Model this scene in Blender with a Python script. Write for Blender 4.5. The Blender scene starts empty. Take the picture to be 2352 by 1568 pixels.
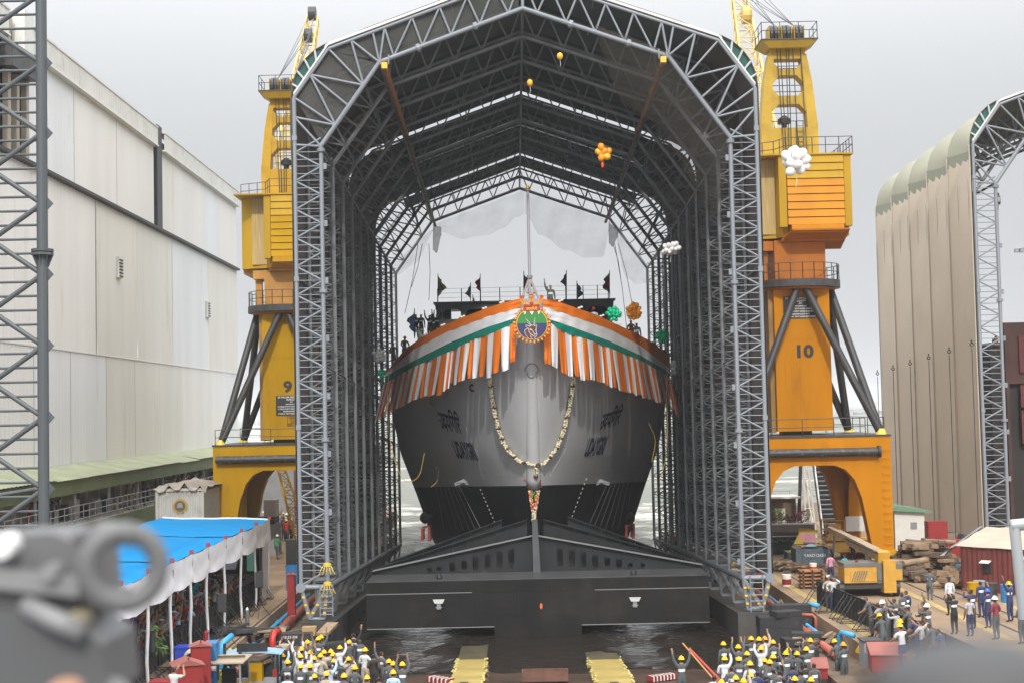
import bpy, bmesh, math, random
from mathutils import Vector, Matrix, noise
R = math.radians
rnd = random.Random(7)
S = bpy.context.scene
COL = S.collection

# ---------------------------------------------------------------- camera, sky, sun, exposure
FPX = 3267.0                      # focal length in pixels of a 2352 px wide picture
HAZE = 0.00025                    # scattering per metre
cam_d = bpy.data.cameras.new('camera')
cam = bpy.data.objects.new('camera', cam_d); COL.objects.link(cam)
cam_d.sensor_width = 36.0
cam_d.lens = 36.0*FPX/2352.0
cam_d.clip_start = 0.05; cam_d.clip_end = 12000
CAM_M = Matrix.Translation((0, 0, 10.0)) @ Matrix.Rotation(R(90+2.80), 4, 'X') @ Matrix.Rotation(R(-1.24), 4, 'Z')
cam.matrix_world = CAM_M
cam_d.dof.use_dof = True
cam_d.dof.focus_distance = 80.0
cam_d.dof.aperture_fstop = 5.6
S.camera = cam

w = bpy.data.worlds.new('World'); S.world = w; w.use_nodes = True
nt = w.node_tree; nt.nodes.clear()
SUN_EL, SUN_AZ = 39.0, 178.0      # azimuth clockwise from +Y
out = nt.nodes.new('ShaderNodeOutputWorld'); bg = nt.nodes.new('ShaderNodeBackground')
sky = nt.nodes.new('ShaderNodeTexSky'); sky.sky_type = 'NISHITA'; sky.sun_disc = False
sky.sun_elevation = R(SUN_EL); sky.sun_rotation = R(SUN_AZ)
sky.air_density = 1.0; sky.dust_density = 6.0; sky.ozone_density = 1.0; sky.altitude = 0
hz = nt.nodes.new('ShaderNodeMixRGB'); hz.inputs[0].default_value = 0.95
# thin white veil over the whole sky, as under bright haze: paler towards the zenith than round the horizon
tc = nt.nodes.new('ShaderNodeTexCoord'); sx = nt.nodes.new('ShaderNodeSeparateXYZ'); nt.links.new(tc.outputs['Generated'], sx.inputs[0])
vr = nt.nodes.new('ShaderNodeMapRange'); vr.interpolation_type = 'SMOOTHSTEP'
vr.inputs[1].default_value = 0.14; vr.inputs[2].default_value = 0.80; vr.inputs[3].default_value = 5.25; vr.inputs[4].default_value = 26.5
nt.links.new(sx.outputs['Z'], vr.inputs[0])
vm = nt.nodes.new('ShaderNodeVectorMath'); vm.operation = 'SCALE'; vm.inputs[0].default_value = (.975, .993, 1.02)
nt.links.new(vr.outputs[0], vm.inputs['Scale']); nt.links.new(vm.outputs[0], hz.inputs[2])
nt.links.new(sky.outputs[0], hz.inputs[1]); nt.links.new(hz.outputs[0], bg.inputs[0])
bg.inputs[1].default_value = 0.1
nt.links.new(bg.outputs[0], out.inputs[0])
sd = bpy.data.lights.new('sun', 'SUN'); sd.energy = 1.95; sd.angle = R(1.2); sd.color = (1.0, 0.95, 0.87)
sun = bpy.data.objects.new('sun', sd); COL.objects.link(sun)
sv = Vector((math.sin(R(SUN_AZ))*math.cos(R(SUN_EL)), math.cos(R(SUN_AZ))*math.cos(R(SUN_EL)), math.sin(R(SUN_EL))))
sun.rotation_euler = sv.to_track_quat('Z', 'Y').to_euler(); sun.location = (40, -40, 120)
S.view_settings.view_transform = 'Standard'; S.view_settings.look = 'None'
S.view_settings.exposure = 0.35; S.view_settings.gamma = 1.0
S.render.engine = 'CYCLES'
try:
    S.cycles.max_bounces = 6; S.cycles.transparent_max_bounces = 24
    S.cycles.volume_bounces = 0
except Exception: pass

# ---------------------------------------------------------------- helpers
_rot = CAM_M.to_3x3()
def at(px, py, Y):
    """point of the photograph (2352x1568 pixels) at distance Y in front of the lens"""
    d = _rot @ Vector(((px-1176)/FPX, -(py-784)/FPX, -1.0))
    return Vector((0, 0, 10.0)) + d*(Y/d.y)
def atz(px, py, z):
    d = _rot @ Vector(((px-1176)/FPX, -(py-784)/FPX, -1.0))
    return Vector((0, 0, 10.0)) + d*((z-10.0)/d.z)

MATS = {}
def mat(name, col, rough=0.6, metal=0.0, var=0.0, scale=3.0, dirt=None, dirt_amt=0.0, dirt_scale=1.5, bump=0.0, bscale=30.0,
        stretch=None, alpha=1.0, spec=0.5, emit=None, trans=0.0):
    if name in MATS: return MATS[name]
    m = bpy.data.materials.new(name); m.use_nodes = True; MATS[name] = m
    N = m.node_tree.nodes; L = m.node_tree.links
    b = N['Principled BSDF']
    b.inputs['Base Color'].default_value = (*col, 1); b.inputs['Roughness'].default_value = rough
    b.inputs['Metallic'].default_value = metal
    b.inputs['Specular IOR Level'].default_value = spec
    if alpha < 1: b.inputs['Alpha'].default_value = alpha
    if trans: b.inputs['Transmission Weight'].default_value = trans
    if emit: b.inputs['Emission Color'].default_value = (*emit[0], 1); b.inputs['Emission Strength'].default_value = emit[1]
    cur = None; co = None
    if var or dirt or bump:
        tc = N.new('ShaderNodeTexCoord'); co = tc.outputs['Object']
        if stretch:
            mp = N.new('ShaderNodeMapping'); mp.inputs['Scale'].default_value = stretch
            L.new(co, mp.inputs['Vector']); co = mp.outputs['Vector']
    if var:
        n = N.new('ShaderNodeTexNoise'); n.inputs['Scale'].default_value = scale; n.inputs['Detail'].default_value = 6
        L.new(co, n.inputs['Vector'])
        mr = N.new('ShaderNodeMapRange'); mr.inputs[1].default_value = 0.3; mr.inputs[2].default_value = 0.7
        mr.inputs[3].default_value = 1-var; mr.inputs[4].default_value = 1+var
        L.new(n.outputs['Fac'], mr.inputs[0])
        mx = N.new('ShaderNodeVectorMath'); mx.operation = 'SCALE'; mx.inputs[0].default_value = col
        L.new(mr.outputs[0], mx.inputs['Scale']); cur = mx.outputs[0]
    if dirt:
        n = N.new('ShaderNodeTexNoise'); n.inputs['Scale'].default_value = dirt_scale; n.inputs['Detail'].default_value = 8
        n.inputs['Roughness'].default_value = 0.65
        L.new(co, n.inputs['Vector'])
        rp = N.new('ShaderNodeMapRange'); rp.inputs[1].default_value = 0.66-0.3*dirt_amt; rp.inputs[2].default_value = 0.74
        rp.inputs[4].default_value = min(1, .35+dirt_amt); rp.clamp = True
        L.new(n.outputs['Fac'], rp.inputs[0])
        mx2 = N.new('ShaderNodeMixRGB'); L.new(rp.outputs[0], mx2.inputs[0])
        if cur: L.new(cur, mx2.inputs[1])
        else: mx2.inputs[1].default_value = (*col, 1)
        mx2.inputs[2].default_value = (*dirt, 1); cur = mx2.outputs[0]
    if cur: L.new(cur, b.inputs['Base Color'])
    if bump:
        n = N.new('ShaderNodeTexNoise'); n.inputs['Scale'].default_value = bscale; n.inputs['Detail'].default_value = 4
        L.new(co, n.inputs['Vector'])
        bp = N.new('ShaderNodeBump'); bp.inputs['Strength'].default_value = bump; bp.inputs['Distance'].default_value = 0.05
        L.new(n.outputs['Fac'], bp.inputs['Height']); L.new(bp.outputs[0], b.inputs['Normal'])
    return m

def net_mat(name, col, cover, trans=0.4):
    """netting or thin gauze: part of the light goes straight through between the threads"""
    if name in MATS: return MATS[name]
    m = bpy.data.materials.new(name); m.use_nodes = True; MATS[name] = m
    N = m.node_tree.nodes; L = m.node_tree.links
    for n in list(N):
        if n.type != 'OUTPUT_MATERIAL': N.remove(n)
    o = [n for n in N if n.type == 'OUTPUT_MATERIAL'][0]
    d = N.new('ShaderNodeBsdfDiffuse'); d.inputs[0].default_value = (*col, 1)
    t2 = N.new('ShaderNodeBsdfTranslucent'); t2.inputs[0].default_value = (*col, 1)
    t = N.new('ShaderNodeBsdfTransparent')
    a = N.new('ShaderNodeMixShader'); a.inputs[0].default_value = trans
    L.new(d.outputs[0], a.inputs[1]); L.new(t2.outputs[0], a.inputs[2])
    tc = N.new('ShaderNodeTexCoord'); n = N.new('ShaderNodeTexNoise'); n.inputs['Scale'].default_value = 0.6; n.inputs['Detail'].default_value = 5
    L.new(tc.outputs['Object'], n.inputs['Vector'])
    mr = N.new('ShaderNodeMapRange'); mr.inputs[1].default_value = .3; mr.inputs[2].default_value = .7
    mr.inputs[3].default_value = max(0, cover-.12); mr.inputs[4].default_value = min(1, cover+.12); L.new(n.outputs['Fac'], mr.inputs[0])
    b = N.new('ShaderNodeMixShader'); L.new(mr.outputs[0], b.inputs[0]); L.new(t.outputs[0], b.inputs[1]); L.new(a.outputs[0], b.inputs[2])
    L.new(b.outputs[0], o.inputs[0])
    return m

def tag(o, label=None, cat=None, group=None, kind=None):
    if label: o['label'] = label
    if cat: o['category'] = cat
    if group: o['group'] = group
    if kind: o['kind'] = kind
    return o
def thing(name, label, cat, loc=(0, 0, 0), rz=0.0, group=None):
    o = bpy.data.objects.new(name, None); COL.objects.link(o)
    o.empty_display_size = 0.3
    o.location = loc; o.rotation_euler = (0, 0, rz)
    return tag(o, label, cat, group)
def link(name, me, parent=None, M=None):
    o = bpy.data.objects.new(name, me); COL.objects.link(o)
    if parent is not None: o.parent = parent
    if M is not None: o.matrix_local = M
    return o
def dup(root, loc=None, rz=None, label=None, group=None):
    r = root.copy(); COL.objects.link(r)
    if loc is not None: r.location = loc
    if rz is not None: r.rotation_euler = (0, 0, rz)
    if label: r['label'] = label
    if group: r['group'] = group
    for ch in list(root.children):
        c = ch.copy(); COL.objects.link(c); c.parent = r
        for g in list(ch.children):
            d = g.copy(); COL.objects.link(d); d.parent = c
    return r

class MB:
    def __init__(s): s.v = []; s.f = []; s.m = []
    def add(s, vs, fs, m=0):
        k = len(s.v); s.v += [tuple(v) for v in vs]; s.f += [tuple(i+k for i in f) for f in fs]; s.m += [m]*len(fs); return s
    def hexa(s, p, m=0):
        return s.add(p, [(0, 3, 2, 1), (4, 5, 6, 7), (0, 1, 5, 4), (1, 2, 6, 5), (2, 3, 7, 6), (3, 0, 4, 7)], m)
    def box(s, c, d, m=0, rz=0.0, M=None):
        x, y, z = d[0]/2, d[1]/2, d[2]/2
        p = [Vector(q) for q in ((-x, -y, -z), (x, -y, -z), (x, y, -z), (-x, y, -z), (-x, -y, z), (x, -y, z), (x, y, z), (-x, y, z))]
        if M is not None: p = [M @ q for q in p]
        elif rz:
            Q = Matrix.Rotation(rz, 3, 'Z'); p = [Q @ q for q in p]
        c = Vector(c); return s.hexa([q+c for q in p], m)
    def b2(s, a, b, m=0):
        return s.box([(a[i]+b[i])/2 for i in range(3)], [abs(b[i]-a[i]) for i in range(3)], m)
    def tube(s, a, b, r, n=8, r2=None, m=0, cap=True):
        a = Vector(a); b = Vector(b); d = b-a
        if d.length < 1e-6: return s
        r2 = r if r2 is None else r2
        z = d.normalized(); x = z.orthogonal().normalized(); y = z.cross(x)
        vs = []
        for i in range(n):
            t = 2*math.pi*i/n; e = x*math.cos(t)+y*math.sin(t); vs.append(a+e*r); vs.append(b+e*r2)
        fs = [(2*i, 2*((i+1) % n), 2*((i+1) % n)+1, 2*i+1) for i in range(n)]
        if cap: fs += [tuple(2*i for i in reversed(range(n))), tuple(2*i+1 for i in range(n))]
        return s.add(vs, fs, m)
    def path(s, pts, r, n=6, m=0):
        pts = [Vector(p) for p in pts]
        rings = []
        up = None
        for i, p in enumerate(pts):
            d = (pts[min(i+1, len(pts)-1)]-pts[max(i-1, 0)]).normalized()
            x = d.orthogonal().normalized() if up is None else (up-d*up.dot(d)).normalized()
            up = x; y = d.cross(x)
            rings.append([p+(x*math.cos(2*math.pi*k/n)+y*math.sin(2*math.pi*k/n))*r for k in range(n)])
        vs = [v for g in rings for v in g]; fs = []
        for i in range(len(rings)-1):
            for k in range(n): fs.append((i*n+k, i*n+(k+1) % n, (i+1)*n+(k+1) % n, (i+1)*n+k))
        fs += [tuple(reversed(range(n))), tuple((len(rings)-1)*n+k for k in range(n))]
        return s.add(vs, fs, m)
    def ring(s, c, Rr, r, axis=(0, 0, 1), n=24, k=6, m=0):
        z = Vector(axis).normalized(); x = z.orthogonal().normalized(); y = z.cross(x); c = Vector(c); vs = []; fs = []
        for i in range(n):
            t = 2*math.pi*i/n; e = x*math.cos(t)+y*math.sin(t)
            for j in range(k):
                u = 2*math.pi*j/k; vs.append(c+e*(Rr+r*math.cos(u))+z*(r*math.sin(u)))
        for i in range(n):
            for j in range(k): fs.append((i*k+j, ((i+1) % n)*k+j, ((i+1) % n)*k+(j+1) % k, i*k+(j+1) % k))
        return s.add(vs, fs, m)
    def ball(s, c, r, n=10, k=7, m=0):
        c = Vector(c); rr = r if hasattr(r, '__len__') else (r, r, r); vs = [c+Vector((0, 0, -rr[2]))]
        for j in range(1, k):
            t = math.pi*j/k
            for i in range(n):
                u = 2*math.pi*i/n; vs.append(c+Vector((rr[0]*math.sin(t)*math.cos(u), rr[1]*math.sin(t)*math.sin(u), -rr[2]*math.cos(t))))
        vs.append(c+Vector((0, 0, rr[2]))); fs = []
        for i in range(n): fs.append((0, 1+(i+1) % n, 1+i))
        for j in range(k-2):
            for i in range(n): fs.append((1+j*n+i, 1+j*n+(i+1) % n, 1+(j+1)*n+(i+1) % n, 1+(j+1)*n+i))
        l = len(vs)-1
        for i in range(n): fs.append((l, 1+(k-2)*n+i, 1+(k-2)*n+(i+1) % n))
        return s.add(vs, fs, m)
    def prism(s, poly, d, m=0):
        """closed 3-D polygon pushed along vector d"""
        n = len(poly); d = Vector(d); a = [Vector(p) for p in poly]; b = [p+d for p in a]
        fs = [tuple(reversed(range(n))), tuple(n+i for i in range(n))]+[(i, (i+1) % n, n+(i+1) % n, n+i) for i in range(n)]
        return s.add(a+b, fs, m)
    def grid(s, rows, m=0):
        n = len(rows[0]); vs = [v for r in rows for v in r]; fs = []
        for i in range(len(rows)-1):
            for j in range(n-1): fs.append((i*n+j, i*n+j+1, (i+1)*n+j+1, (i+1)*n+j))
        return s.add(vs, fs, m)
    def mesh(s, name, mats, smooth=False, fix=True):
        me = bpy.data.meshes.new(name); me.from_pydata([tuple(v) for v in s.v], [], s.f)
        for mm in (mats if isinstance(mats, (list, tuple)) else [mats]): me.materials.append(mm)
        me.polygons.foreach_set('material_index', s.m)
        if fix:
            bm = bmesh.new(); bm.from_mesh(me); bmesh.ops.recalc_face_normals(bm, faces=bm.faces); bm.to_mesh(me); bm.free()
        if smooth: me.polygons.foreach_set('use_smooth', [True]*len(me.polygons))
        me.update(); return me
    def build(s, name, mats, parent=None, label=None, cat=None, group=None, kind=None, smooth=False, fix=True):
        """with a parent, coordinates are the parent's local ones minus parent['o'] if it has one; without, the origin goes to the base"""
        if parent is None and kind != 'structure':
            xs, ys, zs = zip(*s.v); o = Vector(((min(xs)+max(xs))/2, (min(ys)+max(ys))/2, min(zs)))
            s.v = [(v[0]-o.x, v[1]-o.y, v[2]-o.z) for v in s.v]
        else:
            o = Vector((0, 0, 0))
            p = parent
            while p is not None and p.parent is not None: p = p.parent
            if p is not None and p.name in ABS:
                q = ABS[p.name]; s.v = [(v[0]-q[0], v[1]-q[1], v[2]-q[2]) for v in s.v]
        ob = link(name, s.mesh(name, mats, smooth, fix), parent)
        ob.location = o
        return tag(ob, label, cat, group, kind)
ABS = {}
def world_thing(name, label, cat, loc, group=None):
    """a thing whose parts are given in world coordinates"""
    o = thing(name, label, cat, loc, 0, group); ABS[o.name] = tuple(loc); return o

_unit = {}
def unit_bar(m, n=8):
    if (m.name, n) not in _unit:
        b = MB(); b.tube((0, 0, 0), (0, 0, 1), 1.0, n); _unit[(m.name, n)] = b.mesh('bar', m, True)
    return _unit[(m.name, n)]
def bar(name, a, b, r, m, parent, n=8):
    """a round bar from a to b that shares its mesh with all alike bars"""
    a = Vector(a); b = Vector(b)
    p = parent
    while p.parent is not None: p = p.parent
    if p.name in ABS: a = a-Vector(ABS[p.name]); b = b-Vector(ABS[p.name])
    d = b-a
    M = Matrix.Translation(a) @ d.to_track_quat('Z', 'Y').to_matrix().to_4x4() @ Matrix.Diagonal((r, r, d.length, 1))
    return link(name, unit_bar(m, n), parent, M)
def text_mesh(body, size, font_bold=0.0, depth=0.0, align='CENTER', space=1.0):
    c = bpy.data.curves.new('lettering', 'FONT'); c.body = body; c.size = size; c.align_x = align; c.align_y = 'CENTER'
    c.offset = font_bold; c.extrude = depth; c.resolution_u = 3; c.space_line = space
    o = bpy.data.objects.new('lettering', c); COL.objects.link(o); bpy.context.view_layer.update()
    me = bpy.data.meshes.new_from_object(o.evaluated_get(bpy.context.evaluated_depsgraph_get()))
    bpy.data.objects.remove(o); bpy.data.curves.remove(c)
    return me
def lettering(body, size, m, parent, M, bold=0.0, name='lettering', depth=0.004, space=1.0, align='CENTER'):
    me = text_mesh(body, size, bold, depth, align, space); me.materials.clear(); me.materials.append(m)
    return link(name, me, parent, M)
def fan(mb, poly, y, m=0):
    mb.add([(p[0], y, p[1]) for p in poly], [tuple(range(len(poly)))], m)
def spline(pts, k=5):
    P_ = [Vector(p) for p in pts]; P_ = [P_[0]*2-P_[1]]+P_+[P_[-1]*2-P_[-2]]; out = []
    for i in range(1, len(P_)-2):
        for j in range(k):
            t = j/k; a, b_, c, d = P_[i-1:i+3]
            out.append(.5*((2*b_)+(c-a)*t+(2*a-5*b_+4*c-d)*t*t+(3*b_-a-3*c+d)*t**3))
    return out+[P_[-2]]
def interp(tab, x):
    if x <= tab[0][0]: return tab[0][1]
    for (a, b), (c, d) in zip(tab, tab[1:]):
        if x <= c: return b+(d-b)*(x-a)/(c-a)
    return tab[-1][1]

# ---------------------------------------------------------------- materials
M = {}
M['steel'] = mat('galvanised steel', (.215, .236, .262), .5, .1, .18, 1.2, (.28, .25, .22), .12, 2.5)
M['steel_in'] = mat('shaded inner steel', (.19, .203, .213), .55, .15, .2, .8, (.16, .09, .05), .2, 1.2)  # inner frames: same steel, interior shade put into a darker colour
M['rust'] = mat('rusty orange steel', (.36, .16, .06), .7, 0, .25, 2, (.16, .08, .04), .25, 3)
M['fab_beige'] = mat('beige fabric', (.50, .43, .345), .8, 0, .06, .3, (.40, .34, .27), .15, .25)
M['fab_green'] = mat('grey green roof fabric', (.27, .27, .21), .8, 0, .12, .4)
M['fab_in'] = mat('dark green roof lining', (.085, .105, .10), .85, 0, .15, .4, spec=.1)  # roof fabric, its green darkened further for shade inside the hall
M['shade_skin'] = mat('grey wall lining', (.13, .115, .10), .85, 0, .15, .4, spec=.1)  # added inner skin: the hall's interior shade as a dark fabric colour
M['fab_teal'] = mat('dark teal eaves fabric', (.012, .085, .075), .7, 0, .15, .5)
M['white'] = mat('white paint', (.78, .78, .76), .5, 0, .04, 2)
M['offwhite'] = mat('off white paint', (.66, .65, .61), .5, 0, .06, 2, (.4, .36, .3), .15, 1.5)
M['black'] = mat('black paint', (.018, .018, .02), .5, 0, .2, 2)
M['blacksteel'] = mat('worn black steel', (.045, .045, .047), .5, .1, .3, 3, (.22, .2, .17), .12, 5)
M['dark'] = mat('dark void', (.02, .02, .02), .9)
M['yellow'] = mat('crane yellow', (.42, .235, .004), .5, 0, .2, .5, (.22, .115, .02), .4, 1.0, stretch=(1, 1, .22), spec=.08)
M['orange'] = mat('crane orange', (.46, .18, .003), .45, 0, .18, .5, (.27, .10, .012), .38, .8, stretch=(1, 1, .22), spec=.08)
M['orange_red'] = mat('crane faded orange', (.36, .115, .010), .55, 0, .2, .6, (.26, .10, .03), .35, 1.0, stretch=(1, 1, .3), spec=.25)
M['pale_yellow'] = mat('jib pale yellow', (.66, .48, .14), .5, 0, .12, .8)
M['conc'] = mat('concrete', (.34, .30, .25), .9, 0, .15, .5, (.18, .14, .1), .25, .4, bump=.3, bscale=8)
M['red'] = mat('red paint', (.25, .017, .016), .55, 0, .15, 1.5, (.20, .06, .05), .2, 2)
M['wood'] = mat('weathered timber', (.125, .085, .058), .9, 0, .4, 1.5, (.05, .036, .028), .35, 2, bump=.4, bscale=20)
M['woodpale'] = mat('pale timber', (.29, .20, .125), .9, 0, .3, 2, (.14, .09, .06), .3, 2)
M['green_p'] = mat('olive green paint', (.11, .15, .06), .6, 0, .15, .5, (.07, .09, .05), .2, .8)
M['rail'] = mat('grey railing', (.33, .35, .36), .5, .2)
M['blue_p'] = mat('blue paint', (.03, .18, .42), .5, 0, .12, 1)
M['pipe_blue'] = mat('pale blue pipe', (.05, .32, .58), .45, 0, .1, 2)
M['pipe_red'] = mat('dull red pipe', (.36, .09, .055), .6, 0, .2, 2, (.2, .1, .07), .2, 3)
M['grey'] = mat('grey paint', (.24, .25, .26), .6, 0, .12, 1, (.14, .12, .1), .15, 2)
M['screen_glass'] = mat('dark glass', (.02, .025, .03), .1)
# ---------------------------------------------------------------- setting: sea, slip, quays
def ground_mat():
    m = mat('quay concrete', (.25, .172, .105), .9, 0, .25, .35, (.12, .09, .062), .3, .22, bump=.35, bscale=6)
    return m
def water_mat(name, col, sc, strength, foam, rough=.08, spec=.5):
    m = bpy.data.materials.new(name); m.use_nodes = True
    N = m.node_tree.nodes; L = m.node_tree.links; b = N['Principled BSDF']
    b.inputs['Roughness'].default_value = rough; b.inputs['IOR'].default_value = 1.33; b.inputs['Specular IOR Level'].default_value = spec
    tc = N.new('ShaderNodeTexCoord'); mp = N.new('ShaderNodeMapping'); mp.inputs['Scale'].default_value = (.55, 1, 1)
    L.new(tc.outputs['Object'], mp.inputs[0])
    n1 = N.new('ShaderNodeTexNoise'); n1.inputs['Scale'].default_value = sc; n1.inputs['Detail'].default_value = 6; n1.inputs['Distortion'].default_value = .6
    L.new(mp.outputs[0], n1.inputs['Vector'])
    bp = N.new('ShaderNodeBump'); bp.inputs['Strength'].default_value = strength; bp.inputs['Distance'].default_value = .35
    L.new(n1.outputs['Fac'], bp.inputs['Height']); L.new(bp.outputs[0], b.inputs['Normal'])
    n2 = N.new('ShaderNodeTexNoise'); n2.inputs['Scale'].default_value = .09; n2.inputs['Detail'].default_value = 9; n2.inputs['Roughness'].default_value = .7
    L.new(mp.outputs[0], n2.inputs['Vector'])
    r = N.new('ShaderNodeMapRange'); r.inputs[1].default_value = foam; r.inputs[2].default_value = foam+.13; r.clamp = True
    L.new(n2.outputs['Fac'], r.inputs[0])
    x = N.new('ShaderNodeMixRGB'); L.new(r.outputs[0], x.inputs[0]); x.inputs[1].default_value = (*col, 1); x.inputs[2].default_value = (.62, .6, .54, 1)
    L.new(x.outputs[0], b.inputs['Base Color'])
    r2 = N.new('ShaderNodeMapRange'); r2.inputs[3].default_value = rough; r2.inputs[4].default_value = .8; L.new(r.outputs[0], r2.inputs[0]); L.new(r2.outputs[0], b.inputs['Roughness'])
    return m
SEA_Z = -1.58
sea = MB()
xs = [-4000, -600, -150, -13, 15, 150, 600, 4000]; ys = [128, 170, 300, 800, 2500, 6000]
sea.grid([[(x, y, SEA_Z) for x in xs] for y in ys])
sea.build('sea', water_mat('sea water', (.15, .155, .125), .55, 1.0, .55, .35, .12), kind='structure')
# churned water between the quay and the open sea, as a real relief
wm = water_mat('slip water', (.022, .017, .013), 2.4, .6, .78, .07)
b = MB(); rows = []
for j in range(66):
    y = 58.0+j*(128.0-58.0)/65
    rows.append([(-10.4+i*22.6/40, y, SEA_Z+.10*noise.noise((i*.42, y*.55, 3.1))+.05*noise.noise((i*1.3, y*1.7, 9))) for i in range(41)])
b.grid(rows); b.build('water', wm, kind='structure', smooth=True)
# breaking waves pushed up beside the hull
foam = mat('sea foam', (.72, .70, .64), .9, 0, .15, 2, (.3, .29, .23), .5, 1.2, bump=.6, bscale=6)
for sx in (-1, 1):
    b = MB(); rows = []
    for j in range(60):
        y = 99+j*1.3; r = []
        for i in range(19):
            x = 1.05+sx*(6.6+i*.5)
            crest = max(0, noise.noise((x*.55, y*.33, 1.7+sx)))*1.5*math.exp(-((y-118)/16)**2)+.22*noise.noise((x*.9, y*.5, sx))
            r.append((x, y, SEA_Z+.02+crest*(1-i/24)))
        rows.append(r)
    b.grid(rows); b.build('wave', water_mat('wave water', (.11, .112, .085), 1.3, 1.0, .46, .35, .15), kind='structure', smooth=True)
# slip floor, running down into the water
b = MB(); rows = []
for j in range(60):
    y = 30+j*1.7
    rows.append([(-13.2+i*28.2/24, y, (-.12 if y < 32 else -.12-.046*(y-32))+.03*noise.noise((i*.8, y*.6, 0))) for i in range(25)])
b.grid(rows)
b.build('slipway', mat('wet brown slip', (.06, .036, .025), .4, 0, .4, .8, (.02, .015, .012), .55, .5, bump=.4, bscale=5), kind='structure', smooth=True)
G = ground_mat()
def quay(name, x0, x1, y0, y1, zt):
    b = MB(); nx = 14; ny = 20; rows = []
    for j in range(ny+1):
        rows.append([(x0+(x1-x0)*i/nx, y0+(y1-y0)*j/ny, zt) for i in range(nx+1)])
    b.grid(rows)
    b.add([(x0, y0, -4), (x1, y0, -4), (x1, y1, -4), (x0, y1, -4), (x0, y0, zt), (x1, y0, zt), (x1, y1, zt), (x0, y1, zt)],
          [(0, 1, 5, 4), (1, 2, 6, 5), (2, 3, 7, 6), (3, 0, 4, 7)])
    return b.build(name, G, kind='structure')
quay('quay_left', -75, -12.45, 20, 150, 0.0)
quay('quay_right', 14.25, 90, 20, 127, 0.0)
# sunken working strips beside the slip, and the low kerb walls between
b = MB(); b.b2((-12.45, 20, -4), (-10.9, 69.5, -.75)); b.b2((-12.45, 69.5, -4), (-10.66, 125, -.8)); b.build('ledge_left', mat('dirt ledge', (.13, .09, .06), .9, 0, .3, .8, (.05, .04, .03), .5, .7, bump=.5, bscale=6), kind='structure')
b = MB(); b.b2((12.3, 20, -4), (14.25, 69.5, -.75)); b.b2((12.46, 69.5, -4), (14.25, 125, -.8)); b.build('ledge_right', MATS['dirt ledge'], kind='structure')
for sx, nm in ((-1, 'slip_wall_left'), (1, 'slip_wall_right')):   # sloping side walls the hall stands on
    b = MB(); x0 = .9+sx*9.9; x1 = .9+sx*11.55
    p = [(70.4, -4.5), (122, -4.5), (122, -.12-.046*51), (70.4, -.12)]
    b.prism([(x0, y, z) for y, z in p], (x1-x0, 0, 0)); b.build(nm, mat('wet wall', (.06, .055, .05), .6, 0, .3, .7), kind='structure')
# travelling crane rails let into the quay
def rails(x, y0, y1, lab):
    t = MB(); t.b2((x-.75, y0, .004), (x-.67, y1, .03)); t.b2((x+.67, y0, .004), (x+.75, y1, .03))
    t.build('crane_rail', M['blacksteel'], label=lab, cat='rail')
rails(-13.35, 40, 80, 'crane rails on the concrete strip beside the blue roofed tent')
rails(22.3, 45, 86, 'crane rails under the orange portal leg on the right quay')
b = MB(); b.b2((16.0, 52, .004), (16.04, 86, .03)); b.b2((17.4, 52, .004), (17.44, 86, .03)); b.build('crane_rail', M['blacksteel'], label='narrow rails along the slip edge on the right quay', cat='rail')
# worn yellow safety lines
yl = mat('worn yellow line', (.42, .30, .07), .9, 0, .3, 3, (.33, .26, .19), .9, 2.0)
b = MB()
for (x0, x1, y0, y1) in ((14.9, 15.3, 62, 86), (20.4, 20.8, 60, 84), (23.9, 24.2, 55, 80)):
    b.add([(x0, y0, .006), (x1, y0, .006), (x1, y1, .006), (x0, y1, .006)], [(0, 1, 2, 3)])
b.build('painted_line', yl, kind='structure')
# ---------------------------------------------------------------- sea haze in the air
hm = bpy.data.materials.new('haze air'); hm.use_nodes = True
N_ = hm.node_tree.nodes
for n in list(N_):
    if n.type != 'OUTPUT_MATERIAL': N_.remove(n)
pv = N_.new('ShaderNodeVolumePrincipled'); pv.inputs['Color'].default_value = (.93, .95, .97, 1); pv.inputs['Density'].default_value = HAZE
hm.node_tree.links.new(pv.outputs[0], [n for n in N_ if n.type == 'OUTPUT_MATERIAL'][0].inputs['Volume'])
b = MB(); b.b2((-4200, -60, -6), (4200, 6200, 70))
hb_o = b.build('haze', hm, kind='stuff')
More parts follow.
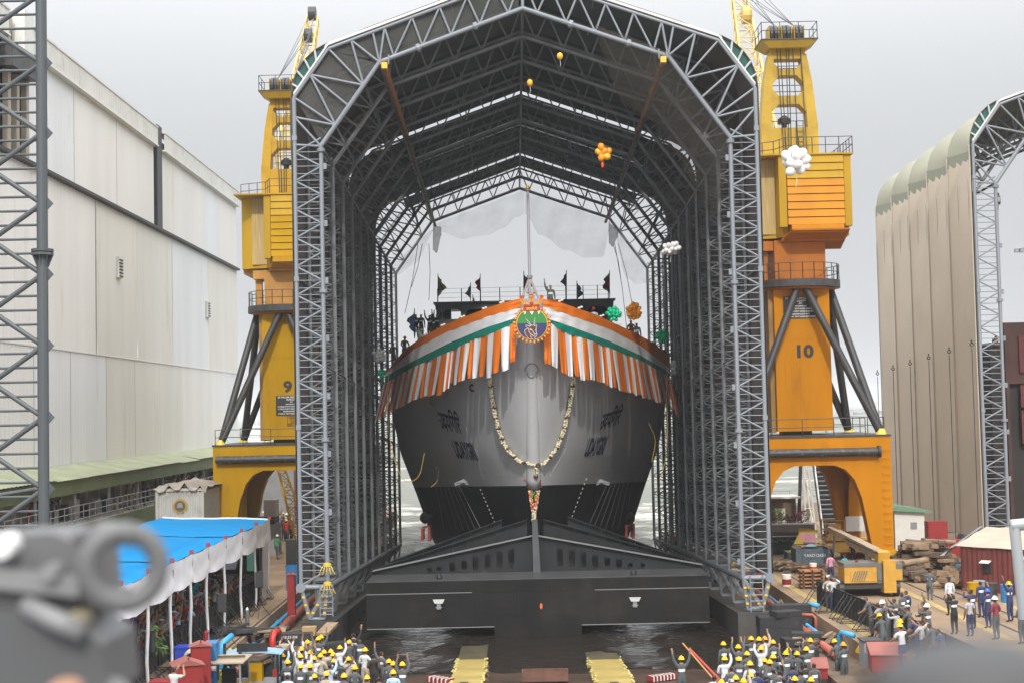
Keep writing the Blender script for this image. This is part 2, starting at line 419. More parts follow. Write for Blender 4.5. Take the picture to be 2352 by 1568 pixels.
# ---------------------------------------------------------------- modular building halls
OX, IX = 11.62, 10.3
def rib_bars(pitch=.72):
    """(kind, (x,h), (x,h), radius) of one truss frame; x across, h above its base"""
    L = []
    for s in (-1, 1):
        L += [('column', (s*OX, 1.5), (s*OX, 26.0), .11), ('column', (s*IX, 1.5), (s*IX, 23.5), .115),
              ('outer_chord', (s*OX, 26.0), (s*9.85, 28.45), .09), ('outer_chord', (s*9.85, 28.45), (0, 31.95), .09),
              ('inner_chord', (s*IX, 23.5), (s*7.28, 27.7), .125), ('inner_chord', (s*7.28, 27.7), (0, 30.3), .125)]
        h = 1.6; k = 0
        while h < 23.2:
            a, c = (OX, IX) if k % 2 == 0 else (IX, OX)
            L.append(('diagonal', (s*a, h), (s*c, h+pitch), .052))
            L.append(('rung', (s*OX, h+.02), (s*IX, h+.02), .026)); L.append(('rung', (s*OX, h+pitch/2), (s*IX, h+pitch/2), .026))
            h += pitch; k += 1
        o = [(OX, 23.6), (OX, 24.4), (OX, 26.0)]
        for p, q in (((OX, 23.6), (IX, 23.5)), ((OX, 25.0), (IX, 23.5)), ((OX, 25.0), (9.55, 24.55)), ((OX, 26.0), (9.55, 24.55)),
                     ((10.8, 27.15), (9.55, 24.55)), ((10.8, 27.15), (8.85, 25.5)), ((10.8, 27.15), (8.1, 26.55)), ((9.85, 28.45), (8.1, 26.55)),
                     ((8.7, 28.86), (8.1, 26.55)), ((8.7, 28.86), (7.28, 27.7)), ((7.6, 29.25), (7.28, 27.7)), ((7.0, 29.46), (7.28, 27.7))):
            L.append(('web', (s*p[0], p[1]), (s*q[0], q[1]), .062))
        n = 5
        for i in range(n):
            xo = 7.0-7.0*i/n; xi = 7.28-7.28*(i+.5)/n; xo2 = 7.0-7.0*(i+1)/n
            ho = lambda x: 31.95-.3553*x
            hi = lambda x: 30.3-.3571*x
            L.append(('web', (s*xo, ho(xo)), (s*xi, hi(xi)), .058)); L.append(('web', (s*xi, hi(xi)), (s*xo2, ho(xo2)), .058))
        # splayed lower legs
        L += [('leg', (s*OX, 1.5), (s*11.2, -.05), .12), ('leg', (s*IX, 1.5), (s*11.2, -.05), .12), ('leg', (s*IX, 1.5), (s*10.5, -.05), .10),
              ('base_beam', (s*OX, 1.5), (s*IX, 1.5), .12), ('base_beam', (s*10.5, -.05), (s*11.2, -.05), .1)]
    L.append(('post', (0, 30.3), (0, 31.95), .09))
    return L
def make_hall(label, X0, Y0, n, step, slope, closed, roofed, open_gap, first_parts=True, sagw=.5):
    root = world_thing('ship_hall', label, 'ship hall', (X0, Y0, 0))
    W = lambda x, s, h: Vector((X0+x, Y0+s, h-slope*s))
    bars = rib_bars()
    if first_parts:
        for kind, p, q, r in bars:
            bar(kind, W(p[0], 0, p[1]), W(q[0], 0, q[1]), r, M['steel'], root, 8 if r > .1 else 6)
        fl = MB()                                     # bolted flanges, gusset plates and reflective patches
        for s in (-1, 1):
            for h in (8.8, 16.2, 23.3):
                fl.tube(W(s*IX, 0, h-.09), W(s*IX, 0, h+.09), .2, 10); fl.tube(W(s*OX, 0, h+.5), W(s*OX, 0, h+.75), .17, 4)
            for x, h in ((2.4, 29.44), (5.3, 28.4)):
                d = Vector((-s*.94, 0, .336)); c = W(s*x, 0, h); fl.tube(c-d*.1, c+d*.1, .21, 10)
            for k in range(8): fl.box(W(s*(IX-.16), 0, 1.6+1.44*2*k+.72), (.22, .03, .3))
            fl.tube(W(s*OX, -.16, 1.5), W(s*OX, .16, 1.5), .24, 12)
        fl.build('flange', M['steel'], root)['kind'] = 'stuff'
        yb = MB()
        for s in (-1, 1):
            for p, q in (((OX, 1.5), (11.2, -.05)), ((IX, 1.5), (11.2, -.05)), ((IX, 1.5), (10.5, -.05))):
                for t in (.3, .55, .8):
                    c = W(s*(p[0]+(q[0]-p[0])*t), -.13, p[1]+(q[1]-p[1])*t); yb.box(c, (.14, .03, .1))
        yb.build('reflector', mat('yellow reflector', (.85, .5, .02), .5), root)['kind'] = 'stuff'
    for k in range(1, n):
        if k == 1 and first_parts or k == 1:
            b = MB()
            for kind, p, q, r in bars:
                b.tube((p[0], 0, p[1]), (q[0], 0, q[1]), r, 6 if r > .1 else 4)
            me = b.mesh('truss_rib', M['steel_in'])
        o = link('truss_rib', me, root, Matrix.Translation((0, k*step, -slope*k*step)))
        o['kind'] = 'stuff'
    if not first_parts:
        link('truss_rib', me, root)['kind'] = 'stuff'
    # lengthwise pipes
    for k in range(n-1):
        s0, s1 = k*step, (k+1)*step
        for x, h, r in ((0, 30.3, .07), (7.28, 27.7, .07), (IX, 23.5, .08), (IX, 12.5, .05), (IX, 1.5, .16), (OX, 17, .06), (OX, 7, .06), (3.6, 30.67, .05), (8.9, 28.7, .05)):
            for s in ((-1, 1) if x else (1,)):
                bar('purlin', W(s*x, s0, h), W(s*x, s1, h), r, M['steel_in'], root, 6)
    wires = MB()
    for k in range(n-1):
        for s in (-1, 1):
            for h0 in (2.5, 12):
                wires.tube(W(s*OX, k*step, h0), W(s*OX, (k+1)*step, h0+9), .015, 4); wires.tube(W(s*OX, (k+1)*step, h0), W(s*OX, k*step, h0+9), .015, 4)
    if sagw < .8: wires.build('wire_brace', M['black'], root)['kind'] = 'stuff'
    # fabric skin bay by bay: side wall, rounded eaves, roof; drawn in between the frames
    def skin(k, prof, m, name, sag, t0=0.0):
        rows = []
        for j in range(9):
            t = t0+(1-t0)*j/8; d = sag*4*t*(1-t)
            rows.append([W((x-math.copysign(d*nx, x)) if x else 0, (k+t)*step, h-d*nh) for x, h, nx, nh in prof])
        b = MB(); b.grid(rows); return b.build(name, m, root, smooth=True, fix=False)
    arc = []
    for i in range(7):
        a = math.pi/2*i/6*.92; arc.append((8.9+2.9*math.cos(a), 26.0+2.95*math.sin(a)+.0, math.cos(a), math.sin(a)))
    for k in range(n-1):
        for s in (-1, 1):
            if k < closed:
                wall = [(s*(OX+.18), h, nx, 0) for h, nx in ((1.6, .06), (8, .06), (14, .07), (20, .1), (24.2, .5), (26.0, 1))]
                skin(k, wall, M['fab_beige'], 'wall_panel', sagw); skin(k, [(x-s*.05, h, a, c) for x, h, a, c in wall], M['shade_skin'], 'wall_shade_skin', sagw)  # second, darker skin just inside stands in for interior shade
            if k < roofed:
                g = open_gap.get(k, 0)
                if k < closed:
                    skin(k, [(s*x, h, a, c) for x, h, a, c in arc], M['fab_green'], 'eaves_panel', sagw, g*.9); skin(k, [(s*(x-.05*a), h-.05*c, a, c) for x, h, a, c in arc], M['shade_skin'], 'eaves_shade_skin', sagw, g*.9)
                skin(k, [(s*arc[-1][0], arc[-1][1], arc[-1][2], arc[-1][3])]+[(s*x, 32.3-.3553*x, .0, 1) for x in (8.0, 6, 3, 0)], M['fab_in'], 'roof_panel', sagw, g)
    if first_parts or True:
        for s in (-1, 1):        # fabric closing the curved corner at the mouth, with its pale battens
            b = MB(); ins = [(OX+.05, 26.05), (10.75, 27.3), (9.85, 28.5)]
            pts = [(x, h) for x, h, _, _ in arc]
            b.add([W(s*x, .12, h) for x, h in pts+ins[::-1]], [tuple(range(len(pts)+3))]); b.build('corner_panel', M['fab_teal'], root)
            for i in range(1, 6):
                t = i/6; c = Vector((OX+(9.85-OX)*t, 26.05+2.4*t)); d = Vector(pts[i])
                bar('batten', W(s*c.x, .06, c.y), W(s*d.x, .06, d.y), .075, mat('batten grey', (.42, .43, .43), .6), root, 4)
        tr = MB()
        for s in (-1, 1):
            for p, q in (((OX+.02, 26.0), (9.86, 28.5)), ((9.86, 28.5), (0, 32.0))):
                a = W(s*p[0], -.05, p[1]+.12); c = W(s*q[0], -.05, q[1]+.12)
                tr.prism([a, a+Vector((0, .3, 0)), c+Vector((0, .3, 0)), c], (0, 0, .13))
        tr.build('edge_trim', M['offwhite'], root)
    return root, W
SL = .046
hall, HW = make_hall('large grey lattice framed ship hall over the warship with open arched mouth', .9, 71.0, 11, 4.5, SL, 9, 10, {5: .15, 7: .035, 9: .1})
# runway beams hung under the frames
for s in (-1, 1):
    x = 7.0*s
    a, c, d = HW(x, -.35, 27.4), HW(x, 14, 27.4), HW(x, 45.2, 27.4)
    b = MB()
    e = (a-d).normalized()
    b.tube(a, c, .16, 8); b.build('runway_beam', M['rust'], hall)
    b = MB(); b.tube(c, d, .12, 8); b.build('runway_beam', mat('brown rusty steel', (.17, .10, .065), .7, 0, .3, 2), hall)
    b = MB(); b.box(a+Vector((0, .1, .02)), (.28, .4, .3)); b.build('beam_bracket', mat('bracket yellow', (.75, .45, .05), .5), hall)
    bar('hanger', a+Vector((-.2, .1, .1)), a+Vector((-.2, .1, .6)), .04, M['steel'], hall); bar('hanger', a+Vector((.2, .1, .1)), a+Vector((.2, .1, .6)), .04, M['steel'], hall)
# ladders at the feet of the mouth
for s, dx in ((-1, 10.35), (1, 10.9)):
    b = MB(); x0 = .9+s*dx-.3
    for q in (0, .62): b.tube((x0+q, 70.75, -1.3 if s > 0 else .1), (x0+q, 70.75, 1.65), .035, 6)
    z = -1.1 if s > 0 else .2
    while z < 1.6: b.tube((x0, 70.75, z), (x0+.62, 70.75, z), .025, 5); z += .3
    b.build('ladder', M['steel'], hall)
# lashing of yellow rope on the left leg
b = MB()
for h in (1.62, 2.55):
    for k in range(3): b.ring(HW(-IX, 0, h+.05*k), .17, .035, (0, .1*k, 1), 12, 5)
    for k in range(5): b.path([HW(-IX+.1*(k-2), -.17, h), HW(-IX+.16*(k-2), -.25, h-.25), HW(-IX+.2*(k-2), -.2, h-.42)], .022, 5)
b.build('rope_lashing', mat('yellow rope', (.70, .50, .06), .8), hall)

hall2, HW2 = make_hall('beige fabric ship hall with scalloped eaves right of the orange crane', 40.6, 88.0, 6, 4.6, .03, 7, 5, {}, True, .85)
# tie down wires with shackles along its wall
for k in range(6):
    b = MB(); s = k*4.6+.1
    p = HW2(-OX-.5, s, 13.3-.1*k); q = HW2(-OX-.5, s, 1.2)
    b.tube(p, q, .025, 5); b.ring(p+Vector((0, 0, .2)), .10, .035, (0, 1, 0), 12, 5); b.ring(p+Vector((0, 0, .42)), .06, .03, (1, 0, 0), 10, 5)
    b.build('tie_down', M['black'], hall2)

sm = mat('seam tape', (.42, .37, .30), .8)
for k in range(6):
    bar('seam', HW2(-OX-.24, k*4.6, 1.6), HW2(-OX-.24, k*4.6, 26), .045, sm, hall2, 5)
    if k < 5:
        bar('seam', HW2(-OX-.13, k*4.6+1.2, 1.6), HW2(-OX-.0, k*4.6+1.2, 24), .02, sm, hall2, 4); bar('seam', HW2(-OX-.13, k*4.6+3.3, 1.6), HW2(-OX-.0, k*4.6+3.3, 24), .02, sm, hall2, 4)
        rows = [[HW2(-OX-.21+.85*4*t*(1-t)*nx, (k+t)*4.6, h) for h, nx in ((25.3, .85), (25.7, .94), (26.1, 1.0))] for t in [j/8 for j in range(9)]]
        b = MB(); b.grid(rows); b.build('eaves_band', mat('eaves band', (.20, .215, .17), .8), hall2, smooth=True, fix=False)  # sewn edge strip, its dark colour also carries the valley shade
# lattice mast of a third hall, close by on the left
root = world_thing('lattice_mast', 'dark grey lattice mast at the left edge in front of the white shed', 'mast', (-14.2, 43, 0))
dk = mat('dark grey mast paint', (.075, .086, .094), .45, .1, .15, 2, (.18, .17, .15), .15, 3)
bar('column', (-14.2, 43, 0), (-14.2, 43, 24), .165, dk, root, 12)
bar('column', (-15.75, 43, 0), (-15.75, 43, 24), .165, dk, root, 12)
bar('column', (-14.6, 45.2, 0), (-14.6, 45.2, 24), .13, dk, root, 10) if False else None
z = .4; k = 0
while z < 23.5:
    bar('rung', (-15.75, 43, z), (-14.2, 43, z), .04, dk, root, 6)
    if k % 5 in (0,): bar('diagonal', (-15.75, 43, z), (-14.2, 43, z+1.08), .08, dk, root, 8); bar('diagonal', (-14.2, 43, z+1.08), (-15.75, 43, z+2.16), .08, dk, root, 8)
    z += .432; k += 1
b = MB()
for k in range(11):
    c = (-14.0, 43, 1.48+2.16*k); b.prism([(-14.06, 42.98, c[2]-.22), (-13.86, 42.98, c[2]), (-14.06, 42.98, c[2]+.22)], (0, .04, 0))
b.tube((-14.2, 43, 15.02), (-14.2, 43, 15.1), .33, 16); b.tube((-14.2, 43, 15.13), (-14.2, 43, 15.21), .33, 16)
for k in range(8): b.prism([(-14.2+.16*math.cos(k*.785), 43+.16*math.sin(k*.785), 14.65), (-14.2+.31*math.cos(k*.785), 43+.31*math.sin(k*.785), 15.02), (-14.2+.16*math.cos(k*.785), 43+.16*math.sin(k*.785), 15.02)], (.02, .02, 0))
b.build('gusset', dk, root)['kind'] = 'stuff'

# netting
def hang_net(label, cols, m, name='safety_net'):
    """cols: list of columns of points"""
    b = MB(); b.grid(cols); return b.build(name, m, label=label, cat='net', smooth=True, fix=False)
gz = net_mat('pale gauze', (.42, .43, .45), .25, .5)
def sinterp(tab, x):
    for (a, b_), (c, d) in zip(tab, tab[1:]):
        if x <= c: t = max(0, min(1, (x-a)/(c-a))); return b_+(d-b_)*t*t*(3-2*t)
    return tab[-1][1]
Y = 116.4
def curtain(tops, bots, label, m, n=9, Y=Y, wav=.25):
    cols = []
    N_ = 40
    for i in range(N_+1):
        px = tops[0][0]+(tops[-1][0]-tops[0][0])*i/N_
        t, bt = interp(tops, px), sinterp(bots, px)
        cols.append([at(px, t+(bt-t)*j/n, Y)+Vector((0, wav*math.sin(px*.14+j*.35)+.3*noise.noise((px*.02, j*.3, 0)), 0)) for j in range(n+1)])
    return hang_net(label, cols, m)
curtain([(1004, 512), (1196, 440), (1205, 440)], [(1004, 530), (1060, 548), (1120, 540), (1160, 522), (1185, 500), (1205, 492)], 'pale gauze curtain hanging left of the peak at the far hall end', gz)
curtain([(1206, 440), (1402, 508)], [(1206, 492), (1240, 540), (1300, 575), (1345, 592), (1385, 590), (1402, 520)], 'pale gauze curtain hanging right of the peak at the far hall end', gz)
gn = net_mat('grey netting', (.16, .16, .155), .5, .3)
curtain([(994, 515), (1014, 522)], [(994, 575), (1003, 582), (1014, 540)], 'bunched grey net hanging by the left runway beam end', net_mat('bunched net', (.13, .13, .13), .7, .2), Y=115.6)
curtain([(1398, 508), (1420, 530)], [(1398, 560), (1406, 568), (1420, 545)], 'bunched grey net hanging by the right runway beam end', net_mat('bunched net', (.13, .13, .13), .7, .2), Y=115.6)
curtain([(1405, 515), (1490, 610)], [(1405, 520), (1440, 640), (1460, 652), (1490, 650)], 'torn grey net strung in the lower right corner of the far frame', gz, Y=115.9)
curtain([(900, 612), (1000, 520)], [(900, 640), (950, 610), (1000, 530)], 'torn grey net strung in the lower left corner of the far frame', gz, Y=115.9)
bn = net_mat('brown netting', (.20, .18, .15), .42, .25)
cols = []
for i in range(22):
    t = i/21; a = HW(3.6+6.3*t*.62, -.2, 30.4-.36*(3.6+6.3*t*.62)+.2) if t < .6 else HW(7.3+(10.3-7.3)*(t-.6)/.4, -.2, 27.9-(4.2)*(t-.6)/.4)
    c = HW(5.2+4.9*t, 3.6+2.2*t, 26.4-6.2*t+1.2*math.sin(t*3.1))
    cols.append([a.lerp(c, j/10)+Vector((.14*noise.noise((i*.4, j*.4, 0)), 0, -.9*math.sin(math.pi*j/10)*(.5+.5*t))) for j in range(11)])
hang_net('torn brown safety net sagging from the right of the hall mouth', cols, bn)
cols = []
for i in range(14):
    t = i/13; a = HW(-9.8+9.6*t, .15, (28.4+3.5*t)); c = HW(-7.3+7.1*t, .2, 27.8+2.5*t)
    cols.append([a.lerp(c, j/4) for j in range(5)])
hang_net('fine mesh stretched in the left half of the mouth truss', cols, net_mat('fine mesh', (.2, .2, .19), .45, .3))
cols = []
for i in range(12):
    t = i/11; a = HW(-11.5+(1.7*t), .15, 25.9+2.5*t); c = HW(-10.25+2.95*t, .2, 23.6+4.1*t)
    cols.append([a.lerp(c, j/4) for j in range(5)])
hang_net('fine mesh stretched across the left shoulder of the mouth truss', cols, net_mat('fine mesh', (.2, .2, .19), .45, .3))
# loose ropes hanging in the far opening
b = MB()
for px, x2, y2 in ((985, 985, 690), (960, 930, 720), (970, 945, 660), (1412, 1440, 760), (1420, 1452, 700), (1408, 1426, 640)):
    b.path([at(px, 560, 115.2), at((px+x2)/2+3, (560+y2)/2, 115), at(x2, y2, 115)], .03, 4)
b.build('hanging_rope', M['black'], label='thin dark ropes dangling in the far opening of the hall', cat='rope', kind='stuff')
# ---------------------------------------------------------------- the warship
CX = 1.05                                        # ship's centre line
BMAX = [(-3, 4.2), (.75, 6.9), (4.5, 8.05), (7.2, 8.95), (9.8, 9.4), (17, 9.5)]
YST = [(-3, 84.5), (0, 83.2), (4, 81.6), (8, 80.0), (12, 78.5), (16, 77.0)]
PEX = [(-3, 1.1), (.75, .95), (4.5, .82), (7.5, .72), (11, .65), (16, .60)]
def hb(Y, z):
    t = (Y-interp(YST, z))/19.0
    if t <= 0: return 0.0
    t2 = min(t, 1.0); p = interp(PEX, z)
    f = t2**p; f = f if t2 < 1 else 1
    b = interp(BMAX, z)*f
    if Y > 104: b *= 1-((Y-104)/140)**2
    return b
def yinv(px):
    """distance of the deck edge seen at horizontal picture position px"""
    u = max(3.0, abs(px-1219.5)); lo, hi = 77.0, 96.0
    for _ in range(40):
        m = (lo+hi)/2
        if hb(m, 15)*FPX/m < u: lo = m
        else: hi = m
    return lo
EDGE_L = [(885, 852), (897, 842), (927, 805), (967, 775), (1017, 748), (1060, 730), (1117, 708), (1157, 695), (1190, 687), (1223, 684)]
EDGE_R = [(1223, 684), (1250, 687), (1283, 693), (1317, 705), (1367, 722), (1417, 745), (1467, 768), (1500, 787), (1527, 808), (1538, 820)]
ZD = []
for px, py in EDGE_R: ZD.append((yinv(px), (at(px, py, yinv(px)).z+at(2446-px, interp(EDGE_L, 2446-px), yinv(px)).z)/2-.0-.45*min(1,(yinv(px)-77)/2)))
ZD = sorted(ZD); ZD = [q for i, q in enumerate(ZD) if i == 0 or q[0] > ZD[i-1][0]+.02]
def zd(Y):
    if Y > 96: return interp(ZD, 96)-.03*(Y-96)
    return interp(ZD, Y)
ship = world_thing('warship', 'grey warship with black underbody being launched stern first, bow draped in bunting', 'warship', (CX, 90, -2))
hullm = mat('hull grey', (.52, .525, .54), .38, 0, .05, .35, (.40, .38, .36), .15, .3, bump=.06, bscale=.9)
hull_b = mat('boot topping black', (.014, .015, .017), .6, 0, .25, .5, (.04, .037, .034), .25, .6, spec=.2)
NZ = 40
ts = [0, .002, .006, .014, .028, .05, .08, .12, .17, .23, .3, .38, .46, .55, .64, .73, .82, .9, 1.0, 1.3, 1.8, 2.6, 3.6, 4.6]
def zboot(Y): return 5.72-.047*(Y-82)
def hull_part(name, zlo, zhi, m, nz, rim=0):
    b = MB()
    for s in (-1, 1):
        rows = []
        for t in ts:
            r = []
            for j in range(nz+1):
                Y = 77.0; z = 0
                # slide along the stem line for this height
                f = j/nz; Yg = 80+t*19
                for _ in range(3):
                    z = zlo(Yg)+(zhi(Yg)-zlo(Yg))*f; Yg = interp(YST, z)+t*19.0
                r.append((CX+s*(hb(Yg, z)+.22*math.sqrt(max(0, min(1, t*12)))*0), Yg, z))
            rows.append(r)
        b.grid(rows)
    o = b.build(name, m, ship, smooth=True)
    bm = bmesh.new(); bm.from_mesh(o.data); bmesh.ops.remove_doubles(bm, verts=bm.verts, dist=.002); bmesh.ops.recalc_face_normals(bm, faces=bm.faces); bm.to_mesh(o.data); bm.free()
    o.data.polygons.foreach_set('use_smooth', [True]*len(o.data.polygons))
    return o
topside = hull_part('hull', zboot, zd, hullm, 26)
under = hull_part('underbody', lambda Y: -3.0, lambda Y: zboot(Y)-.0, hull_b, 16)
# rounded stem bar
b = MB(); pts = []
for k in range(24):
    z = 15.6-(15.6-1.2)*k/23; pts.append((CX, interp(YST, z)+.40, z))
pts.append((CX, interp(YST, 5.7)+.40, 5.7)); pts.sort(key=lambda p: -p[2]); n1 = [p for p in pts if p[2] > 5.69]; b.path(n1, .42, 14)
b.build('stem_bar', hullm, ship, smooth=True)
b = MB(); b.path([p for p in pts if p[2] <= 5.72], .426, 14); b.build('stem_bar', hull_b, ship, smooth=True)
# deck and bridge
b = MB(); rows = []
for k in range(26):
    Y = 77.3+k*4; rows.append([(CX+hb(Y, 15)*f*.985, Y, zd(min(Y, 180))-.15-.2) for f in (-1, -.5, 0, .5, 1)])
b.grid(rows); b.build('deck', mat('deck grey', (.14, .15, .16), .7, 0, .1, 1), ship)
dgrey = mat('bridge dark grey', (.10, .105, .115), .55, 0, .12, .8)
YB = 109.0
def P(px, py, Y=YB): return at(px, py, Y)
zt, zb_ = P(1205, 690).z, P(1205, 690).z-6.5
xl, xr = P(1000, 700).x, P(1409, 690).x
# front wall of the bridge built as frames round its window openings
b = MB()
wins = [(-6.3, -4.9), (-4.5, -3.1), (-2.7, -1.3), (-.7, .7), (1.3, 2.7), (3.1, 4.5), (4.9, 6.35)]
wz0, wz1 = zt-1.32, zt-.55; half = (xr-xl)/2; xc = (xl+xr)/2
def fr(x0, x1, z0, z1, d=.35): b.b2((xc+x0, YB, z0), (xc+x1, YB+d, z1))
fr(-half, half, wz1, zt-.12); fr(-half+.35, half-.35, zb_, wz0)
edges = [-half+.2]+[e for w_ in wins for e in w_]+[half-.2]
for i in range(0, len(edges), 2):
    if edges[i+1]-edges[i] > .02: fr(edges[i], edges[i+1], wz0, wz1)
for (a, c) in wins:
    for (x, z, dx, dz) in ((a, wz0, 1, 1), (c, wz0, -1, 1), (a, wz1, 1, -1), (c, wz1, -1, -1)):
        b.prism([(xc+x, YB+.01, z), (xc+x+dx*.22, YB+.01, z), (xc+x, YB+.01, z+dz*.22)], (0, .3, 0))
b.build('bridge_front', dgrey, ship)
b = MB(); b.b2((xc-half-.15, YB-.2, zt-.12), (xc+half+.15, YB+9, zt)); b.build('bridge_roof', dgrey, ship)
b = MB()
for s in (-1, 1): b.prism([(xc+s*half, YB+.36, zt-.13), (xc+s*(half-.4), YB+.36, zb_), (xc+s*(half-.4), YB+7, zb_), (xc+s*half, YB+7, zt-.13)], (-s*.2, 0, 0))
b.build('bridge_side', dgrey, ship)
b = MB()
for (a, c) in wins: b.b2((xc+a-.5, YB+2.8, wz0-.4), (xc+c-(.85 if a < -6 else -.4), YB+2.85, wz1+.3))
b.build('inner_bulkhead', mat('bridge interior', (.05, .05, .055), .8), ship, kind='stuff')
# guard rail wires along bridge roof
for px in (1005, 1060, 1104, 1148, 1195, 1258, 1300, 1340, 1373, 1398):
    p = P(px, 690); bar('stanchion', (p.x, YB+.2, zt), (p.x, YB+.2, zt+1.05), .035, M['black'], ship, 6)
for dz in (.35, .7, 1.05): bar('guard_wire', (xl+.3, YB+.2, zt+dz), (xr-.3, YB+.2, zt+dz), .014, M['grey'], ship, 4)
# anchor recess ring, hawse fittings, welding lines, knuckle brackets
def on_hull(px, py, off=.03):
    """nearest hull point seen at the picture position"""
    best = None
    for k in range(400):
        Y = 77+k*.06; p = at(px, py, Y); d = hb(Y, p.z)-abs(p.x-CX)
        if d > 0: return p+Vector((math.copysign(off, p.x-CX), -off, 0))
    return at(px, py, 90)
def stem_y(q): return interp(YST, q.z)+.40-math.sqrt(max(0, .42**2-(q.x-CX)**2))
b = MB(); pts = []
for k in range(25):
    a = 2*math.pi*k/24; px, py = 1221+15*math.sin(a)*(1.0 if math.cos(a) > -.2 else .82), 850-16*math.cos(a)
    q = at(px, py, 78.5); ys = interp(YST, q.z)+.40-math.sqrt(max(0, .42**2-(q.x-CX)**2)); hq = on_hull(px, py, .06); pts.append(at(px, py, min(hq.y, ys)-.03))
b.path(pts, .035, 6); b.build('hull_outline_ring', M['grey'], ship)
for sx, px in ((-1, 1066), (1, 1378)):
    p = on_hull(px, 1108, .0); b = MB(); s = sx
    b.prism([p+Vector((0, -.05, .25)), p+Vector((s*.55, .1, .02)), p+Vector((s*.5, .1, -.16)), p+Vector((0, -.05, -.02)), p+Vector((-s*.32, -.3, -.12)), p+Vector((-s*.36, -.3, .05))], (s*.05, -.32, .0))
    b.build('bilge_bracket', mat('light hull grey', (.30, .305, .33), .5), ship)
for px, py, c in ((1086, 890, 'dark'), (996, 920, 'rust'), (1437, 912, 'rust')):
    p = on_hull(px, py, .02); b = MB(); b.ring(p, .19 if c == 'dark' else .26, .055 if c == 'dark' else .04, (.6*(1 if px > 1223 else -1), -1, -.4), 14, 6); b.build('fairlead', M['blacksteel'] if c == 'dark' else mat('fairlead brass', (.30, .2, .08), .6), ship)
wm_ = mat('weld line', (.40, .41, .43), .5)
for pts in ([(1100, 890), (1140, 960), (1180, 1060), (1200, 1110)], [(960, 1075), (1060, 1090), (1228, 1092), (1400, 1084), (1490, 1070)], [(1300, 1030), (1270, 1080), (1255, 1110)], [(1060, 960), (1095, 1040), (1112, 1112)]):
    q = []
    for (a, c), (d, e) in zip(pts, pts[1:]):
        for k in range(6): q.append(on_hull(a+(d-a)*k/6, c+(e-c)*k/6, .004))
    b = MB(); b.path(q, .012, 4); b.build('weld_seam', wm_, ship)
# draught marks
for sx, p0, p1 in ((-1, (1104, 1122), (1136, 1195)), (1, (1346, 1098), (1314, 1182))):
    for k in range(9):
        t = k/8; a = on_hull(p0[0]+(p1[0]-p0[0])*t, p0[1]+(p1[1]-p0[1])*t, .03); c = on_hull(p0[0]+(p1[0]-p0[0])*(t+.05), p0[1]+(p1[1]-p0[1])*(t+.05), .03)
        b = MB(); b.tube(a, c, .02, 4); b.build('draught_mark', M['white'], ship)
# chalk marks near the stem
b = MB()
for k in range(6): b.tube(on_hull(1205+k*3, 1098+(k % 2)*3, .03), on_hull(1208+k*3, 1104-(k % 2)*3, .03), .02, 4)
for k in range(4): b.tube(on_hull(1237+k*2.5, 1090+k*6, .03), on_hull(1234+k*3, 1098+k*7, .03), .018, 4)
b.build('red_chalk_mark', mat('red chalk', (.5, .05, .05), .8), ship)
# name on both bows: lettering laid on the plating
def hull_text(body, size, pxc, pyc, pxa, pya, pxu, pyu, bold):
    """centre, picture vector of the writing direction per unit and of the upright per unit"""
    me = text_mesh(body, 1.0, bold); me.materials.clear(); me.materials.append(mat('name navy', (.02, .022, .06), .5))
    xs = [v.co.x for v in me.vertices]; ys = [v.co.y for v in me.vertices]
    cx, cy = (min(xs)+max(xs))/2, (min(ys)+max(ys))/2; wx, wy = max(xs)-min(xs), max(ys)-min(ys)
    bm = bmesh.new(); bm.from_mesh(me); bmesh.ops.triangulate(bm, faces=bm.faces)
    bmesh.ops.subdivide_edges(bm, edges=[e for e in bm.edges if e.calc_length() > .25], cuts=1)
    q = Vector(ABS[ship.name])
    for v in bm.verts:
        u = (v.co.x-cx)/wx; h = (v.co.y-cy)/wy
        v.co = on_hull(pxc+pxa*u+pxu*h, pyc+pya*u+pyu*h, .025)-q
    bm.to_mesh(me); bm.free(); link('ship_name', me, ship)
hull_text('उदयिगिर', 1, 1033, 965, 50, 14, -12, -56, .03)
hull_text('UDAYGIRI', 1, 1069, 1034, 49, 6, -14, -42, .045)
hull_text('उदयिगिर', 1, 1404, 957, 46, -14, 16, -54, .03)
hull_text('UDAYGIRI', 1, 1368, 1024, 44, -6, 14, -44, .045)
# jackstaff with tripod and gilt finial
b = MB(); f = Vector((1.05, 78.2, zd(78.2)-.2)); tp = at(1221, 437, 78.2)
bar('jackstaff', f, (f.x, f.y, tp.z), .075, mat('staff grey', (.36, .36, .38), .5), ship, 8)
jz = at(1220, 636, 78.2).z
for dx, dy in ((-.58, -.1), (.58, -.1), (0, .7)): bar('staff_stay', (f.x+dx, f.y+dy, f.z+.3), (f.x, f.y, jz), .06, mat('stay primer', (.42, .34, .34), .6), ship, 6)
b.tube((f.x, f.y, jz-.08), (f.x, f.y, jz+.08), .16, 10); b.tube((f.x, f.y, tp.z-.02), (f.x, f.y, tp.z+.03), .16, 10); b.build('staff_collar', M['grey'], ship)
b = MB(); z = tp.z+.03
b.ball((f.x, f.y, z+.08), (.12, .12, .07), 10, 6); b.ball((f.x, f.y, z+.2), (.09, .09, .06), 10, 6)
for k in range(4): b.ball((f.x+.07*math.cos(k*1.57), f.y+.07*math.sin(k*1.57), z+.12), (.045, .045, .06), 6, 5)
b.build('staff_finial', mat('brass finial', (.7, .42, .06), .3, .7), ship)
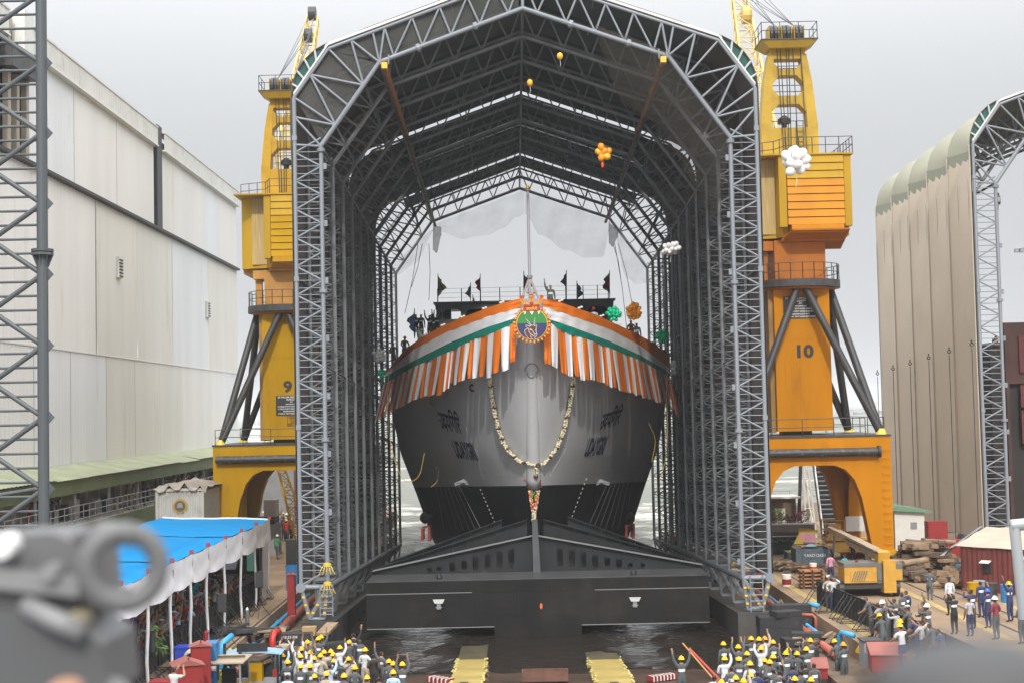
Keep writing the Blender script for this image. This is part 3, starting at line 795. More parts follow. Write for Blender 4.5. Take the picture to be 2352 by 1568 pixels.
# ropes and hoses that hang over the sides; stage wires on the underbody
yr = mat('yellow rope', (.70, .50, .06), .8)
for pts in ([(893, 860), (890, 930), (896, 1010), (915, 1080), (935, 1105), (962, 1092), (975, 1040)], [(1003, 1075), (1009, 1050), (1005, 1100), (990, 1118)], [(1533, 840), (1531, 900), (1533, 990), (1527, 1060), (1515, 1100)], [(1490, 970), (1505, 1010), (1497, 1060)]):
    Y = 93.0; b = MB(); b.path(spline([at(px, py, Y-.6 if 900 < px < 1525 else Y) for px, py in pts]), .022, 4); b.build('hanging_rope', yr, ship)
wl = mat('pale wire', (.20, .20, .21), .5)
b = MB()
for k in range(7):
    for s, xa, xb in ((-1, 1000+k*8, 1020+k*15), (1, 1452-k*9, 1434-k*15)):
        b.path([on_hull(xa+(xb-xa)*t, 1100+(110+2*k)*t, .03) for t in (0, .25, .5, .75, 1)], .012, 3)
b.build('stage_wire', wl, ship, kind='stuff')
b = MB()
for s, px, py in ((-1, 976, 1188), (1, 1447, 1188)):
    p = at(px, py, 99); b.ball(p, (.36, .6, .42), 8, 6); b.tube(p, p+Vector((-s*.7, 0, .3)), .2, 6)
b.build('fender', M['black'], ship, kind='stuff')
for s, px, py in ((-1, 978, 1222), (1, 1447, 1216)):
    b = MB(); Y = 99; p = [at(px-8, py+18, Y), at(px-8, py-8, Y), at(px+8, py-14, Y), at(px+8, py+20, Y)]
    b.path(p, .11, 6); b.path([q+Vector((0, 1.2, 0)) for q in p], .11, 6); b.tube(p[1], p[1]+Vector((0, 1.2, 0)), .1, 6)
    b.build('bilge_frame', mat('primer red', (.42, .07, .05), .6), ship)

# ---------------------------------------------------------------- bunting on the bow (three bands and a striped skirt)
B1L = [(885, 858), (898, 848), (950, 802), (1027, 762), (1117, 728), (1187, 708), (1200, 706)]
B2L = [(882, 866), (893, 860), (950, 828), (1030, 788), (1117, 752), (1177, 733), (1200, 728)]
B3L = [(878, 884), (888, 878), (950, 842), (1030, 808), (1093, 777), (1137, 763), (1180, 742), (1200, 735)]
BBL = [(876, 978), (880, 972), (910, 950), (940, 935), (972, 914), (1007, 907), (1027, 903), (1047, 881), (1073, 873), (1103, 868), (1123, 865), (1140, 858), (1160, 848), (1184, 828)]
B1R = [(1245, 704), (1255, 705), (1317, 727), (1400, 756), (1470, 793), (1530, 838), (1538, 846)]
B2R = [(1245, 728), (1267, 735), (1317, 752), (1400, 783), (1470, 815), (1533, 852), (1540, 862)]
B3R = [(1245, 738), (1267, 743), (1293, 762), (1367, 785), (1433, 812), (1483, 832), (1533, 863), (1542, 872)]
BBR = [(1250, 830), (1273, 845), (1292, 857), (1310, 865), (1337, 870), (1360, 876), (1387, 885), (1423, 898), (1463, 912), (1503, 925), (1533, 945), (1546, 962)]
sat = lambda n, c: mat(n, c, .42, 0, .05, 1.2, bump=.12, bscale=2.2, spec=.4)
SO, SW, SG = sat('saffron satin', (.80, .19, .012)), sat('white satin', (.80, .80, .82)), sat('green satin', (.004, .23, .17))
bunt = world_thing('bunting', 'orange, white and green bunting with striped skirt hung along the bow rail', 'bunting', (CX, 78, 13))
def cloth_pt(px, py, side, off):
    Y = yinv(px)-off-.14; p = at(px, py, Y)
    return p
def fold(px, t, a=1): return a*(.10*noise.noise((px*.045, t*1.3, 4))+.05*math.sin(px*.21+t))
for side, E, b1, b2, b3, x0, x1 in ((-1, EDGE_L, B1L, B2L, B3L, 884, 1196), (1, EDGE_R, B1R, B2R, B3R, 1247, 1539)):
    for nm, ca, cb, m in (('orange_band', E, b1, SO), ('white_band', b1, b2, SW), ('green_band', b2, b3, SG)):
        rows = []
        n = 90
        for i in range(n+1):
            px = x0+(x1-x0)*i/n; a, c = interp(ca, px), interp(cb, px); near = max(0, 1-abs(px-1222)/110)
            rows.append([cloth_pt(px, a+(c-a)*j/6, side, .32+fold(px, j*.3, .5)+near*.06*math.sin(j*2.1+(i*.25))) for j in range(7)])
        b = MB(); b.grid(rows); b.build(nm, m, bunt, smooth=True, fix=False)
def strips(seq, top, bot, first):
    """seq: boundaries of the stripes along the green band's lower edge"""
    col = first
    for k in range(len(seq)-1):
        a, c = seq[k], seq[k+1]
        rows = []; w_ = c-a; px = (a+c)/2; n = 8
        dx = (px-1222)*.012; jit = rnd.uniform(-.004, .006)*60
        yt = [interp(top, a), interp(top, c)]; yb = interp(bot, px)+rnd.uniform(-4, 4)
        sh = rnd.uniform(-2.5, 2.5)
        for j in range(n+1):
            t = j/n; nar = 1.02-.24*t**1.8 if abs(px-1222) < 200 else 1.06-.12*t**1.5
            r = []
            for i in range(5):
                u = i/4; xx = px+(u-.5)*w_*nar+dx*t*5*(1 if abs(px-1222) > 60 else .1)+sh*t*t
                yy = (yt[0]+(yt[1]-yt[0])*u)*(1-t)+(yb+(yt[1]-yt[0])*(u-.5)*.6)*t
                r.append(cloth_pt(xx, yy, 0, .30+.10*math.sin(u*math.pi+k)+.14*t*noise.noise((px*.1, t*1.4, 2))+.10*math.sin(u*6.3)*t))
            rows.append(r)
        b = MB(); b.grid(rows); so = b.build('streamer', (SO, SW)[col], bunt, smooth=True, fix=False)
        if w_ > 9:
            b = MB(); b.grid([[p_+Vector((0, -.025, 0)) for p_ in (rows[-1][i].lerp(rows[-2][i], .75) for i in range(5))], [p_+Vector((0, -.025, -.02)) for p_ in rows[-1]]]); b.build('hem', (SO, SW)[col], so, fix=False)
        col ^= 1
strips([880, 885, 890, 895, 901, 907, 913, 920, 926, 932, 938, 946, 952, 960, 966, 976, 984, 993, 1004, 1013, 1027, 1033, 1038, 1043, 1049, 1058, 1068, 1079, 1090, 1105, 1120, 1134, 1152, 1171, 1186], B3L, BBL, 1)
strips([1248, 1266, 1282, 1298, 1312, 1324, 1337, 1349, 1362, 1374, 1382, 1391, 1399, 1407, 1416, 1430, 1438, 1446, 1452, 1460, 1466, 1473, 1479, 1487, 1494, 1501, 1507, 1512, 1518, 1523, 1527, 1534, 1538, 1543], B3R, BBR, 0)
b = MB()
for px in (905, 935, 975, 1015, 1060, 1110, 1150, 1285, 1330, 1380, 1420, 1460, 1500):   # white cord knots along the rail
    E = EDGE_L if px < 1222 else EDGE_R; p = at(px, interp(E, px)-2, yinv(px)-.3)
    b.ball(p, (.09, .05, .06), 6, 4); b.ball(p+Vector((.14, 0, .05)), (.08, .05, .06), 6, 4)
b.build('cord_knot', M['white'], bunt, kind='stuff')

# ---------------------------------------------------------------- ship's crest
cc = at(1222, 744, 76.3); cr = world_thing('ship_crest', 'round crest with antelope head, gold petals and crown on the bow', 'crest', tuple(cc))
s_ = 76.3/FPX                                  # metres per picture pixel at the crest
def C(u, v, d=0): return Vector((cc.x+u*s_, cc.y-d, cc.z+v*s_))   # u right, v up in picture pixels of the crest
gold, goldd = mat('crest gold', (.75, .36, .03), .45), mat('crest red brown', (.33, .05, .015), .5)
def disc(Rr, d0, d1, n=48): return [C(Rr*math.cos(2*math.pi*k/n), Rr*math.sin(2*math.pi*k/n), d0) for k in range(n)]
b = MB(); b.prism(disc(38.5, 0, 0), (0, .06, 0)); b.build('backing_disc', goldd, cr)
b = MB(); b.prism(disc(36.2, .02, 0), (0, .03, 0)); b.build('rim', mat('crest rim yellow', (.8, .48, .02), .4), cr)
for i, (nm, c, lo, hi) in enumerate((('field_blue', (.03, .03, .12), -90, 1.5), ('field_green', (.03, .22, .04), 1.5, 90))):
    pts = []
    for k in range(97):
        a = 2*math.pi*k/96; u, v = 34.5*math.cos(a), 34.5*math.sin(a)
        if lo <= v <= hi: pts.append((u, v))
    if i == 1: pts = [(34.46, 1.5)]+pts+[(-34.46, 1.5)]
    else: pts = sorted(pts, key=lambda q: math.atan2(q[1]-1.6, q[0])); pts = [(-34.46, 1.5)]+pts+[(34.46, 1.5)]
    b = MB(); b.prism([C(u, v, .045) for u, v in pts], (0, .02, 0)); b.build(nm, mat('crest '+nm, c, .45), cr)
for u, hw_, dp in ((-16, 3.5, 9), (0, 6, 10), (16, 3.5, 9)):
    tt = 30.5 if u == 0 else 30
    b = MB(); b.prism([C(u-hw_, tt, .055), C(u+hw_, tt, .055), C(u, tt-dp, .055)], (0, .02, 0)); b.build('snow_peak', M['white'], cr)
for k in range(28):
    a = 2*math.pi*(k+.5)/28
    if 1.05 < a < 2.09: continue
    e = Vector((math.cos(a), 0, math.sin(a))); t_ = Vector((-e.z, 0, e.x)); 
    def pt(r, w_, d): return cc+(e*r+t_*w_)*s_+Vector((0, -d, 0))
    b = MB(); r1 = 47 if k % 2 else 44.5
    b.prism([pt(36.5, 1.2, .01), pt(39.5, 3.2, .01), pt(43, 2.2, .01), pt(r1, 0, .01), pt(43, -2.2, .01), pt(39.5, -3.2, .01), pt(36.5, -1.2, .01)], (0, .03, 0), 0)
    b.prism([pt(37.5, .8, .03), pt(40, 2.1, .03), pt(42.6, 1.3, .03), pt(r1-1.6, 0, .03), pt(42.6, -1.3, .03), pt(40, -2.1, .03), pt(37.5, -.8, .03)], (0, .03, 0), 1)
    b.build('petal', [goldd, gold], cr)
# antelope head: brown silhouette on a white outline (traced in crest pixels)
Q = lambda x, y: ((x-858)*.0916, (905-y)*.0916)
head = [(700, 930), (745, 945), (790, 975), (835, 945), (880, 940), (925, 965), (975, 930), (955, 1010), (950, 1100), (968, 1160), (965, 1205), (935, 1235), (915, 1250), (925, 1290), (870, 1290), (840, 1255), (800, 1275), (750, 1250), (720, 1200), (690, 1160), (672, 1080), (690, 1045), (740, 1030), (760, 1000), (715, 980)]
def offset_poly(P_, d):
    c = [sum(p[i] for p in P_)/len(P_) for i in (0, 1)]
    n = len(P_); r = []
    for i in range(n):
        a, p, q = P_[i-1], P_[i], P_[(i+1) % n]
        t = Vector((q[0]-a[0], q[1]-a[1])); t.normalize(); nn = Vector((t.y, -t.x)); r.append((p[0]+nn.x*d, p[1]+nn.y*d))
    return r
hp = [Q(*p) for p in head]
b = MB(); b.prism([C(u, v, .06) for u, v in offset_poly(hp, -.9)], (0, .02, 0)); b.build('head_outline', M['white'], cr)
b = MB(); b.prism([C(u, v, .068) for u, v in hp], (0, .02, 0)); b.build('antelope_head', mat('crest brown', (.11, .035, .025), .5), cr)
b = MB()
for ln in ([(770, 1010), (775, 1085), (800, 1140), (850, 1180), (895, 1215), (935, 1225)], [(845, 1050), (880, 1100), (915, 1165), (925, 1185)], [(800, 1040), (825, 1062), (850, 1055), (825, 1035), (800, 1040)], [(825, 1185), (812, 1215), (835, 1240)], [(935, 1050), (948, 1075)], [(915, 1185), (935, 1165), (960, 1165)]):
    b.path([C(*Q(*p), .074) for p in ln], .016, 4)
b.build('head_line', M['white'], cr)
for base, tip, w0 in (((825, 945), (665, 715), 5.0), ((912, 950), (935, 700), 4.0)):
    bu, tu = Vector(Q(*base)), Vector(Q(*tip)); t = (tu-bu).normalized(); nn = Vector((t.y, -t.x)); Ln = (tu-bu).length
    b = MB(); b.prism([C(*(bu+nn*w0/2), .06), C(*(bu-nn*w0/2), .06), C(*tu, .06)][::1], (0, .02, 0)); b.build('horn', M['white'], cr)
    for k in range(6):
        a0, a1 = .04+k*.15, .15+k*.15; w1, w2 = w0*(1-a0)*.36, w0*(1-a1)*.36
        b = MB(); b.prism([C(*(bu+t*Ln*a0+nn*w1), .066), C(*(bu+t*Ln*(a0+.05)-nn*w1), .066), C(*(bu+t*Ln*(a1+.04)-nn*w2), .066), C(*(bu+t*Ln*a1+nn*w2), .066)], (0, .02, 0)); b.build('horn_band', MATS['crest brown'], cr)
# crown with name scroll
b = MB(); b.prism([C(-18, 29, .07), C(18, 29, .07), C(18.5, 40.5, .07), C(-18.5, 40.5, .07)], (0, .04, 0)); b.build('name_scroll', mat('scroll red', (.42, .02, .015), .5), cr)
lettering('उदयिगरी', 8*s_, gold, cr, Matrix.Translation(Vector((0, -.08, 34.6*s_))) @ Matrix.Rotation(R(90), 4, 'X'), .01, 'scroll_lettering')
b = MB(); b.prism([C(-19.5, 40.5, .05), C(19.5, 40.5, .05), C(21, 52, .05), C(12, 49.8, .05), C(0, 49, .05), C(-12, 49.8, .05), C(-21, 52, .05)], (0, .05, 0)); b.build('crown_band', mat('crown gold', (.62, .28, .03), .4), cr)
b = MB(); b.path([C(-18, 44.2, .07), C(0, 42.3, .07), C(18, 44.2, .07)], .03, 4); b.path([C(-19, 41.4, .07), C(19, 41.4, .07)], .03, 4); b.build('crown_line', goldd, cr)
b = MB(); b.ball(C(0, 47.2, .06), (.11, .03, .1), 10, 6); b.build('crown_jewel', goldd, cr)
for u, tilt, hh in ((-20, -.28, 16), (0, 0, 19), (20, .28, 16)):
    c0 = Vector((u, 50)); e = Vector((math.sin(tilt), math.cos(tilt))); f_ = Vector((e.y, -e.x))
    b = MB(); b.prism([C(*(c0-f_*3), .05), C(*(c0+f_*3), .05), C(*(c0+f_*5+e*6), .05), C(*(c0+f_*4+e*10), .05), C(*(c0+f_*4.5+e*hh), .05), C(*(c0-f_*4.5+e*hh), .05), C(*(c0-f_*4+e*10), .05), C(*(c0-f_*5+e*6), .05)], (0, .04, 0)); b.build('crown_sail', mat('sail orange', (.70, .25, .02), .45), cr)
    b = MB(); b.path([C(*(c0-f_*4+e*11), .06), C(*(c0+f_*4+e*11), .06)], .022, 4); b.path([C(*(c0+e*4), .06), C(*(c0+e*9), .06)], .022, 4); b.path([C(*(c0-f_*4.2+e*(hh-1.5)), .06), C(*(c0+f_*4.2+e*(hh-1.5)), .06)], .03, 4); b.build('sail_line', MATS['scroll red'], cr)

# ---------------------------------------------------------------- flower garlands
gwhite = mat('garland cream', (.70, .66, .45), .8, 0, .15, 8); gdark = mat('garland maroon', (.12, .02, .02), .8)
gar = world_thing('garland', 'long cream flower garland with maroon rings looped below the bow bunting', 'garland', tuple(at(1230, 1080, 82)))
GL = [(1131, 862), (1134, 895), (1141, 940), (1150, 980), (1162, 1015), (1178, 1040), (1200, 1058), (1229, 1069)]
GR = [(1312, 862), (1307, 900), (1299, 945), (1288, 990), (1274, 1025), (1257, 1050), (1243, 1063), (1230, 1069)]
GB = [(1230, 1069), (1231, 1098)]
petal = MB(); petal.ball((0, 0, 0), (1, 1, 1), 6, 4); pm = petal.mesh('blossom', gwhite)
def garland(root, paths, step, rad, ringev):
    q = Vector(ABS[root.name]); n = 0; b = MB()
    for P_ in paths:
        pts = []
        for (a, c), (d, e) in zip(P_, P_[1:]):
            L_ = math.hypot(d-a, e-c); k = max(1, int(L_/step))
            for i in range(k): pts.append((a+(d-a)*i/k, c+(e-c)*i/k))
        for i, (px, py) in enumerate(pts):
            p = on_hull(px, py, .16)
            if abs(p.x-CX) < .5: p = at(px, py, min(p.y, stem_y(p)-.12))
            if i % ringev == 0:
                r = MB(); r.ball(p, (rad*1.25, rad*1.1, rad*.75), 10, 6); r.build('dark_ring', gdark, root)
            else:
                for j in range(7):
                    a = rnd.uniform(0, 6.28); b.ball(p+Vector((rad*.75*math.cos(a), rad*.7*math.sin(a), rnd.uniform(-.06, .06))), rad*rnd.uniform(.35, .5), 6, 4)
    b.build('blossom', gwhite, root, kind='stuff')
garland(gar, [GL, GR, GB], 3.4, .115, 7)
gar2 = world_thing('garland', 'short flower garland with green leaves and cream tassel hung on the stem', 'garland', tuple(at(1225, 1200, 81)))
mix = [mat('garland pink', (.55, .12, .14), .8), mat('garland orange', (.7, .25, .03), .8), gwhite]
def tube_g(pts, rad, name, mats):
    b = MB()
    for k, (px, py) in enumerate(pts):
        p = at(px, py, 80.9)
        for j in range(5): a = rnd.uniform(0, 6.28); b.ball(p+Vector((rad*.7*math.cos(a), rad*.6*math.sin(a)-.1, rnd.uniform(-.05, .05))), rad*rnd.uniform(.4, .6), 6, 4, rnd.randrange(len(mats)))
    b.build(name, mats, gar2, kind='stuff')
tube_g([(1217+k*.55, 1128+k*3.1) for k in range(16)]+[(1236-k*.5, 1128+k*3.1) for k in range(16)], .10, 'blossom', mix)
tube_g([(1226, 1178+k*2.5) for k in range(8)], .12, 'tassel', [gwhite])
b = MB()
for k in range(9):
    p = at(1216+k*2.4, 1124+(k % 3)*5, 80.8); d = Vector((rnd.uniform(-.2, .2), -.06, -.35)); b.add([p, p+d*.5+Vector((.05, 0, 0)), p+d, p+d*.5-Vector((.05, 0, 0))], [(0, 1, 2, 3)])
b.build('leaf', mat('garland leaf', (.07, .16, .03), .6), gar2, kind='stuff')
# ---------------------------------------------------------------- launching cradle under the bow
cb = mat('cradle black', (.0115, .0112, .011), .7, 0, .4, .5, (.034, .028, .022), .45, .35, bump=.05, bscale=1.5, spec=.2)
cb2 = mat('cradle dark grey', (.019, .0205, .0225), .6, 0, .25, .6, (.032, .03, .027), .2, .5, spec=.25)
crd = world_thing('launching_cradle', 'huge black steel launching cradle carrying the bow above the slip water', 'cradle', (1.1, 76, -1))
YF = 74.0
pl, pr = at(842, 1443, YF), at(1629, 1428, YF); xl, xr = at(842, 1380, YF).x, at(1629, 1370, YF).x
zt0 = at(1235, 1329, YF).z; zb0 = at(1235, 1436, YF).z
# front box in plates, so that the seams are real grooves
xs_ = [xl, xl+.44*(xr-xl)*.5, -2.25, 1.1-.9, 1.1+2.3, xr-.40*(xr-xl)*.5, xr]
xs_ = [xl, -5.0, -2.35, 0.05, 1.75, 4.0, 6.9, xr]
for a, c in zip(xs_, xs_[1:]):
    b = MB(); b.b2((a+.008, YF, zb0), (c-.008, YF+.3, zt0-.62)); b.build('front_plate', cb, crd)
    b = MB(); b.b2((a+.008, YF+(0 if a < -2 or a > 3 else -.001), zt0-.605), (c-.008, YF+.3, zt0)); b.build('front_plate', cb, crd)
b = MB(); b.b2((xl+.02, YF+.04, zb0+.02), (xr-.02, YF+4.2, zt0-.03)); b.build('box_body', cb2, crd)
b = MB(); b.b2((xl, YF-.01, zt0), (xr, YF+3.3, zt0+.035)); b.build('top_ledge', mat('ledge grey', (.07, .071, .074), .45, 0, .3, 1.2, (.06, .055, .05), .3, .8), crd)
for z, x0, x1 in ((zt0-.61, xl, -2.35), (zt0-.61, 4.0, xr)):
    b = MB(); b.b2((x0, YF-.012, z-.018), (x1, YF-.001, z+.018)); b.build('weld_bead', mat('bare edge', (.22, .22, .22), .4), crd)
b = MB(); b.b2((xl, YF-.02, zb0-.02), (xr, YF+.1, zb0+.02)); b.build('bottom_edge', MATS['bare edge'], crd)
mx0, mx1 = at(1136, 1460, YF).x, at(1337, 1455, YF).x; zm = at(1236, 1464, YF).z
b = MB(); b.b2((mx0, YF-.03, zm), (mx1, YF+4, zb0+.55)); b.build('keel_block', cb, crd)
for x in (xl-.06, xr+.06):
    b = MB(); b.b2((x-.1, YF+.1, zt0-.35), (x+.1, YF+.4, zt0-.1)); b.build('lug', cb2, crd)
def floodlight(x, z):
    b = MB(); b.prism([(x-.3, YF-.2, z+.2), (x+.3, YF-.2, z+.2), (x+.2, YF-.2, z), (x-.2, YF-.2, z)], (0, .16, 0), 0); b.b2((x-.1, YF-.16, z-.3), (x+.1, YF-.03, z), 1); b.b2((x-.16, YF-.1, z-.24), (x+.16, YF-.05, z-.18), 1)
    b.build('floodlight', [mat('lamp casing', (.55, .55, .52), .4), M['grey']], crd)
q = at(1008, 1384, YF); floodlight(q.x, q.z)
q = at(1458, 1379, YF); floodlight(q.x, q.z)
for px, py in ((1009, 1327), (1455, 1317)):
    q = at(px, py, YF+.6); b = MB(); b.ball((q.x, YF+.6, zt0+.12), (.17, .17, .22), 10, 6); b.build('bollard', M['black'], crd)
q = at(1243, 1391, YF); b = MB(); b.ball((q.x, YF-.02, q.z), (.07, .02, .16), 6, 5); b.build('paint_splash', mat('orange splash', (.75, .14, .02), .6), crd)
# gable shaped bulkheads, cut out with manholes
import mathutils.geometry as mg
def gable(name, top, base, Y, holes, th=.12, m=cb2):
    """outline in picture pixels at distance Y; holes (cx, cy, rx, ry)"""
    pts = [at(px, py, Y) for px, py in top]+[at(px, py, Y) for px, py in base]
    loops = [[(p.x, p.z) for p in pts]]
    for cx, cy, rx, ry in holes:
        c = at(cx, cy, Y); s = Y/FPX; lp = []
        for k in range(16):
            a = -2*math.pi*k/16; ex, ez = rx*s*math.cos(a), rx*s*math.sin(a)
            ez += math.copysign((ry-rx)*s, math.sin(a)) if ry > rx and abs(math.sin(a)) > 1e-6 else 0
            lp.append((c.x+ex, c.z+ez))
        loops.append(lp)
    co = []; ed = []
    for lp in loops:
        k = len(co); co += [Vector(p) for p in lp]; ed += [(k+i, k+(i+1) % len(lp)) for i in range(len(lp))]
    r = mg.delaunay_2d_cdt(co, ed, [], 1, 1e-5)
    vs, fs = r[0], r[2]
    def inside(x, z, lp):
        c = False; j = len(lp)-1
        for i in range(len(lp)):
            if (lp[i][1] > z) != (lp[j][1] > z) and x < (lp[j][0]-lp[i][0])*(z-lp[i][1])/(lp[j][1]-lp[i][1])+lp[i][0]: c = not c
            j = i
        return c
    keep = []
    for f in fs:
        cx = sum(vs[i].x for i in f)/3; cz = sum(vs[i].y for i in f)/3
        if inside(cx, cz, loops[0]) and not any(inside(cx, cz, lp) for lp in loops[1:]): keep.append(tuple(f))
    b = MB(); b.add([(v.x, Y, v.y) for v in vs], keep); b.add([(v.x, Y+th, v.y) for v in vs], [tuple(reversed(f)) for f in keep])
    for lp in loops:
        n = len(lp); b.add([(x, Y, z) for x, z in lp]+[(x, Y+th, z) for x, z in lp], [(i, (i+1) % n, n+(i+1) % n, n+i) for i in range(n)])
    return b.build(name, m, crd, fix=False)
hl = [(986, 1307, 6, 6), (1008, 1306, 6, 6), (1039, 1301, 7, 11), (1066, 1297, 7, 11), (1092, 1291, 7, 19), (1120, 1288, 7, 20), (1147, 1282, 7, 22), (1174, 1281, 7, 22)]
hr = [(1286, 1278, 7, 22), (1313, 1278, 7, 22), (1340, 1282, 7, 20), (1367, 1285, 7, 19), (1395, 1289, 7, 11), (1422, 1292, 7, 11), (1448, 1297, 6, 6), (1476, 1297, 6, 6)]
gable('bulkhead', [(855, 1327), (855, 1312), (1225, 1231), (1233, 1231), (1612, 1297)], [(1612, 1314), (1235, 1326)], YF+3.2, hl+hr)
b = MB(); b.b2((xl+.3, YF+4.0, zt0-.02), (xr-.3, YF+4.05, zt0+1.9)); 
b = MB(); b.grid([[at(860, 1322, YF+4.2), at(1230, 1235, YF+4.2), at(1608, 1310, YF+4.2)], [at(860, 1330, YF+4.2)-Vector((0, 0, .3)), at(1230, 1332, YF+4.2), at(1608, 1318, YF+4.2)]]); b.build('inner_web', M['black'], crd)
# flange rails along the sloping edges and the taller ribbed webs behind
def sloped(y0, l0, l1, r0, r1, Y, name, hgt, ribs, hol=[]):
    for A, B_ in ((l0, l1), (r1, r0)):
        a, c = at(*A, Y), at(*B_, Y)
        b = MB(); b.prism([a, c, c-Vector((0, 0, hgt)), a-Vector((0, 0, hgt))], (0, .1, 0)); b.build(name, cb2, crd)
        b = MB(); b.prism([a+Vector((0, -.22, 0)), c+Vector((0, -.22, 0)), c+Vector((0, .25, 0)), a+Vector((0, .25, 0))], (0, 0, .05)); b.build('flange', MATS['bare edge'] if Y < 77.5 else cb2, crd)
        for k in range(1, ribs):
            p = a.lerp(c, k/ribs); b = MB(); b.b2((p.x-.03, Y-.16, p.z-hgt+.1), (p.x+.03, Y, p.z)); b.build('stiffener', cb2, crd)
sloped(0, (856, 1311), (1224, 1230), (1612, 1296), (1234, 1230), YF+3.18, 'edge_strip', .16, 2)
sloped(0, (868, 1305), (1210, 1194), (1602, 1290), (1248, 1193), YF+4.6, 'ribbed_web', 1.35, 10)
sloped(0, (898, 1290), (1153, 1194), (1575, 1284), (1304, 1187), YF+6.4, 'rear_web', 1.9, 7)
# centre post in front of the stem
a, c = at(1228, 1192, YF+2.9), at(1233, 1310, YF+2.9)
b = MB(); hw = .2
b.prism([(a.x-hw*.7, YF+2.75, a.z), (a.x+hw*.7, YF+2.75, a.z), (c.x+hw, YF+2.75, c.z), (c.x+hw*.5, YF+2.75, c.z-.3), (c.x-hw*.5, YF+2.75, c.z-.3), (c.x-hw, YF+2.75, c.z)], (0, .35, 0)); b.build('centre_post', mat('post grey', (.075, .08, .09), .45, 0, .2, 1), crd)
b = MB(); b.b2((c.x-.1, YF+2.8, zt0+.04), (c.x+.1, YF+3.0, c.z-.25)); b.build('post_foot', cb2, crd)

# ---------------------------------------------------------------- ground ways
wayt = mat('greased way top', (.36, .27, .08), .55, 0, .2, .8, (.45, .40, .2), .35, .7, bump=.4, bscale=12)
for lab, pts in (('left launching way topped with yellow tallow grease', ((1034, 1568), (1108, 1568))), ('right launching way topped with yellow tallow grease', ((1372, 1568), (1456, 1568)))):
    pa, pb = at(pts[0][0], 1568, 58.5), at(pts[1][0], 1568, 58.5); x0, x1 = pa.x, pb.x
    xe = .9+(x0-.9)*1.03; w_ = world_thing('launching_way', lab, 'launching way', ((x0+x1)/2, 60, -1.5))
    zt_ = lambda y: pa.z-.046*(y-58.5)
    n = 10
    for k in range(n):                               # timber baulks of the way, one after another
        y0, y1 = 54+k*3.0, 54+(k+1)*3.0-.03
        b = MB(); b.hexa([(x0, y0, zt_(y0)-.5), (x1, y0, zt_(y0)-.5), (x1, y1, zt_(y1)-.5), (x0, y1, zt_(y1)-.5), (x0, y0, zt_(y0)), (x1, y0, zt_(y0)), (x1, y1, zt_(y1)), (x0, y1, zt_(y1))])
        b.build('way_baulk', wayt if y0 < 66 else mat('wet way', (.10, .085, .05), .35, 0, .3, 1), w_)
        b = MB(); b.hexa([(x0+.15, y0, zt_(y0)-2.2), (x1-.15, y0, zt_(y0)-2.2), (x1-.15, y1, zt_(y1)-2.2), (x0+.15, y1, zt_(y1)-2.2), (x0+.15, y0, zt_(y0)-.52), (x1-.15, y0, zt_(y0)-.52), (x1-.15, y1, zt_(y1)-.52), (x0+.15, y1, zt_(y1)-.52)])
        b.build('way_bearer', M['wood'], w_)
    g = MB()
    for k in range(240):
        y = rnd.uniform(55, 66.5); s = rnd.choice((x0, x1)); r = rnd.uniform(.03, .075)
        g.ball((s+rnd.uniform(-.08, .08), y, zt_(y)+rnd.uniform(-.15, .04)), (r, r*2.4, r*.7), 6, 4)
    g.build('grease_ridge', mat('tallow grease', (.46, .38, .13), .5, 0, .15, 6), w_, kind='stuff')
    b = MB(); b.b2(((x0+x1)/2-.25, 57.9, zt_(57.9)), ((x0+x1)/2+.1, 58.3, zt_(57.9)+.06)); b.build('stop_plate', M['blacksteel'], w_)
    for k in range(9):
        y = 55+k*1.3
        for s, x in ((-1, x0), (1, x1)):
            bar('shore', (x+s*.7, y, zt_(y)-1.2), (x+s*.05, y, zt_(y)-.25), .07, M['wood'], w_, 6)
# things lying between and beside the ways
def junk_box(name, lab, cat, px, py, Y, d, m, rz=0, slats=0, sm=None):
    p = at(px, py, Y)
    t = thing(name, lab, cat, p, rz)
    b = MB(); b.box((0, 0, d[2]/2), d); b.build('body', m, t)
    for k in range(slats):
        b = MB(); b.box((0, -d[1]/2-.01, d[2]*(k+.5)/slats), (d[0]*1.02, .04, d[2]*.55/slats)); b.build('slat', sm or m, t)
    return t
t = thing('steel_box', 'rusty open steel box between the two launching ways', 'box', at(1252, 1560, 60.5))
rb = mat('rusty box steel', (.13, .06, .04), .7, 0, .3, 3)
for c, d in (((0, -.4, .2), (1.9, .05, .4)), ((0, .4, .2), (1.9, .05, .4)), ((-.95, 0, .2), (.05, .8, .4)), ((.95, 0, .2), (.05, .8, .4)), ((0, 0, .02), (1.9, .8, .04)), ((0, 0, .25), (.05, .78, .3))):
    b = MB(); b.box(c, d); b.build('panel', rb, t)
def slat_block(lab, px, py, Y, n, rz):
    t = thing('slatted_block', lab, 'block', at(px, py, Y), rz)
    for k in range(n):
        b = MB(); b.box((-.6+1.2*k/(n-1), 0, .11), (.05, .4, .22)); b.build('slat', M['offwhite'] if k % 2 else M['red'], t)
    b = MB(); b.box((0, 0, .08), (1.3, .34, .12)); b.build('core', M['red'], t)
slat_block('red and white slatted block right of the right launching way', 1520, 1560, 60.3, 15, .5)
slat_block('red and white slatted block left of the left launching way', 1012, 1566, 59.8, 11, 2.4)
b = MB(); pts = []
for k in range(9):
    for j in range(7): pts.append(0)
b.grid([[(.09*i, .07*j, .14*noise.noise((i*.5, j*.5, 3))+.16) for i in range(9)] for j in range(7)])
o = b.build('sack', mat('sackcloth', (.42, .34, .24), .9, 0, .2, 4), label='crumpled tan sack on the slip near the right launching way', cat='sack', smooth=True); o.location = at(1398, 1542, 62)-Vector((.3, .3, .2))
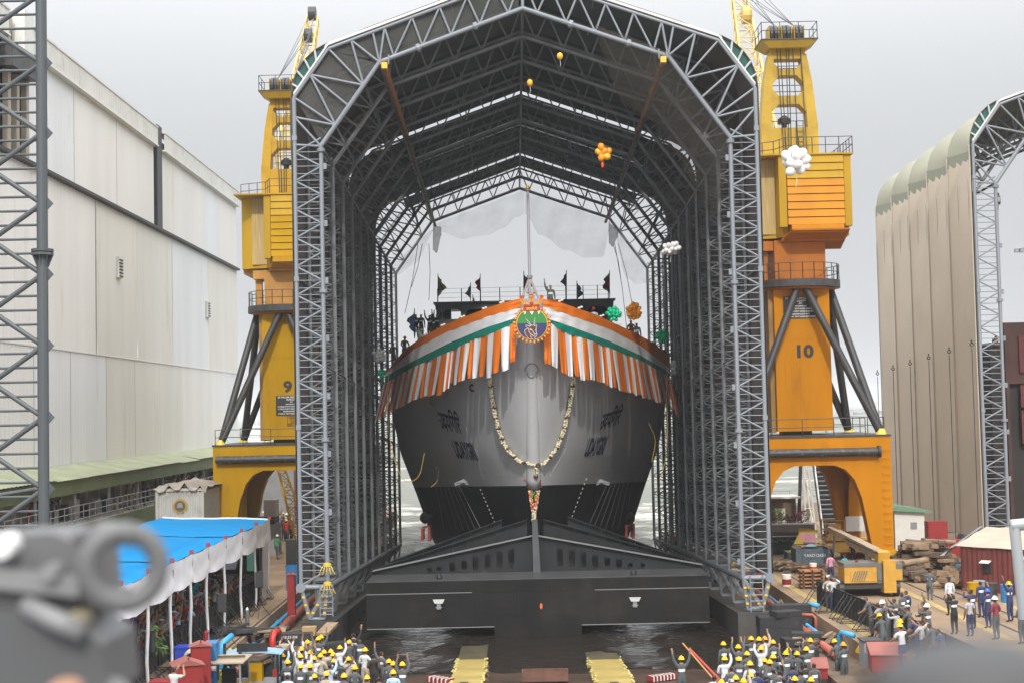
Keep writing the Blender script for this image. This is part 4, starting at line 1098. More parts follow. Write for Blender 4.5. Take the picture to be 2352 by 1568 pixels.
def pole(lab, a, c, r, m, cat='pole'):
    b = MB(); b.tube(a, c, r, 6); b.build('long_pole', m, label=lab, cat=cat)
pole('orange wooden pole leaning over the slip water beside the waving worker', at(1568, 1476, 62), at(1640, 1560, 60), .035, mat('pole orange', (.45, .22, .06), .7))
pole('long red pole lying on the wet slip at right', at(1585, 1490, 62.5), at(1655, 1562, 60.5), .05, mat('pole red', (.5, .06, .05), .6))
# ---------------------------------------------------------------- level luffing portal cranes
def rail_run(root, pts, h, m, post=1.2, name='guard_rail', wires=(.5, 1.0), r=.028):
    b = MB(); c = MB()
    for a, d in zip(pts, pts[1:]):
        a, d = Vector(a), Vector(d); n = max(1, round((d-a).length/post))
        for k in range(n+1):
            p = a.lerp(d, k/n); b.tube(p, p+Vector((0, 0, h)), r, 5)
        for w_ in wires: c.tube(a+Vector((0, 0, h*w_)), d+Vector((0, 0, h*w_)), r*.9, 5)
    o = b.build(name+'_post' if False else 'rail_post', m, root); o['kind'] = 'stuff'
    o = c.build(name, m, root); o['kind'] = 'stuff'
def lattice(root, A, B, wa, wb, n, r, rb, m, nm='jib'):
    """four chord lattice beam from A to B"""
    A, B = Vector(A), Vector(B); d = (B-A).normalized(); x = Vector((1, 0, 0)); y = d.cross(x).normalized()
    cs = [(-1, -1), (1, -1), (1, 1), (-1, 1)]
    def P(k, i): t = k/n; w_ = wa+(wb-wa)*t; return A.lerp(B, t)+x*cs[i][0]*w_/2+y*cs[i][1]*w_/2
    for i in range(4): bar(nm+'_chord', P(0, i), P(n, i), r, m, root, 6)
    for k in range(n):
        for i in range(4):
            j = (i+1) % 4
            if k % 2: bar(nm+'_brace', P(k, i), P(k+1, j), rb, m, root, 5)
            else: bar(nm+'_brace', P(k, j), P(k+1, i), rb, m, root, 5)
            bar(nm+'_tie', P(k+1, i), P(k+1, j), rb*.9, m, root, 5)
def make_crane(label, X, Y, num, col, neck, house_c, frame_c, jib_to, plate, tested=None, vis=1):
    r = thing('portal_crane', label, 'crane', (X, Y, 0))
    bk = M['blacksteel']; ck = mat('crane tube black', (.03, .03, .032), .5, .1, .2, 2, (.22, .205, .18), .35, 4)
    # portal: two arched frames and side girders
    def arch(y, d, nm):
        h = [(4.55, 8.05), (4.55, 1.35), (3.3, 1.35), (2.75, 4.4), (2.35, 5.5), (1.85, 6.1), (1.2, 6.38)]
        pl = [(x, z) for x, z in h]+[(-x, z) for x, z in reversed(h)]
        b = MB(); b.prism([(x, y, z) for x, z in pl], (0, d, 0)); b.build(nm, col, r)
    arch(-4.5, .9, 'portal_frame'); arch(3.6, .9, 'portal_frame')
    for s in (-1, 1):
        h = [(4.4, 7.9), (4.4, 1.35), (3.3, 1.35), (2.9, 4.5), (2.3, 5.6), (1.2, 6.3)]
        pl = [(y, z) for y, z in h]+[(-y, z) for y, z in reversed(h)]
        b = MB(); b.prism([(s*4.5, y, z) for y, z in pl], (-s*.8, 0, 0)); b.build('side_girder', col, r)
        for y in (-4.05, 4.05):
            b = MB(); b.b2((s*4.6-s*1.5, y-.75, .35), (s*4.62, y+.75, 1.34)); b.build('bogie', mat('bogie yellow', (.55, .30, .008), .45, 0, .1, 2), r)
            b = MB(); b.prism([(s*4.4, y-.78, .3), (s*5.3, y-.78, .3), (s*5.0, y-.78, 1.0), (s*4.4, y-.78, 1.2)], (0, .6, 0)); b.build('rail_guard', MATS['bogie yellow'], r)
            b = MB(); b.b2((s*3.4, y-.5, .02), (s*5.3, y+.5, .34)); b.build('wheel_box', M['red'], r)
    for k in range(13):
        z = 1.7+k*.46; b = MB(); b.path([(4.0, -4.53, z), (4.0, -4.66, z), (4.42, -4.66, z), (4.42, -4.53, z)], .02, 4); b.build('step_iron', col, r)
    b = MB(); b.b2((-4.6, -4.55, 8.05), (4.6, 4.55, 8.16)); b.build('portal_deck', bk, r)
    b = MB(); b.tube((-4.3, -4.75, 7.15), (3.75, -4.75, 7.15), .26, 14); b.build('cable_drum_pipe', ck, r)
    b = MB(); b.tube((3.7, -4.8, 7.15), (3.85, -4.8, 7.15), .36, 16); b.build('pipe_flange', ck, r)
    rail_run(r, [(-4.4, -4.4, 8.16), (3.1, -4.4, 8.16)], 1.0, bk, 1.9); rail_run(r, [(4.45, -3.5, 8.16), (4.45, 4.4, 8.16), (-4.4, 4.4, 8.16)], 1.0, bk, 1.9)
    # square column
    b = MB(); b.b2((-1.62, -1.72, 8.4), (1.8, 1.72, 17.3)); b.build('column', col, r)
    b = MB(); b.b2((-1.9, -1.3, 8.3), (-1.63, 1.2, 17.3)); b.build('cable_trunk', mat('trunk brown', (.30, .17, .05), .6, 0, .2, 1), r)
    b = MB(); b.b2((-1.0, -1.2, 8.16), (.6, 1.2, 8.39)); b.build('column_foot', M['black'], r)
    for z in (14.05, 16.7):
        b = MB(); b.b2((-1.64, -1.745, z), (1.82, -1.7, z+.05)); b.build('seam', col, r)
    b = MB(); b.prism([(-1.0+.1*(k in (1,)), -1.735, 0) for k in ()] or [(-.95, -1.74, 10.9), (.45, -1.74, 10.9), (.55, -1.74, 11.0), (.55, -1.74, 12.9), (.45, -1.74, 13.0), (-.95, -1.74, 13.0), (-1.05, -1.74, 12.9), (-1.05, -1.74, 11.0)], (0, .018, 0)); b.build('door', col, r)
    lettering(num, 1.05, M['black'], r, Matrix.Translation((.12, -1.75, 13.25 if num == '10' else 12.0)) @ Matrix.Rotation(R(90), 4, 'X') @ Matrix.Diagonal((1.15, 1, 1, 1)), .045, 'crane_number')
    px_, pz_ = plate
    b = MB(); b.b2((px_-1.06, -1.77, pz_-.68), (px_+1.06, -1.73, pz_+.68)); b.build('notice_board', M['black'], r)
    nl = mat('notice white', (.6, .6, .58), .6)
    for k, (tx, sz) in enumerate((('SIR WILLIAM ARROL & C° L D', .17), ('GLASGOW', .17), ('N O', .12), ('SAFE WORKING LOAD', .09), ('15 TONS AT 90 FT RADIUS MAIN HOOK', .125), ('15 TONS AT 80 FT RADIUS MAIN HOOK', .125), ('MINIMUM RADIUS 40 FT', .125), ('5 TONS AT 100 FT RADIUS (AUX HOOK)', .12))):
        lettering(tx, sz*1.02, nl, r, Matrix.Translation((px_, -1.78, pz_+.56-.163*k)) @ Matrix.Rotation(R(90), 4, 'X') @ Matrix.Diagonal((.82, 1, 1, 1)), .004, 'notice_lettering')
    if tested:
        b = MB(); x0, x1, z0, z1 = .05, 1.55, 9.3, 10.0
        for p, q in (((x0, z0), (x1, z0+.03)), ((x0, z1-.03), (x1, z1)), ((x0, z0), (x0+.03, z1)), ((x1-.03, z0), (x1, z1))): b.b2((p[0], -1.74, p[1]), (q[0], -1.721, q[1]))
        b.build('notice_frame', M['black'], r)
        for k, tx in enumerate(tested): lettering(tx, .21, M['black'], r, Matrix.Translation((.8, -1.735, 9.83-.2*k)) @ Matrix.Rotation(R(90), 4, 'X') @ Matrix.Diagonal((.75, 1, 1, 1)), .004, 'notice_lettering')
    # black splayed tubes
    ring = [(0, -2.2), (2.2, 0), (0, 2.2), (-2.2, 0)]; cor = [(4.1, -4.1), (4.1, 4.1), (-4.1, 4.1), (-4.1, -4.1)]
    for k, (x, y) in enumerate(ring):
        for c in (cor[k], cor[k-1]):
            sgn = .25 if c == cor[k] else -.25
            dx, dy = (sgn, 0) if x == 0 and y < 0 else ((0, sgn) if y == 0 and x > 0 else ((-sgn, 0) if x == 0 else (0, -sgn)))
            bar('splayed_leg', (x+dx, y+dy, 17.2), (c[0], c[1], 8.2), .235, ck, r, 12)
    for c in cor:
        b = MB(); b.tube((c[0], c[1], 8.16), (c[0], c[1], 8.5), .34, 10, .22); b.build('leg_shoe', mat('shoe yellow', (.7, .55, .08), .5), r)
    b = MB(); b.tube((0, 0, 17.25), (0, 0, 17.7), 2.85, 40); b.tube((0, 0, 17.12), (0, 0, 17.24), 2.5, 32, m=1); b.build('slewing_platform', [bk, M['orange_red']], r)
    c = [(2.78*math.cos(2*math.pi*k/24), 2.78*math.sin(2*math.pi*k/24), 17.7) for k in range(25)]
    rail_run(r, c, 1.0, bk, 1.4)
    # neck
    b = MB(); b.b2((-1.45, -1.5, 17.7), (1.7, 1.5, 20.2)); b.build('neck', neck, r)
    b = MB(); b.b2((-2.3, -1.2, 19.6), (-1.46, 1.2, 20.2)); b.b2((-2.2, -.8, 17.7), (-1.75, -.4, 19.6)); b.build('neck_bracket', neck, r)
    for k in range(12):
        b = MB(); b.ball((1.35+.2*(k % 2), -1.5, 18.0+.17*k), .03, 5, 3); b.build('rivet', neck, r)
    # machinery house and boarded counterweight
    b = MB(); pl = [(-3.15, -.6), (-2.35, -1.15), (-1.25, -1.3), (-.95, -2.0), (3.1, -2.0), (3.1, 3.6), (-3.15, 3.6)]
    b.prism([(x, y, 20.35) for x, y in pl], (0, 0, 4.95)); b.build('machinery_house', house_c[0], r)
    b = MB(); b.b2((-2.3, -1.33, 20.6), (-1.28, -1.2, 25.25)); b.build('timber_panel', mat('bleached panel', (.42, .30, .12), .7, 0, .2, 3, stretch=(3, 3, .2)), r)
    b = MB(); b.prism([(-.6, -3.1, 20.6), (2.9, -3.1, 20.6), (2.9, -.5, 19.7), (-1.4, -.5, 19.7)], (0, 0, .1)); b.build('underfloor', neck, r)
    b = MB(); b.b2((-3.1, -.4, 20.05), (-1.5, 3.2, 20.34)); b.b2((-1.0, -1.9, 20.1), (2.8, 3, 20.34)); b.build('floor_frame', neck, r)
    nb = 9
    for k in range(nb):
        z = 21.0+k*.475; m = house_c[0] if k >= nb-3 else house_c[1]
        b = MB(); b.hexa([(-.75, -2.72, z+.02), (2.72, -2.72, z+.02), (2.72, -2.0, z+.02), (-.75, -2.0, z+.02), (-.75, -2.66, z+.455), (2.72, -2.66, z+.455), (2.72, -2.0, z+.455), (-.75, -2.0, z+.455)]); b.build('ballast_board', m, r)
    b = MB(); b.b2((-.6, -2.95, 20.5), (2.6, -2.0, 20.98)); b.build('ballast_board', house_c[1], r)
    for x0, x1 in ((-1.25, -.79), (2.76, 3.2)): b = MB(); b.b2((x0, -2.6, 20.9), (x1, -2.0, 25.3)); b.build('corner_post', house_c[0], r)
    b = MB(); b.b2((-3.3, -2.75, 25.3), (3.35, 3.7, 25.4)); b.build('house_roof', house_c[0], r)
    rail_run(r, [(-3.2, -.5, 25.4), (-1.3, -1.4, 25.4), (-.8, -2.7, 25.4), (3.3, -2.7, 25.4), (3.3, 3.6, 25.4)], 1.0, bk, .75)
    # A shaped mast frame: outline with its openings built of posts and beams
    fc = frame_c
    def side(s):
        o = [(1.8, 25.4), (1.8, 27.6), (1.52, 30.4), (1.2, 32.2)]; i = [(1.15, 25.4), (1.15, 27.6), (.98, 30.4), (.86, 32.2)]
        b = MB(); b.prism([(s*x, -.2, z) for x, z in o]+[(s*x, -.2, z) for x, z in reversed(i)], (0, 1.1, 0)); b.build('mast_leg', fc, r)
    side(-1); side(1)
    def beam(z0, z1, w0, w1, nm='mast_beam'):
        b = MB(); b.prism([(-w0, -.17, z0), (w0, -.17, z0), (w1, -.17, z1), (-w1, -.17, z1)], (0, 1.0, 0)); b.build(nm, fc, r)
    beam(25.4, 27.5, 1.16, 1.16, 'mast_panel'); beam(29.0, 29.55, 1.07, 1.04); beam(30.85, 31.25, .97, .94); beam(31.9, 32.9, 1.15, 1.05, 'mast_head')
    for z, d, x in ((29.0, -1, 1.06), (29.55, 1, 1.03), (30.85, -1, .96), (31.25, 1, .93)):
        for s in (-1, 1):
            b = MB(); b.prism([(s*x, -.16, z), (s*(x-.42), -.16, z), (s*x, -.16, z+d*.45)], (0, .95, 0)); b.build('gusset', fc, r)
    for z in (28.1, 28.6, 30.0, 30.4, 31.5, 31.65):
        b = MB(); b.tube((-1.1, .75, z), (1.1, .75, z), .025, 5); b.build('inner_rail', bk, r)
    b = MB(); b.tube((-.15, .8, 27.5), (-.15, .8, 28.0), .18, 10); b.tube((-.15, .8, 27.95), (-.15, .8, 28.25), .42, 14, .4); b.tube((-.15, .8, 28.25), (-.15, .8, 28.45), .4, 14, .15); b.build('exhaust_cowl', M['black'], r)
    b = MB(); b.hexa([(-1.2, -.7, 32.5), (1.2, -.7, 32.5), (1.2, 1.2, 32.5), (-1.2, 1.2, 32.5), (-1.75, -1.0, 32.92), (1.75, -1.0, 32.92), (1.75, 1.5, 32.92), (-1.75, 1.5, 32.92)]); b.build('head_platform', fc, r)
    b = MB(); b.b2((-1.8, -1.05, 32.93), (1.8, 1.55, 33.0)); b.build('head_deck', bk, r)
    rail_run(r, [(-1.75, 1.3, 33.0), (-1.75, -1.0, 33.0), (1.75, -1.0, 33.0), (1.75, 1.3, 33.0)], 1.05, bk, 1.1)
    for x in (-.82, -.02, .78):
        for dx in (-.13, .13):
            b = MB(); b.tube((x+dx-.09, .3, 33.55), (x+dx+.09, .3, 33.55), .62, 18); b.build('sheave', M['blacksteel'], r)
        b = MB(); b.b2((x-.33, -.3, 33.0), (x-.28, .9, 34.0)); b.b2((x+.28, -.3, 33.0), (x+.33, .9, 34.0)); b.build('sheave_plate', fc, r)
    for x, x2 in ((-.72, -.45), (-.5, -.3), (-.1, -.15), (.06, 0), (.3, .45), (.78, 1.0)):
        bar('hoist_rope', (x, -.35, 33.5), (x2, -.5, 25.4), .03, M['black'], r, 5)
    for s in (-1, 1): bar('ladder_rail', (.62+.22*s, -.24, 25.4), (.62+.22*s, -.24, 27.9), .025, bk, r, 5)
    for k in range(7): bar('ladder_rung', (.4, -.24, 25.6+.33*k), (.84, -.24, 25.6+.33*k), .02, bk, r, 5)
    # jib, luffing away from the picture, its ropes and tip sheaves
    J = Vector(jib_to); F = Vector((-1.0, 3.2, 25.9))
    lattice(r, F, J, 1.9, .9, 16, .085, .042, M['pale_yellow'])
    for t in (.86, 1.0):
        c = F.lerp(J, t); b = MB(); b.tube(c+Vector((-.3, -.4, .5)), c+Vector((.3, -.4, .5)), .6, 16); b.build('tip_sheave', M['blacksteel'], r)
    for k, t in enumerate((.80, .83, .9, .97)):
        for dx in (-.25, .25): bar('luffing_rope', (dx*2.4, .3, 34.1), F.lerp(J, t)+Vector((dx, -.4, .6)), .025, M['black'], r, 5)
    b = MB(); c = F.lerp(J, .70)+Vector((.2, -.7, .3)); b.tube(c+Vector((-.35, 0, 0)), c+Vector((.35, 0, 0)), .7, 12); b.build('jib_counter_sheave', M['pale_yellow'], r)
    return r
hy = mat('house yellow', (.42, .25, .015), .5, 0, .18, .6, (.24, .14, .04), .35, 1.2, stretch=(1, 1, .3), spec=.15)
make_crane('orange portal crane number 10 to the right of the ship hall', 17.85, 89.4, '10', M['orange'], M['orange_red'], (hy, mat('house orange', (.50, .20, .004), .4, 0, .14, .6, (.32, .13, .02), .3, 1.2, stretch=(1, 1, .4), spec=.2)), mat('frame yellow', (.44, .29, .04), .5, 0, .16, .6, (.26, .15, .05), .35, 1.5, spec=.15), (1.3, 27, 45.8), (0.0, 16.0))
make_crane('yellow portal crane number 9 to the left of the ship hall', -15.75, 100.5, '9', M['yellow'], mat('neck brown orange', (.42, .20, .03), .5, 0, .2, .6, (.22, .12, .05), .3, 1), (hy, M['yellow']), mat('frame golden', (.44, .26, .02), .5, 0, .16, .6, (.26, .14, .04), .35, 1.5, spec=.15), (-.45, 18, 43.2), (0.35, 10.75), ('TESTED ON 6/5/22', 'DUE ON 5/5/23', 'ASSET NO 200136027'))
# ---------------------------------------------------------------- white corrugated shed on the left
SX = -28.3
shed = world_thing('shed', 'tall white corrugated shed with roof cap and green verandah on the left', 'shed', (SX, 110, 0))
cw = [mat('sheet white', (.72, .70, .66), .55, 0, .05, .4, (.50, .46, .4), .2, .5, stretch=(1, 1, .15)), mat('sheet warm white', (.68, .66, .60), .55, 0, .05, .4, (.50, .45, .37), .25, .5, stretch=(1, 1, .15)),
      mat('sheet cool white', (.70, .71, .71), .5, 0, .05, .4, (.50, .46, .41), .2, .5, stretch=(1, 1, .15)), mat('cap grey white', (.60, .585, .54), .6, 0, .08, .6, (.36, .31, .24), .3, .7)]
def corrugated(name, y0, y1, z0, z1, x, m, root, pitch=.62, dep=.085, sag=0):
    n = max(2, round((y1-y0)/pitch*2)); top = []; bot = []
    b = MB(); rows = [[], []]
    for k in range(n+1):
        y = y0+(y1-y0)*k/n; xx = x+(dep if k % 2 else 0)
        rows[0].append((xx, y, z0)); rows[1].append((xx, y, z1))
    b.grid(rows); b.build(name, m, root, fix=False)
def tier(z0, z1, cuts, x, ms):
    for k, (a, c) in enumerate(zip(cuts, cuts[1:])):
        corrugated('wall_sheet', a+.03, c-.03, z0, z1, x, ms[k % len(ms)], shed)
tier(7.2, 14.45, [62, 69, 76.5, 84, 91, 99, 106.5, 114, 122, 130, 138, 146], SX, [cw[0], cw[2], cw[0], cw[2], cw[2], cw[1], cw[1], cw[1], cw[0]])
tier(14.5, 25.0, [62, 72, 84, 96.6, 107, 118, 132, 146], SX+.02, [cw[0], cw[0], cw[0], cw[1], cw[1], cw[2], cw[1]])
tier(25.3, 31.8, [82.5, 92, 102, 112.6], SX+.02, [cw[2], cw[0], cw[0]]); tier(25.3, 31.8, [114.3, 119, 131, 137, 146], SX+.02, [cw[1], cw[0], cw[2], cw[0]])
tier(27.0, 31.8, [64, 71, 78], SX+.02, [cw[0]])
for y0, y1 in ((64, 79), (82.5, 92), (92, 103), (103, 112.4), (114.5, 124), (124, 135), (135, 146)):
    corrugated('cap_sheet', y0+.02, y1-.02, 31.75, 33.1, SX+.42, cw[3], shed, .6, .03)
    b = MB(); b.b2((SX-.3, y0, 33.1), (SX+.5, y1, 33.22)); b.build('cap_top', cw[3], shed)
    b = MB(); b.b2((SX+.05, y0, 31.62), (SX+.52, y1, 31.74)); b.build('cap_soffit', M['offwhite'], shed)
b = MB(); b.b2((SX-.6, 62, 7), (SX-.1, 146, 31.7)); b.b2((SX-24, 62, 0), (SX-.6, 146, 33)); b.build('core', M['dark'], shed)
b = MB(); b.b2((SX+.05, 62, 25.02), (SX+.45, 146, 25.22)); b.build('gutter', M['black'], shed)
b = MB(); b.b2((SX+.03, 62, 14.42), (SX+.1, 146, 14.5)); b.build('seam_flashing', M['offwhite'], shed)
b = MB(); b.b2((SX+.05, 112.65, 25.2), (SX+.3, 114.25, 33.5)); b.build('dark_joint', M['black'], shed)
for y in (96.6, 118.1, 132, 107):
    b = MB(); b.tube((SX+.1, y, 14.5), (SX+.1, y, 25), .05, 5); b.build('downpipe', cw[1], shed)
for y in (79.2, 80.6, 82.2):                     # structure in the open gable bay at the near end
    b = MB(); b.b2((SX+.02, y-.22, 25.2), (SX+.35, y+.22, 33.1)); b.build('bay_column', mat('bay column', (.30, .26, .2), .7, 0, .2, 1), shed)
b = MB(); b.b2((SX+.1, 78.2, 29.8), (SX+.9, 82.4, 31.0)); b.build('crane_girder', M['blacksteel'], shed)
b = MB(); b.b2((SX+.3, 79.8, 31.0), (SX+1.0, 81.4, 33.4)); b.build('plant_box', M['offwhite'], shed)
def vent(y, z, w_, h):
    b = MB(); b.b2((SX+.03, y-w_/2, z-h/2), (SX+.3, y+w_/2, z+h/2)); o = b.build('vent', cw[3], shed)
    for k in range(6):
        c = MB(); c.b2((SX+.3, y-w_/2+.06, z-h/2+.08+k*h/6.4), (SX+.36, y+w_/2-.06, z-h/2+.15+k*h/6.4)); c.build('louvre', M['dark'], o)
vent(101.9, 20.9, 1.0, 1.5); vent(131.5, 20.0, .9, 1.5)
# verandah
gl = mat('canopy pale green', (.25, .27, .175), .75, 0, .15, .6, (.16, .16, .11), .25, .8)
for k in range(14):
    y0, y1 = 62+6*k, 62+6*(k+1)
    n = 20; rows = [[], []]; dz = rnd.uniform(-.05, .06)
    for j in range(n+1):
        y = y0+(y1-y0)*j/n; e = .05*(j % 2); rows[0].append((SX+.03, y, 7.22+e)); rows[1].append((SX+2.75, y, 6.62+e+dz))
    b = MB(); b.grid(rows); b.build('canopy_sheet', gl, shed, fix=False)
b = MB(); b.b2((SX+2.3, 62, 5.75), (SX+2.55, 146, 6.6)); b.build('canopy_beam', M['green_p'], shed)
b = MB(); b.b2((SX-.1, 62, 3.7), (SX+2.6, 146, 3.9)); b.build('balcony_floor', M['conc'], shed)
b = MB(); b.b2((SX+2.4, 62, 2.75), (SX+2.62, 146, 3.88)); b.build('balcony_beam', M['green_p'], shed)
b = MB(); b.b2((SX-.2, 62, 3.9), (SX-.02, 146, 6.9)); b.build('balcony_wall', mat('cream wall', (.48, .40, .33), .8, 0, .12, .5), shed)
for k in range(30):
    y = 64+k*2.7; b = MB(); b.b2((SX-.02, y, 3.9), (SX+.14, y+.35, 6.9)); b.build('wall_pilaster', M['offwhite'], shed)
    if k % 3 == 1:
        b = MB(); b.b2((SX-.01, y+.8, 3.9), (SX+.05, y+1.7, 6.1)); b.build('door', mat('dark door', (.09, .07, .06), .7), shed)
for k in range(12):
    y = 63+k*7; b = MB(); b.b2((SX+2.3, y, 0), (SX+2.55, y+.3, 2.75)); b.build('pillar', M['green_p'], shed); 
    b = MB(); b.b2((SX+2.32, y, 3.9), (SX+2.44, y+.12, 5.75)); b.build('canopy_post', M['rail'], shed)
rp = MB()
for k in range(68):
    y = 62.5+k*1.2; bar('rail_post', (SX+2.5, y, 3.9), (SX+2.5, y, 5.0), .03, M['rail'], shed, 5)
for z in (4.2, 4.6, 5.0): bar('hand_rail', (SX+2.5, 62, z), (SX+2.5, 146, z), .03, M['rail'], shed, 5)
for k in range(7):
    b = MB(); b.b2((SX+.5, 84.5+k*2.2, 3.9), (SX+1.0, 85.1+k*2.2, 4.7+.2*(k % 3))); b.build('cabinet', M['blacksteel'] if k % 2 else M['offwhite'], shed)
# grey metal awning near the mast
b = MB(); b.b2((-31, 70, 6.4), (-25.4, 76.5, 6.5)); b.build('lean_to_roof', M['grey'], shed)

# stacked containers with crest
t = thing('container', 'rust streaked white container with round gold crest beside the yellow crane leg', 'container', (-21.2, 93.5, 2.9))
wc = mat('rusty container white', (.42, .43, .42), .6, 0, .12, 1, (.22, .15, .1), .35, 1.5)
n = 40; b = MB()
def cside(pts):
    a, c = Vector(pts[0]), Vector(pts[1]); d = c-a; nn = Vector((d.y, -d.x, 0)).normalized(); r0 = []; r1 = []
    for k in range(n+1): p = a+d*k/n+nn*(.06 if k % 4 < 2 else 0); r0.append(p); r1.append(p+Vector((0, 0, 2.35)))
    b.grid([r0, r1])
cside(((-1.6, -2.5, .1), (1.25, -2.5, .1))); cside(((1.25, -2.5, .1), (1.25, 3, .1)))
b.build('corrugated_side', wc, t, fix=False)
b = MB(); b.b2((-1.55, -2.42, 0), (1.2, 3, 2.5)); b.build('body', wc, t)
for x in (-1.62, 1.3):
    for y in (-2.56, 3): b = MB(); b.b2((x-.08, y-.08, 0), (x+.08, y+.08, 2.55)); b.build('corner_post', wc, t)
for z0, z1 in ((2.48, 2.66), (-.02, .12)): b = MB(); b.b2((-1.7, -2.62, z0), (1.38, -2.45, z1)); b.build('end_rail', wc, t)
rows = [[(-1.8+3.3*i/10, -2.75+5.9*j/8, 2.68+.3*max(0, noise.noise((i*.6, j*.7, 2)))+.25*math.sin(math.pi*i/10)-(.35 if j == 0 and i % 3 else 0)) for i in range(11)] for j in range(9)]
b = MB(); b.grid(rows); b.build('tarpaulin', mat('grey tarpaulin', (.26, .22, .18), .8, 0, .25, 1.5), t, smooth=True)
em = (-.15, 1.55)
b = MB(); b.prism([(em[0]+(.5 if k % 2 else .42)*math.cos(math.pi*k/16), -2.6, em[1]+(.5 if k % 2 else .42)*math.sin(math.pi*k/16)) for k in range(32)], (0, .03, 0)); e = b.build('crest', mat('crest ochre', (.42, .26, .05), .6), t)
b = MB(); b.prism([(em[0]+.34*math.cos(math.pi*k/12), -2.63, em[1]+.34*math.sin(math.pi*k/12)) for k in range(24)], (0, .03, 0)); b.build('crest_field', mat('crest field', (.10, .09, .07), .6), e)
b = MB(); b.prism([(em[0]-.2, -2.66, em[1]-.12), (em[0]+.2, -2.66, em[1]-.12), (em[0]+.12, -2.66, em[1]+.18), (em[0]-.12, -2.66, em[1]+.18)], (0, .03, 0)); b.build('crest_motif', M['grey'], e)
b = MB(); b.b2((-22.85, 91, .02), (-19.9, 96.6, 2.88)); b.build('container', mat('dark blue container', (.05, .06, .08), .6, 0, .2, 1), label='dark container under the rust streaked white container', cat='container')
# far workshop with maroon door and its lean plant between crane 9 and the hall
t = world_thing('workshop', 'dark workshop with wide maroon door beyond the left portal crane', 'workshop', (-16, 133, 0))
b = MB(); b.b2((-24, 132, 0), (-12.7, 136, 7.2)); b.build('body', M['grey'], t)
for k in range(8):
    b = MB(); b.b2((-20.4+k*.95, 131.8, .1), (-19.5+k*.95, 131.98, 6.0)); b.build('door_leaf', mat('maroon door', (.10, .025, .03), .6, 0, .15, 1), t)
b = MB(); b.b2((-16.2, 131.6, .1), (-14.2, 131.79, 2.1)); b.build('open_doorway', mat('pale light', (.8, .8, .8), .8), t)
# yellow lattice boom lying behind crane 9
t = world_thing('lattice_boom', 'yellow lattice boom section leaning behind the left crane leg', 'boom', (-17.6, 112, 0))
lattice(t, (-16.6, 111, .4), (-18.4, 113, 5.6), 1.1, .6, 8, .07, .04, M['yellow'], 'boom')
t = thing('generator', 'grey generator set beside the left crane leg', 'generator', (-17.9, 103.5, 0), 0)
for c, d, m in (((0, 0, 1.2), (1.4, 2.6, 2.2), M['grey']), ((0, 0, 2.55), (1.2, 2.2, .5), M['blacksteel']), ((.2, 0, 3.4), (.9, 1.2, 1.2), M['offwhite']), ((0, 0, .06), (1.5, 2.8, .12), M['rust'])):
    b = MB(); b.box(c, d); b.build('housing', m, t)
# ships in the haze
t = world_thing('moored_ship', 'hazy white ship with tall mast moored beyond the left shed', 'ship', (-88, 330, SEA_Z))
wh = M['white']
def LX(px, Y=330): return (px-1176)*Y/FPX
for (a, c, z0, z1, m) in ((545, 625, -1.85, 1.2, M['grey']), (552, 620, 1.2, 4.0, wh), (560, 600, 4.0, 6.0, wh), (566, 590, 6.0, 7.8, wh)):
    b = MB(); b.b2((LX(a), 326, z0), (LX(c), 336, z1)); b.build('deck_house', m, t)
for px, z in ((574, 19), (586, 13), (566, 12)):
    lattice(t, (LX(px), 330, 7.6), (LX(px), 330.1, z), 1.0, .3, 6, .12, .08, wh, 'mast') if px == 574 else bar('mast', (LX(px), 330, 7.6), (LX(px), 330, z), .12, wh, t)
for k in range(6):
    b = MB(); b.b2((LX(556+k*10), 325.9, 2.2), (LX(561+k*10), 325.99, 3.2)); b.build('window', M['screen_glass'], t)
def far_ship(lab, px0, px1, Y):
    x0, x1 = LX(px0, Y), LX(px1, Y); L_ = x1-x0; t = world_thing('far_ship', lab, 'ship', ((x0+x1)/2, Y, SEA_Z))
    b = MB(); b.prism([(x0, Y, SEA_Z), (x1-.04*L_, Y, SEA_Z), (x1, Y, SEA_Z+.14*L_), (x0-.02*L_, Y, SEA_Z+.1*L_)], (0, 20, 0)); b.build('hull', M['grey'], t)
    b = MB(); b.b2((x0+.68*L_, Y, SEA_Z+.1*L_), (x0+.86*L_, Y+18, SEA_Z+.32*L_)); b.b2((x0+.73*L_, Y, SEA_Z+.32*L_), (x0+.8*L_, Y+9, SEA_Z+.45*L_)); b.build('superstructure', M['offwhite'], t)
    bar('mast', (x0+.77*L_, Y, SEA_Z+.4*L_), (x0+.77*L_, Y, SEA_Z+.55*L_), .01*L_, M['grey'], t)
far_ship('pale ship silhouette in the haze right of the orange crane legs', 1965, 2028, 1500)
far_ship('fainter ship silhouette in the haze seen between the orange crane tubes', 1955, 1995, 2300)
